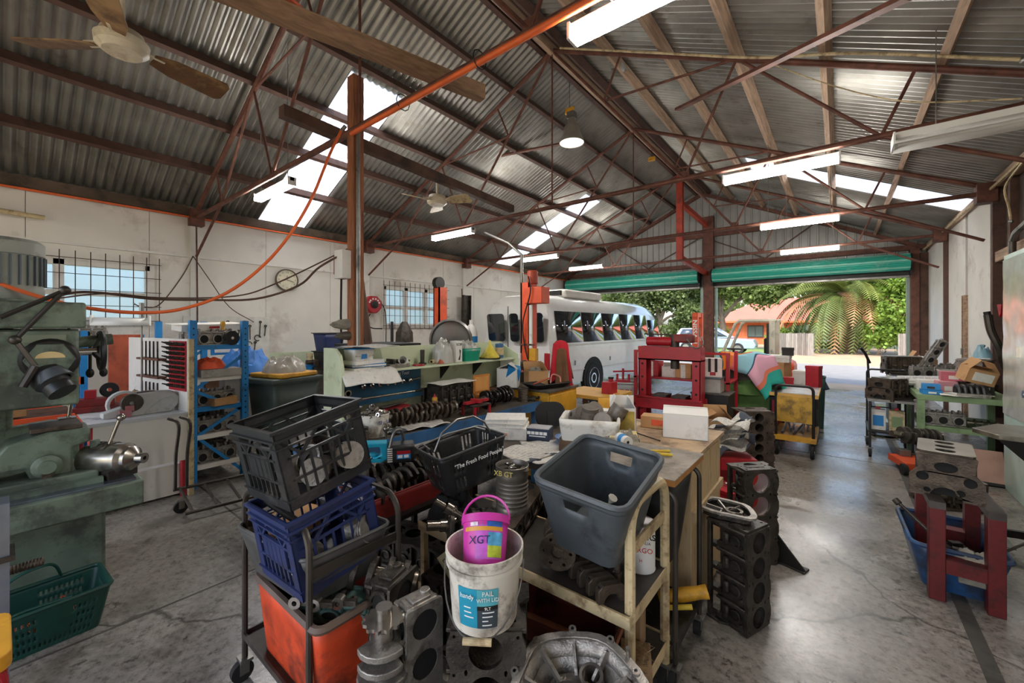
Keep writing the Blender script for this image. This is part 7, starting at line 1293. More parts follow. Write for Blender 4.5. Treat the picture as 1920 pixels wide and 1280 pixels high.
p = W(592, 690, X=-7.4); t = T('carburettor', 'dark machine vise casting on the wall bench', 'vise', (p.x, p.y, .822)); MB().b2((-.1, -.08, 0), (.1, .08, .06)).o('base', m_cast, t); MB().cyl((-.02, -.16, .14), (-.02, .12, .14), .045).b2((-.08, -.05, .06), (.05, .05, .18)).o('body', m_cast2, t, bev=.01); MB().cyl((-.02, -.1, .18), (-.02, -.1, .3), .05, .06).o('funnel', m_cream, t)
t = T('work_gloves', 'dark leather work gloves hung on the timber post', 'gloves', (-3.42, 1.93, 1.62)); heap(.12, .1, .12, 3, 14, .6, 14).o('glove', m_rag, t, rot=(PI / 2, 0, 0)); heap(.1, .08, .1, 5, 14, .6, 14).o('cuff', m_btop, t, loc=(.02, 0, -.1), rot=(PI / 2, 0, 0))
p = W(735, 640, X=-7.0); bg_ = T('bench_drill', 'grey pedestal grinder with conical guard by the left wall', 'grinder', (p.x, p.y, 0)); MB().cyl((0, 0, 0), (0, 0, 1.7), .03).o('pole', m_black, bg_); m = MB(); m.at((0, .3, 1.28), (0, 0, 0)); m.loft([[(x * k_, y * k_, z) for x, y in circ(0, 0, .18, 6)] for k_, z in ((1, 0), (.95, .2), (.3, .42))]); m.o('guard', m_cast, bg_); MB().cyl((-.02, -.3, 1.2), (.02, .45, 1.2), .03).o('arm', m_cast, bg_); MB().cyl((0, .4, 1.12), (0, .5, 1.12), .08).o('red_knob', m_red, bg_); MB().b2((-.2, -.2, 0), (.2, .2, .03)).o('base', m_cast, bg_)
p = W(692, 655, X=-5.2); turned('round_lamp', 'round dark lamp shade behind the bench shelf', 'lamp', (p.x, p.y, 1.5), [('shade', [(0, .0), (.06, .0), (.15, -.06), (.16, -.1), (.15, -.1), (.05, -.015)], m_cast), ('knob', [(0, .02), (.02, .0)], m_black)], rot=(-1.2, 0, -.6)); t = boxy('lamp_table', 'dark trolley table behind the bench back board', 'table', (p.x, p.y + .1, 0), [('top', (-.4, -.4, 1.32), (.4, .5, 1.36), m_black), ('body', (-.35, -.35, 0), (.35, .45, 1.32), m_black)])
# ---------------- red engine stand, blue tub ----------------
m_dred = mat('dark_red_worn', '6a1e1e', .45, .2, var=.25, dirt=.35, dcol='241412', ds=6)
rs = T('engine_stand', 'heavy dark red steel stand holding an engine block', 'stand', (.56, 3.72, 0))
for x in (-.11, .12):
    MB().b2((x - .035, -.3, .535), (x + .035, .3, .575)).o('top_beam', mat('worn_steel_beam', '5c5450', .35, .7, var=.25), rs)
    for y in (-.26, .26): MB().b2((x - .035, y - .04, 0), (x + .035, y + .04, .535)).o('leg', m_dred, rs, bev=.004)
for y in (-.26, .26): MB().b2((-.075, y - .04, .17), (.085, y + .04, .25)).o('cross_beam', m_dred, rs)
eb = T('engine_block', 'brown engine block with pale deck gasket on the red stand', 'engine block', (.53, 3.78, .577), PI / 2 - .12, 'engine blocks'); block(eb, .36, .25, .25, 3, m_cast2, liner=m_mach)
m = MB(); m.plate(rrect(.37, .25, .02, 2), .004, [circ(-.12 + i * .12, 0, .046, 20) for i in range(3)], z0=.251); m.o('head_gasket', mat('pale_gasket', 'b5aea2', .35, .6), eb)
m = MB(); m.M = Matrix(((0, 0, -1, -.2), (-1, 0, 0, 0), (0, 1, 0, 0), (0, 0, 0, 1))); hp = [circ(.1, .1, .028, 16), circ(-.1, .1, .028, 16), circ(0, .17, .05, 18, ry=.03), circ(.06, .03, .02, 10), circ(-.08, .02, .016, 10)]
m.plate([(-.16, -.02), (-.07, -.02)] + [(.07 * math.cos(a), -.02 + .07 * math.sin(a)) for a in [PI - PI * q / 8 for q in range(1, 8)]] + [(.07, -.02), (.16, -.02), (.16, .1), (.12, .15), (.13, .24), (-.13, .24), (-.12, .15), (-.16, .1)], .02, hp); m.o('front_plate', m_cast2, eb, bev=.002)
k_ = MB(); k_.M = m.M; k_.plate([(-.13, .0), (.13, 0), (.12, .22), (-.12, .22)], .001, z0=.0005); k_.o('shade_plate', m_hole, eb)  # black sheet behind the front plate, painted shade for its holes
bt = T('plastic_tub', 'worn blue plastic tub under the red engine stand', 'tub', (.55, 3.82, 0), .03); tub(bt, mat('worn_blue_tub', '27507f', .45, var=.25, dirt=.5, dcol='2a2a2c', ds=5), .3, .5, .42, .62, .27, .06, rim=.014)
t = turned('round_filter', 'cream round filter lying in the blue tub', 'filter', (.6, 3.62, .2), [('shell', [(0, .0), (.05, 0), (.055, .03), (.05, .03), (.045, .008)], m_cream), ('core', [(0, .012), (.03, .012)], m_ply)], rot=(.7, 0, .4)); t = T('oily_rag', 'grey rag hanging over the blue tub rim', 'rag', (.62, 3.53, .22)); heap(.2, .1, .07, 4, 18, .5, 16).o('cloth', m_rag, t); MB().b2((-.08, -.07, -.1), (.09, -.055, .03)).o('hanging_end', m_rag, t, bev=.006)
t = T('breaker_bar', 'long steel breaker bar leaning out of the blue tub', 'bar', (.45, 3.65, .2)); MB().cyl((.12, -.1, .0), (-.14, .12, .22), .011).o('shaft', m_tube_d, t); MB().cyl((-.135, .115, .212), (-.155, .13, .232), .02).o('socket_head', m_cast, t)
for i, y in enumerate((3.75, 3.85)): boxy('steel_offcut', ('flat steel offcut in the blue tub, front', 'flat steel offcut in the blue tub, rear')[i], 'offcut', (.58, y, .16), [('plate', (-.08, -.06, 0), (.08, .06, .02), m_cast), ('lug', (-.02, -.02, .02), (.04, .02, .05), m_cast)], rz=i * .5, group='offcuts in the blue tub')
# standing block with crankshaft on top
t = stand('engine_block', 'dark open-sided engine block standing on end by the aisle line', (.6, 5.75, 0), PI - .2 , .42, .26, .24, 4, mt=m_cast2, liner=m_cast)
t.rotation_euler = (Matrix.Rotation(-.1, 4, 'Z') @ Matrix.Rotation(-PI / 2, 4, 'Y') @ Matrix.Rotation(PI, 4, 'X')).to_euler()
o = T('crankshaft', 'oily crankshaft lying on the standing block by the green bench', 'crankshaft', (.6, 5.6, .53), rot=(.6, .1, .6), group='crankshafts'); crank(o, .42, 3, .035, .04, .085)
o = dup(eb, (.78, 5.3, 0.0), .4, 'low brown engine block on the floor behind the stand')
# ---------------- green bench ----------------
m_gbn = mat('sage_green_steel', '7d9468', .5, var=.12, dirt=.2, dcol='4a5a3c')
gn = T('work_bench', 'sage green steel bench piled with boxes along the right wall', 'bench', (1.02, 6.75, 0)); MB().b2((-.34, -.4, .79), (.4, .55, .85)).o('top', m_gbn, gn, bev=.004); MB().b2((-.3, -.38, .46), (.38, .5, .51)).o('lower_shelf', m_gbn, gn); legs(gn, -.31, .37, -.37, .5, .79, .06, m_gbn)
hh2 = dup(hh, (.88, 6.5, .515), .1, 'long alloy cylinder head on the green bench lower shelf'); hh2.scale = (1, 1, 1)
o = T('camshaft', 'pair of dark shafts with gears on the green bench lower shelf', 'camshaft', (1.18, 6.5, .57), .1); camshaft(o, .3, .02, 5)
for i, (x, y, z, w_, d, h, mt, lab) in enumerate(((.8, 6.48, .85, .16, .14, .05, m_blue, 'light blue parts box at the bench front, lower'), (.8, 6.48, .902, .15, .13, .06, m_blue, 'light blue parts box at the bench front, upper'), (.88, 6.9, .85, .3, .2, .12, m_cardw, 'white carton at the back of the green bench'), (.95, 6.72, .85, .16, .14, .13, mat('pink_card', 'c88a90', .6), 'pink parts carton with red logo'), (1.02, 6.85, .98, .2, .16, .1, mat('rose_card', 'b8606c', .6), 'rose red carton on the pink one'))):
    t = boxy('parts_carton', lab, 'carton', (x, y, z), [('box', (-w_ / 2, -d / 2, 0), (w_ / 2, d / 2, h), mt), ('label', (-w_ * .2, -d / 2 - .002, h * .2), (w_ * .2, -d / 2, h * .6), m_black if i == 1 else m_paper)], rz=R.uniform(-.15, .15), group='cartons on the green bench')
t = T('cardboard_box', 'open brown carton with printed label tilted on the green bench', 'box', (1.14, 6.58, 1.0), rot=(.15, .25, .3)); cbox(t, .24, .18, .15, m_card, (None, -40, -70, -30)); MB().b2((-.07, -.0925, .03), (.09, -.09, .12)).b2((-.06, -.094, .07), (.08, -.092, .078)).o('label', m_paper, t)
t = T('intake_manifold', 'black ribbed intake manifold on the green bench front', 'manifold', (1.1, 6.47, .852), .1); 
for i in range(5): MB().tube(curve([(-.1 + i * .045, .06, .02), (-.1 + i * .045, .04, .1), (-.1 + i * .045, -.04, .1), (-.1 + i * .045, -.08, .03)], 4), .02, 8).o('runner', m_blackp, t)
MB().b2((-.12, -.1, 0), (.12, -.06, .04)).o('flange', m_alu, t)
t = T('plastic_container', 'clear lidded container behind the cartons on the green bench', 'container', (1.05, 7.05, .98)); tub(t, m_plas, .22, .16, .24, .18, .1, .02, rim=.006)
t = T('wrapped_roll', 'plastic-wrapped roll with blue print on the green bench', 'roll', (.72, 7.0, .93), .1); MB().cyl((-.15, 0, 0), (.25, 0, .02), .06).o('roll', newsmat('blue_wrap', 'c8ccd0', '3a78b4'), t); MB().tube([(-.15, 0, 0), (-.2, 0, .02), (-.25, .02, .04)], [.05, .015, .03], 8).o('twisted_end', m_plas, t)
stand('engine_block', 'alloy engine block standing on the green bench against the cabinet', (1.25, 6.95, .85), PI + .9, .36, .24, .18, 4, mt=m_alu, liner=m_cast)
t = T('plastic_bag', 'pale blue plastic bag on the upright bench block', 'bag', (1.27, 6.95, 1.245)); heap(.16, .14, .12, 3, 16, .5, 12).o('bag', mat('pale_blue_film', '8fb8c8', .3, trans=.2), t); MB().tube([(0, 0, .1), (0, .02, .14)], [.012, .03], 6).o('knot', MATS['pale_blue_film'], t)
for i in range(4): sheet(.2, .26, .02, 7, 50 + i, 8, 8).o('loose_paper', m_paper, loc=(.95 + .06 * i, 6.42 + .02 * i, .862 + .006 * i), rz=.5 * i, sol=.001, label=('loose paper at the green bench front, leftmost', 'loose paper at the green bench front, second', 'loose paper at the green bench front, third', 'loose paper at the green bench front, rightmost')[i], cat='paper', group='papers on the green bench')
# background shelf of parts against the right wall
bs2 = boxy('parts_bench', 'dark bench of engine parts beyond the green bench', 'bench', (1.05, 8.3, 0), [('top', (-.45, -.8, .86), (.45, .9, .9), m_black), ('front', (-.44, -.78, .1), (-.4, .88, .84), m_black)])
o = T('cylinder_head', 'pale alloy cylinder head leaning upright on the dark bench', 'cylinder head', (1.08, 8.35, 1.16), rot=(0, -1.1, .1)); head(o, .5, .18, .1, 4, m_alu, None)
dup(eb, (.75, 8.5, .902), .2, 'black engine block at the left end of the dark bench'); dup(hh, (.95, 7.95, .902), .1, 'alloy cylinder head flat on the dark bench'); dup(hh, (1.25, 8.6, .902), .8, 'alloy cylinder head at the back of the dark bench')
t = T('cardboard_box', 'open carton of papers on the dark bench', 'box', (.98, 8.75, .902), .1); cbox(t, .3, .24, .2, m_card, (None, -30, None, -30)); heap(.24, .2, .07, 3, 14, .6, 12).o('papers', m_paper, t, loc=(0, 0, .17))
# small trolley with engine
tr2 = T('tool_trolley', 'grey steel trolley with an engine on top left of the green bench', 'trolley', (.5, 7.05, 0)); MB().b2((-.22, -.35, .68), (.2, .35, .71)).o('top', m_steel, tr2); MB().b2((-.22, -.35, .3), (.2, .35, .32)).o('shelf', m_black, tr2); legs(tr2, -.2, .18, -.33, .33, .68, .025, m_black, .1); hoop((-.2, .36, 0), (.2, .36, 0), 1.02, .012, .05, .6).o('handle', m_black, tr2)
for x in (-.2, .18): 
    for y in (-.33, .33): caster(tr2, x, y, .05)
eo = dup(eb, (.52, 6.95, .712), .9, 'greasy engine block on the grey trolley')
for i, (x, c) in enumerate(((.38, m_cardw), (.55, m_cream))): boxy('oil_jug', ('white oil jug on the trolley shelf', 'cream oil jug on the trolley shelf')[i], 'jug', (x, 6.85, .322), [('body', (-.07, -.06, 0), (.07, .06, .25), c), ('label', (-.05, -.062, .05), (.05, -.06, .18), (m_blue, m_gbn)[i]), ('cap', (-.02, -.02, .25), (.02, .02, .28), m_red)], group='oil jugs')
hk = T('sack_truck', 'black folding sack truck leaning beside the trolley', 'sack truck', (.5, 8.2, 0), .2)
for x in (-.12, .1): MB().tube([(x, -.05, .1), (x - .02, 0, .6), (x - .04, .02, 1.1)], .014, 8).o('side_tube', m_black, hk); MB().cyl((x - .03, -.02, .09), (x + .03, -.02, .09), .09).o('wheel', m_rubber, hk)
MB().tube([(-.14, 0, 1.05), (-.2, -.02, 1.2), (-.26, -.04, 1.28)], .018, 8).o('handle', m_black, hk)
for z in (.4, .8): MB().cyl((-.14, 0, z), (.08, 0, z), .01).o('cross_tube', m_black, hk)
MB().b2((-.16, -.25, .02), (.14, -.03, .03)).o('toe_plate', m_black, hk)
# small red jack on wheels
t = boxy('trolley_jack', 'orange trolley jack at the foot of the grey trolley', 'jack', (.62, 6.3, 0), [('frame', (-.12, -.2, .06), (.12, .2, .13), m_orange), ('saddle', (-.05, .1, .13), (.05, .2, .2), m_steel)], rz=.3)
for x in (-.13, .13): MB().cyl((x - .02, -.18, .06), (x + .02, -.18, .06), .06).o('wheel', m_rubber, t)
# ---------------- pale cabinet, pipes, machine at right edge ----------------
cb = T('tall_cabinet', 'tall pale green steel cabinet wrapped in plastic film at the right edge', 'cabinet', (1.44, 5.85, 0)); m_pg = mat('pale_aqua_steel', 'b4c8bc', .35, var=.1, dirt=.12); MB().b2((-.16, -.75, .0), (.07, .38, 2.3)).o('body', m_pg, cb, bev=.006)
MB().grid(10, 22, lambda u, v: (-.172 - .012 * noise.noise(Vector((u * 6, v * 9, 1))), -.6 + .95 * u, .75 + 1.5 * v)).o('plastic_film', m_plas, cb); MB().b2((-.19, -.12, 1.32), (-.16, -.09, 1.42)).o('latch', m_chrome, cb)
ppz = T('wall_pipes', 'pair of grey steel pipes rising beside the pale cabinet', 'pipes', (1.5, 7.0, 0))
for y, zt in ((.0, 2.55), (-.28, 2.3)): MB().cyl((0, y, 0), (0, y, zt), .032).o('pipe', m_tube_d, ppz); MB().box((0, y, 1.75), (.1, .12, .08)).o('clip', m_black, ppz)
MB().tube([(0, 0, 2.55), (.0, -.1, 2.62), (.02, -.9, 2.75)], .03, 8).o('top_bend', m_steel, ppz); m = MB(); m.at((-.06, .05, 1.85), (PI / 2, 0, -1.2)); m.plate([(-.03, .0), (.03, 0), (.02, -.1), (0, -.14)], .03); m.o('pipe_shoe', m_red, ppz)
hs_ = T('suction_hose', 'thick grey suction hose hanging from a wire by the wall', 'hose', (0, 0, 0)); MB().tube(curve([W(1852, 590, Y=6.7), W(1858, 620, Y=6.7), W(1872, 650, Y=6.7), W(1886, 690, Y=6.75)], 6), .035, 10).o('hose', m_tube_d, hs_); MB().cyl(W(1852, 592, Y=6.7), W(1850, 584, Y=6.7), .028).o('nozzle', m_black, hs_); MB().cyl(W(1855, 601, Y=6.7), W(1880, 602, Y=7), .003, n=5).o('wire', m_steel, hs_)
mc = T('honing_machine', 'dark cast machine tray with steel spindle at the right edge', 'machine', (1.05, 4.05, 0))
m = MB(); m.plate([(-.36, -.02), (-.28, -.2), (.3, -.25), (.3, .3), (-.2, .25)], .03, z0=.9); m.o('tray', mat('oily_tray', '6a6456', .35, .4, var=.3, dirt=.3), mc, bev=.004); m = MB(); m.loft([[(-.28, -.18, .9), (.3, -.24, .9), (.3, .28, .9), (-.2, .24, .9)], [(-.02, -.1, .62), (.3, -.14, .62), (.3, .18, .62), (.0, .14, .62)]]); m.o('hopper', m_black, mc); MB().b2((.0, -.12, 0), (.3, .15, .62)).o('pedestal', m_black, mc); MB().b2((-.04, -.13, .3), (.0, -.02, .55)).o('white_panel', m_white, mc)
MB().cyl((-.08, .0, 1.17), (.3, -.04, 1.17), .03).cyl((-.14, .005, 1.17), (-.08, .0, 1.17), .024).o('spindle', m_chrome, mc); MB().cyl((-.1, -.05, .955), (.0, -.07, .955), .02).cyl((.0, -.07, .955), (.05, -.08, .955), .028).o('hone', m_chrome, mc); MB().cyl((.05, -.08, .955), (.3, -.12, .955), .026).o('hone_stone', m_rust, mc)
MB().cyl((.12, .0, 1.25), (.08, .03, 1.42), .012).o('lever', m_chrome, mc); MB().sphere((.075, .03, 1.44), .028).o('lever_knob', m_rust, mc); MB().b2((.1, -.08, 1.05), (.3, .12, 1.3)).o('head', m_cast, mc, bev=.01)
t = T('pedal_frame', 'chequer plate foot pedal on a black arm at the right edge', 'pedal', (.86, 4.35, 0)); MB().box((0, 0, .14), (.1, .24, .008), rot=(.25, .1, .2)).o('tread_plate', mat('chequer_plate', '8a8884', .35, .8, bump=1, bs=45), t); MB().bar((.02, .12, .13), (.45, .3, .1), .03, .05).o('arm', m_black, t); MB().b2((.3, .0, 0), (.5, .3, .12)).o('base', m_rust, t)
t = T('steel_bin', 'open grey sheet steel bin at the bottom right corner', 'bin', (.98, 2.72, 0), .12); tub(t, mat('raw_sheet_steel', '54514d', .4, .6, var=.2, dirt=.2), .36, .5, .36, .5, .6, .004, th=.006, rim=.004)
t = T('steel_rod', 'steel tube lying on the floor by the right edge', 'tube', (.98, 3.75, .03), .1); MB().cyl((-.1, 0, 0), (.2, .05, 0), .024).o('tube', m_chrome, t); MB().cyl((-.101, 0, 0), (-.1, 0, 0), .018).o('bore', m_hole, t)
t = T('pry_bar', 'thin steel bar with ball end leaning beside the red stand', 'bar', (.8, 3.75, .1)); MB().cyl((-.08, 0, .1), (.12, .1, .24), .008).o('shaft', m_tube_d, t); MB().sphere((.125, .103, .245), .018).o('ball', m_mach, t)
boxy('sheet_panel', 'pinkish scrap panel leaning under the green bench', 'panel', (1.05, 6.2, 0), [('panel', (-.32, -.02, .02), (.25, .0, .36), mat('pink_scrap', 'b08a78', .6, var=.15)), ('rail', (-.32, -.03, 0), (.25, .01, .03), m_black)], rot=(-.5, 0, 0))
# ---------------- white minibus ----------------
bus = T('minibus', 'white minibus with roof air conditioner parked nose out of the left roller door', 'bus', (-5.55, 7.05, 0), -.02)
m_bw = mat('white_bus_paint', 'e4e4e0', .25, var=.03, coat=.4, dirt=.06, dcol='b8b4aa', ds=2); m_bg = mat('bus_glass', '1d2226', .04, var=0, spec=1., coat=.5)
L = 6.6; sec = [(-.94, .35), (-.97, .9), (-.95, 1.25), (-.86, 1.95), (-.74, 2.18), (-.45, 2.3), (.45, 2.3), (.74, 2.18), (.86, 1.95), (.95, 1.25), (.97, .9), (.94, .35)]
lp = []
for y, sx, top in ((0.06, .9, .94), (.0, .96, .985), (.12, 1, 1), (L - 1.2, 1, 1), (L - .5, .985, .95), (L - .1, .93, .82), (L, .85, .6)): lp.append([(x * sx, y if z < 1.3 else y + (.12 * (z - 1.3) if y < .2 else -.25 * (z - 1.3) * (y > L - .6)), .35 + (z - .35) * top) for x, z in sec])
MB().loft(lp).o('body', m_bw, bus, ang=40)
def sx_(z): return .955 if z < 1.25 else .95 - (z - 1.25) * .13
def win(y0, y1, z0=1.25, z1=1.93, s=1, nm='side_window', mt=None):
    return MB().add([(s * (sx_(z0) + .012), y0, z0), (s * (sx_(z0) + .012), y1, z0), (s * (sx_(z1) + .012), y1, z1), (s * (sx_(z1) + .012), y0, z1)], [(0, 1, 2, 3)]).o(nm, mt or m_bg, bus, sol=.012)
for s in (1, -1):
    yy = [.2, 1.3, 2.3, 3.3, 4.25, 5.15]
    for a, b in zip(yy, yy[1:]): win(a + .03, b - .02, s=s)
    win(5.25, 6.05, 1.2, 1.8, s)
    MB().b2((s * .965, .15, 1.18), (s * .975, 6.1, 1.22)).b2((s * .965, .3, .62), (s * .975, 6.1, .64)).o('trim_strip', m_cardw, bus)
for x0, x1, nm in ((-.78, -.28, 'rear_window'), (-.12, .12, 'rear_window'), (.2, .78, 'rear_window')):
    m = MB(); m.at(((x0 + x1) / 2, -.02, 1.58), (PI / 2 + .12, 0, 0)); m.plate(rrect(x1 - x0, .62, .07, 4), .02); m.o(nm, m_bg, bus)
for x in (-.2, .16): MB().b2((x - .008, -.012, .5), (x + .008, .01, 2.05)).o('door_seam', m_steel, bus)
MB().b2((-.95, -.12, .38), (.95, .02, .56)).o('bumper', m_bw, bus, bev=.03)
for s in (-1, 1): MB().b2((s * .8, -.03, .7), (s * .93, .01, 1.05)).o('tail_light', m_red, bus, bev=.01)
ac = MB().b2((-.6, 1.1, 2.28), (.6, 2.9, 2.47)).o('air_conditioner', m_cardw, bus, bev=.05)
for x in (-.3, .3): MB().b2((x - .2, 1.05, 2.33), (x + .2, 1.11, 2.44)).o('grille', m_black, ac)
for y in (1.75, 5.2):
    for s in (-1, 1):
        MB().cyl((s * .9, y, .42), (s * .985, y, .42), .47, n=26).o('wheel_arch', m_hole, bus)
        wv = MB().lathe([(.24, 0), (.3, .0), (.37, .03), (.39, .08), (.39, .18), (.37, .2), (.24, .2)], 28, c=(s * .8, y, .39), axis=(s, 0, 0)).o('tyre', m_tyre, bus); MB().lathe([(.0, .14), (.08, .14), (.09, .19), (.12, .19), (.14, .12), (.21, .1), (.235, .2), (.25, .2)], 24, c=(s * .8, y, .39), axis=(s, 0, 0)).o('rim', m_chrome, wv)
for y in (.9, 2.6): MB().b2((.97, y, .75), (.985, y + .03, .85)).o('marker', m_steel, bus)
for i in range(5):
    for x in (-.5, .5): MB().b2((x - .3, .9 + i * .85, 1.0), (x + .3, 1.05 + i * .85, 1.75)).o('seat', mat('grey_seat', '4a4c50', .9), bus, bev=.05)
# ---------------- orange two-post hoist ----------------
for k_, (x, y, h, lab) in enumerate(((-4.55, 6.2, 2.42, 'orange hoist column with motor and control box in front of the bus'), (-7.2, 6.35, 2.5, 'orange hoist column with black slot beside the second window'))):
    t = T('hoist_column', lab, 'hoist', (x, y, 0), group='hoist columns'); MB().b2((-.1, -.12, 0), (.1, -.09, h)).b2((-.1, -.12, 0), (-.07, .12, h)).b2((.07, -.12, 0), (.1, .12, h)).o('column', m_orange, t); MB().b2((-.2, -.25, 0), (.2, .25, .03)).o('base_plate', m_orange, t); MB().b2((-.05, -.09, .1), (.05, .05, h - .05)).o('slide', m_black if k_ else m_rusto, t)
    if k_ == 0:
        MB().lathe([(0, h - .02), (.1, h - .02), (.1, h + .2), (.08, h + .22), (0, h + .22)], 18, c=(.1, -.02, 0)).o('motor', mat('rust_motor', 'a8452c', .5, dirt=.2), t); MB().b2((.02, -.16, h - .4), (.4, .1, h - .1)).o('gear_box', m_orange, t, bev=.01); MB().b2((-.12, -.13, 1.25), (.2, -.09, 1.28)).b2((-.12, -.14, .7), (.2, -.1, .72)).o('collar', m_rust, t); MB().b2((.12, -.16, .98), (.26, -.06, 1.2)).o('control_box', m_yellow, t); MB().b2((-.16, -.16, .95), (-.08, -.08, 1.1)).o('switch_box', m_cardw, t); MB().tube(curve([(.1, -.15, h + .1), (.18, -.2, h - .2), (.0, -.18, 1.7), (.0, -.15, 1.3), (.1, -.17, 1.0)], 6), .012, 6).o('cable', m_rubber, t); MB().b2((.1, -.13, 1.2), (.16, -.1, 2.0)).o('notice', m_cardw, t)
    else: MB().cyl((-.06, -.05, h + .1), (.06, -.05, h + .1), .14).o('pulley', m_black, t); MB().b2((-.03, -.1, h), (.03, .0, h + .12)).o('pulley_bracket', m_orange, t)
p = W(985, 420, Y=6.2); t = T('conduit_pole', 'grey conduit rising from the hoist to the roof with a bend', 'conduit', (-4.68, 6.15, 0)); MB().tube([(0, 0, 1.0), (0, 0, 2.95), (-.25, -.1, 3.2), (-.75, -.2, 3.45)], .03, 8).o('pipe', m_steel, t); MB().b2((-.05, -.05, 1.0), (.05, .05, 1.06)).o('clamp', m_steel, t)
t = boxy('steel_channel', 'tall dark steel channel leaning on the left wall', 'channel', (-7.95, 7.9, 0), [('web', (-.04, -.14, 0), (-.02, .14, 2.45), m_cast), ('flange', (-.04, -.14, 0), (.06, -.12, 2.45), m_cast), ('flange', (-.04, .12, 0), (.06, .14, 2.45), m_cast)], rot=(.0, .02, 0))
turned('fan_guard', 'large round wire workshop fan behind the bench shelf', 'fan', (-5.6, 5.2, 1.35), [('cage', [(.36, -.08), (.4, 0), (.36, .08)], m_steel), ('backing', [(0, .1), (.2, .09), (.38, .03)], mat('smoky_plastic', '5c5850', .4, trans=.3)), ('hub', [(0, -.1), (.08, -.1), (.09, .0)], m_black)], rot=(PI / 2, 0, .75)); boxy('fan_stand', 'dark stand under the round fan', 'stand', (-5.6, 5.2, 0), [('post', (-.04, -.04, 0), (.04, .04, 1.0), m_black), ('foot', (-.25, -.25, 0), (.25, .25, .04), m_black)])
turned('gas_bottle', 'white gas bottle with blue band by the bus corner', 'gas bottle', (-6.6, 6.75, 0), [('cylinder', [(0, 0), (.14, 0), (.15, .05), (.15, 1.45), (.1, 1.6), (.04, 1.65), (.04, 1.75), (0, 1.75)], m_white), ('band', [(.153, 1.2), (.153, 1.38)], m_blue)])
# ---------------- forklift ----------------
fk = T('forklift', 'cream forklift with overhead guard and orange lettered mast', 'forklift', (-1.75, 9.6, 0), .1); m_fl = mat('cream_forklift', 'c9c3b0', .5, var=.1, dirt=.2)
MB().b2((-.5, -.9, .3), (.5, .7, .95)).o('chassis', m_fl, fk, bev=.06); MB().b2((-.5, .6, .3), (.5, 1.1, 1.05)).o('counterweight', m_orange, fk, bev=.1)
for s in (-1, 1):
    MB().tube([(s * .45, -.55, .95), (s * .42, -.15, 1.8), (s * .42, -.05, 1.86), (s * .42, .75, 1.86)], .035, 8).o('guard_tube', m_fl, fk); MB().b2((s * .45 - .06, .6, .9), (s * .45 + .06, .72, 1.85)).o('rear_post', m_fl, fk)
    MB().b2((s * .22 - .05, -1.25, .1), (s * .22 + .05, -1.1, 2.05)).o('mast_rail', m_orange, fk)
    for y, r_ in ((-.65, .28), (.75, .24)): MB().cyl((s * .4, y, r_), (s * .56, y, r_), r_, n=20).o('wheel', m_tyre, fk)
for i in range(4): MB().b2((-.42, .0 + i * .2, 1.84), (.42, .05 + i * .2, 1.88)).o('guard_bar', m_fl, fk)
MB().b2((-.3, -1.22, 1.95), (.3, -1.12, 2.05)).b2((-.3, -1.22, 1.4), (.3, -1.12, 1.5)).o('mast_cross', m_orange, fk); MB().cyl((0, -1.15, .2), (0, -1.15, 1.7), .04).o('lift_cylinder', m_steel, fk); text('NISSAN', .16, m_wt, fk, (.272, -1.18, 1.62), Matrix(((0, 0, 1), (0, 1, 0), (-1, 0, 0))).to_euler(), bold=.003)
MB().tube(arc((0, -.25, 1.25), .17, 0, 360, 18, 'xy')[:-1], .014, 6, closed=True).o('steering_wheel', m_black, fk); MB().cyl((0, -.4, .95), (0, -.25, 1.25), .02).o('steering_column', m_black, fk); MB().b2((-.22, .1, .95), (.22, .5, 1.08)).b2((-.22, .45, 1.08), (.22, .55, 1.5)).o('seat', m_rubber, fk, bev=.03); MB().b2((.5, .55, 1.15), (.54, .6, 1.8)).o('strap', m_black, fk)
fk.location = (-1.45, 9.2, 0); fk.rotation_euler.z = -PI / 2; fk.scale = (.8, .75, .92)
# ---------------- post, beams, fans, lamp, cables ----------------
tp_ = T('timber_post', 'tall brown timber post with conduit and switch box', 'post', (-3.37, 1.98, 0)); MB().b2((-.05, -.05, 0), (.05, .05, 3.82)).o('post', mat('brown_timber', '935a38', .7, var=.3, vs=5, stretch=(8, 8, .7), dirt=.25, dcol='4a2a1a'), tp_); MB().cyl((.075, -.02, 0), (.075, -.02, 3.3), .018).o('conduit', m_steel, tp_); bx_ = MB().b2((-.11, -.14, 2.02), (.02, -.05, 2.27)).o('switch_box', m_cardw, tp_, bev=.006); MB().b2((-.115, -.142, 2.06), (-.108, -.1, 2.22)).o('socket', m_red, bx_); MB().tube([(-.06, -.1, 2.02), (-.07, -.1, 1.7), (-.06, -.1, 1.45)], .01, 6).o('cable', m_rubber, tp_)
boxy('timber_brace', 'thin timber strut leaning beside the post', 'timber', (-3.4, 2.35, .0), [('strut', (-.03, -.02, 0), (.03, .02, 2.1), m_darkwood)], rot=(0, -.14, .6))
for a, b, w_, h_, lab, mt in (((-2.75, .3, 3.44), (-2.2, 2.38, 3.44), .08, .11, 'thick bare timber beam lying across the near truss', mat('old_beam', '86684e', .8, var=.3, vs=5, stretch=(8, .6, 8))), ((-3.72, 1.5, 3.44), (-3.96, 4.95, 3.42), .09, .1, 'brown timber beam carrying the far ceiling fan', m_darkwood), ((-2.5, .95, 3.51), (-2.58, 1.2, 3.51), .08, .02, 'short orange board on the near beam', m_rusto)):
    MB().bar(a, b, w_, h_).o('roof_beam', mt, label=lab, cat='beam', group='loose roof beams')
oc = T('orange_conduit', 'bright orange conduit strapped under the near truss chord', 'conduit', (0, 1.9, 3.27)); MB().cyl((-3.3, 0, 0), (1.4, 0, .02), .02).o('pipe', mat('orange_conduit', 'e0662e', .5), oc)
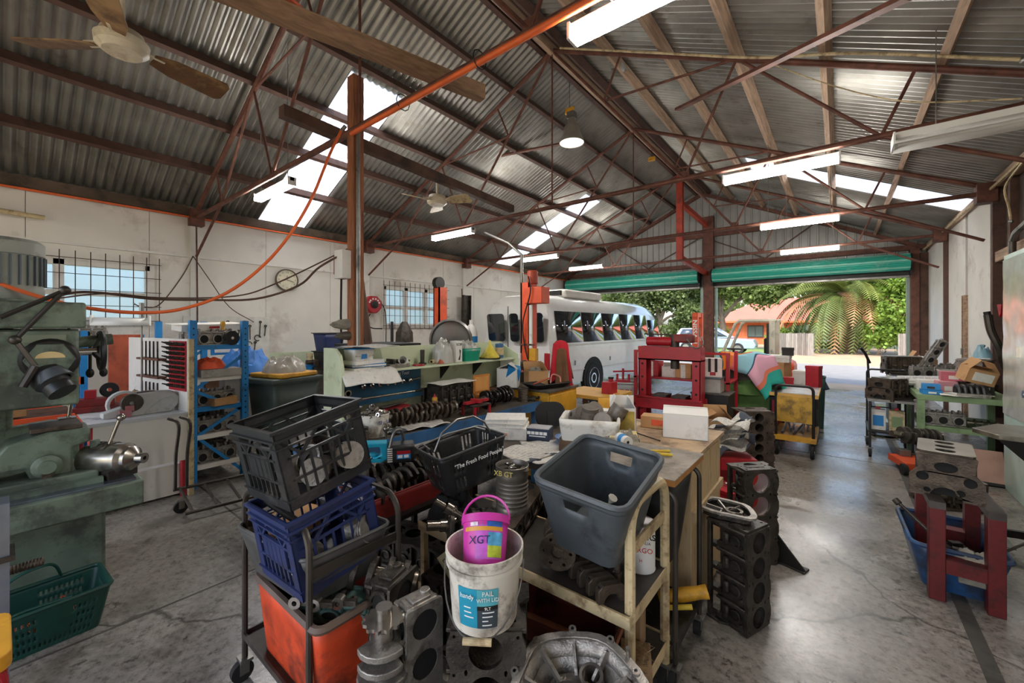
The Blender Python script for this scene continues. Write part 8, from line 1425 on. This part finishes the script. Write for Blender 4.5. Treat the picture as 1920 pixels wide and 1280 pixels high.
for x in (-2.6, -1.8, -.9): MB().tube(arc((x, .02, .04), .06, 0, 360, 10, 'yz')[:-1], .004, 5, closed=True).o('cable_tie', m_black, oc)
MB().b2((XL + .06, YN, 3.32), (XL + .09, YF, 3.345)).o('wall_conduit', MATS['orange_conduit'], label='orange conduit running along the top of the left wall', cat='conduit')
def fan(lab, loc, a0, rod, bl, mt):
    t = T('ceiling_fan', lab, 'ceiling fan', loc, group='ceiling fans'); MB().lathe([(0, -.05), (.1, -.05), (.135, -.02), (.14, .03), (.12, .05), (.11, .08), (.04, .1), (0, .1)], 28).o('motor', mat('ivory_enamel', 'd0c4aa', .45, dirt=.2, dcol='8a7658'), t); MB().cyl((0, 0, .1), (0, 0, rod), .015).lathe([(.02, rod - .1), (.05, rod - .06), (.04, rod)], 14).o('down_rod', MATS['ivory_enamel'], t)
    for i in range(3):
        a = math.radians(a0 + 120 * i); b = MB(); b.M = Matrix.Rotation(a, 4, 'Z') @ Matrix.Rotation(-.3, 4, 'X'); b.loft([[(x, -w_, -.004), (x, w_, -.004), (x, w_, .004), (x, -w_, .004)] for x, w_ in ((.16, .05), (.28, .085), (bl - .03, .1), (bl, .07))]); o = b.o('blade', mt, t); c = MB(); c.M = Matrix.Rotation(a, 4, 'Z'); c.b2((.1, -.03, .0), (.22, .03, .012)).o('blade_arm', MATS['ivory_enamel'], o)
fan('large ceiling fan with worn brown blades at the top left', (-3.67, .5, 3.44), 101, .8, .62, mat('worn_brown_blade', '66482c', .6, var=.35, vs=7, dirt=.35, dcol='a88658', ds=3)); fan('far ceiling fan with cream blades hung from the brown beam', (-4.35, 3.78, 3.33), 20, .38, .5, m_cream)
p = W(1072, 250, Y=5.8); hb = T('high_bay_lamp', 'bell-shaped high-bay lamp hung from an orange hook', 'lamp', (p.x, p.y, p.z)); MB().lathe([(.2, -.16), (.2, -.14), (.15, -.02), (.12, .1), (.07, .16), (.06, .24), (0, .24)], 26).o('shade', mat('dusty_alu_shade', 'a8a296', .35, .5), hb); MB().lathe([(.195, -.155), (0, -.15)], 24).o('lens', mat('milky_lens', 'e6e4dc', .3, emit=.6), hb); MB().b2((-.06, -.06, .24), (.06, .06, .34)).o('ballast', m_steel, hb); MB().box((-.04, 0, .38), (.16, .05, .1)).o('hook_block', m_yellow, hb, bev=.015); MB().cyl((-.04, 0, .43), (-.04, 0, 5.62 - p.z), .005, n=6).o('chain', m_cast, hb)
p = W(1222, 298, Y=9); t = T('lifting_hook', 'small orange hook block hanging below the ridge', 'hook', tuple(p)); MB().box((0, 0, 0), (.16, .06, .1)).o('block', m_yellow, t, bev=.02); MB().cyl((0, 0, .05), (0, 0, 5.6 - p.z), .006, n=6).o('chain', m_cast, t)
t = boxy('roof_vent', 'small round grey vent in the right roof slope', 'vent', (-2.5, 5.6, 5.36), [('cowl', (-.1, -.1, 0), (.1, .1, .03), m_galv2)], rot=(0, ANG, 0)); MB().lathe([(.09, -.05), (.11, -.02), (.11, 0)], 16).o('collar', m_galv2, t)
ah = T('air_hose', 'orange air hose looping from the milling machine up to the post', 'hose', (0, 0, 0)); MB().tube(curve([W(-40, 518, d=2.2), W(60, 552, d=2.3), W(150, 575, d=2.4), W(260, 586, d=2.6), W(350, 577, d=2.8), W(440, 540, d=2.95), W(520, 470, d=3.1), W(580, 380, d=3.2), W(618, 290, d=3.35), W(640, 245, d=3.45)], 6), .011, 8).o('hose', MATS['orange_conduit'], ah); MB().cyl(W(640, 245, d=3.45), W(648, 236, d=3.45), .016).o('coupling', m_steel, ah)
for i, (pts, r_, lab) in enumerate((([W(-30, 610, d=2.6), W(80, 565, d=2.8), W(160, 547, d=3), W(280, 560, d=3.2), W(380, 562, d=3.3), W(480, 560, d=3.4), W(560, 535, d=3.45), W(600, 500, d=3.5), (-3.42, 1.98, 2.3)], .009, 'brown cable looping from the milling machine to the post, lower one'), ([W(100, 560, d=3.0), W(200, 550, d=3.1), W(300, 558, d=3.3), W(440, 555, d=3.4), W(520, 530, d=3.45), (-3.42, 1.98, 2.32)], .006, 'thin dark cable between the milling machine and the post'), ([W(362, 480, X=-8.0), W(340, 520, X=-8.0), W(300, 570, X=-8.0), W(270, 576, X=-8.0), W(252, 570, X=-8)], .008, 'thin wall cable drooping from the first bracket to the bench light'), ([W(362, 480, X=-8.0), W(390, 520, X=-8.0), W(430, 575, X=-8.0), W(475, 603, X=-8.0)], .007, 'thin wall cable drooping right from the first bracket'), ([W(368, 405, X=-8.0), W(369, 480, X=-8.0), W(370, 560, X=-8), W(370, 640, X=-8)], .012, 'vertical black cable on the left wall column'), ([W(866, 541, X=-8.0), W(868, 600, X=-8), W(872, 640, X=-8)], .014, 'vertical black cable beside the second window'), ([W(1920, 300, X=1.5), W(1885, 350, X=1.5), W(1892, 390, X=1.5), W(1896, 415, X=1.5)], .012, 'yellow cables hanging at the right wall bracket'), ([W(1050, 90, Y=4.9), W(1250, 100, Y=4.85), W(1420, 108, Y=4.85), W(1600, 100, Y=4.85), W(1920, 112, Y=4.85)], .014, 'pale cable clipped along the second truss'), ([W(1425, 112, Y=5), W(1560, 160, Y=4.9), W(1700, 190, Y=4.8), W(1920, 185, Y=4.7)], .006, 'thin cream cable drooping below the right purlins'), ([(1.52, 5.0, 3.4), (1.52, 7.5, 3.36), (1.52, 10, 3.38), (1.52, 13.2, 3.36)], .02, 'bundle of pale cables along the top of the right wall'))):
    t = T('power_cable', lab, 'cable', (0, 0, 0), group='cables'); pp = curve(pts, 6); MB().tube(pp, r_, 6).o('cable', m_cream if i in (6, 7, 8, 9) else m_darkwood, t); MB().sphere(pp[-1], r_ * 2, 8).o('clip', m_steel, t)
MB().cyl((XL + .1, -1.5, 3.08), (XL + .1, .36, 3.0), .03).o('wall_tube', m_cream, label='cream tube lamp on the wall at the left picture edge', cat='tube')
# ---------------- clutter under the benches ----------------
for i, (l_, rz_, lab) in enumerate((((-2.6, 1.75, .285), 1.4, 'cylinder head under the blue bench, near end'), ((-2.6, 2.35, .285), 1.7, 'cylinder head under the blue bench, middle'), ((-2.6, 2.95, .285), 1.5, 'cylinder head under the blue bench, far end'), ((-1.55, 2.3, 0), .4, 'cylinder head on the floor under the parts table'), ((1.05, 6.75, 0), .2, 'cylinder head on the floor under the green bench'), ((-.75, 7.3, 0), .9, 'cylinder head on the floor under the steel table'))): dup(h0, l_, rz_, lab)
for i, (l_, rz_, lab) in enumerate((((-1.7, 2.65, 0), .9, 'engine block on the floor under the parts table'), ((-2.0, 1.62, 0), .3, 'engine block on the floor under the red tray stand'), ((-1.02, 6.45, 0), .2, 'engine block under the towel table'), ((-2.2, 4.4, 0), 1.1, 'engine block under the yellow plank bench'), ((-6.9, 3.2, 0), .2, 'engine block under the wall bench, near end'), ((-6.9, 4.2, 0), .2, 'engine block under the wall bench, far end'))): dup(e0, l_, rz_, lab)
ck0 = dup(bpy.data.objects['camshaft'], (-7.3, 3.9, .85), rot=(0, 0, 1.4), label='camshaft lying on the wall bench')
for i, (px, lab) in enumerate(((560, 'small cast part on the wall bench beside the basin'), (648, 'small cast part on the wall bench behind the post'), (668, 'small cast part on the wall bench right of the post'))):
    p = W(px, 700, X=-7.5); t = T('cast_housing', lab, 'casting', (p.x, p.y, .822), .4 * i, 'castings on the wall bench'); MB().lathe([(0, 0), (.08, 0), (.085, .04), (.06, .07), (.06, .13), (.03, .14), (0, .14)], 16).o('housing', m_cast2, t); MB().cyl((0, 0, .08), (.13, 0, .1), .03).o('outlet', m_cast, t)
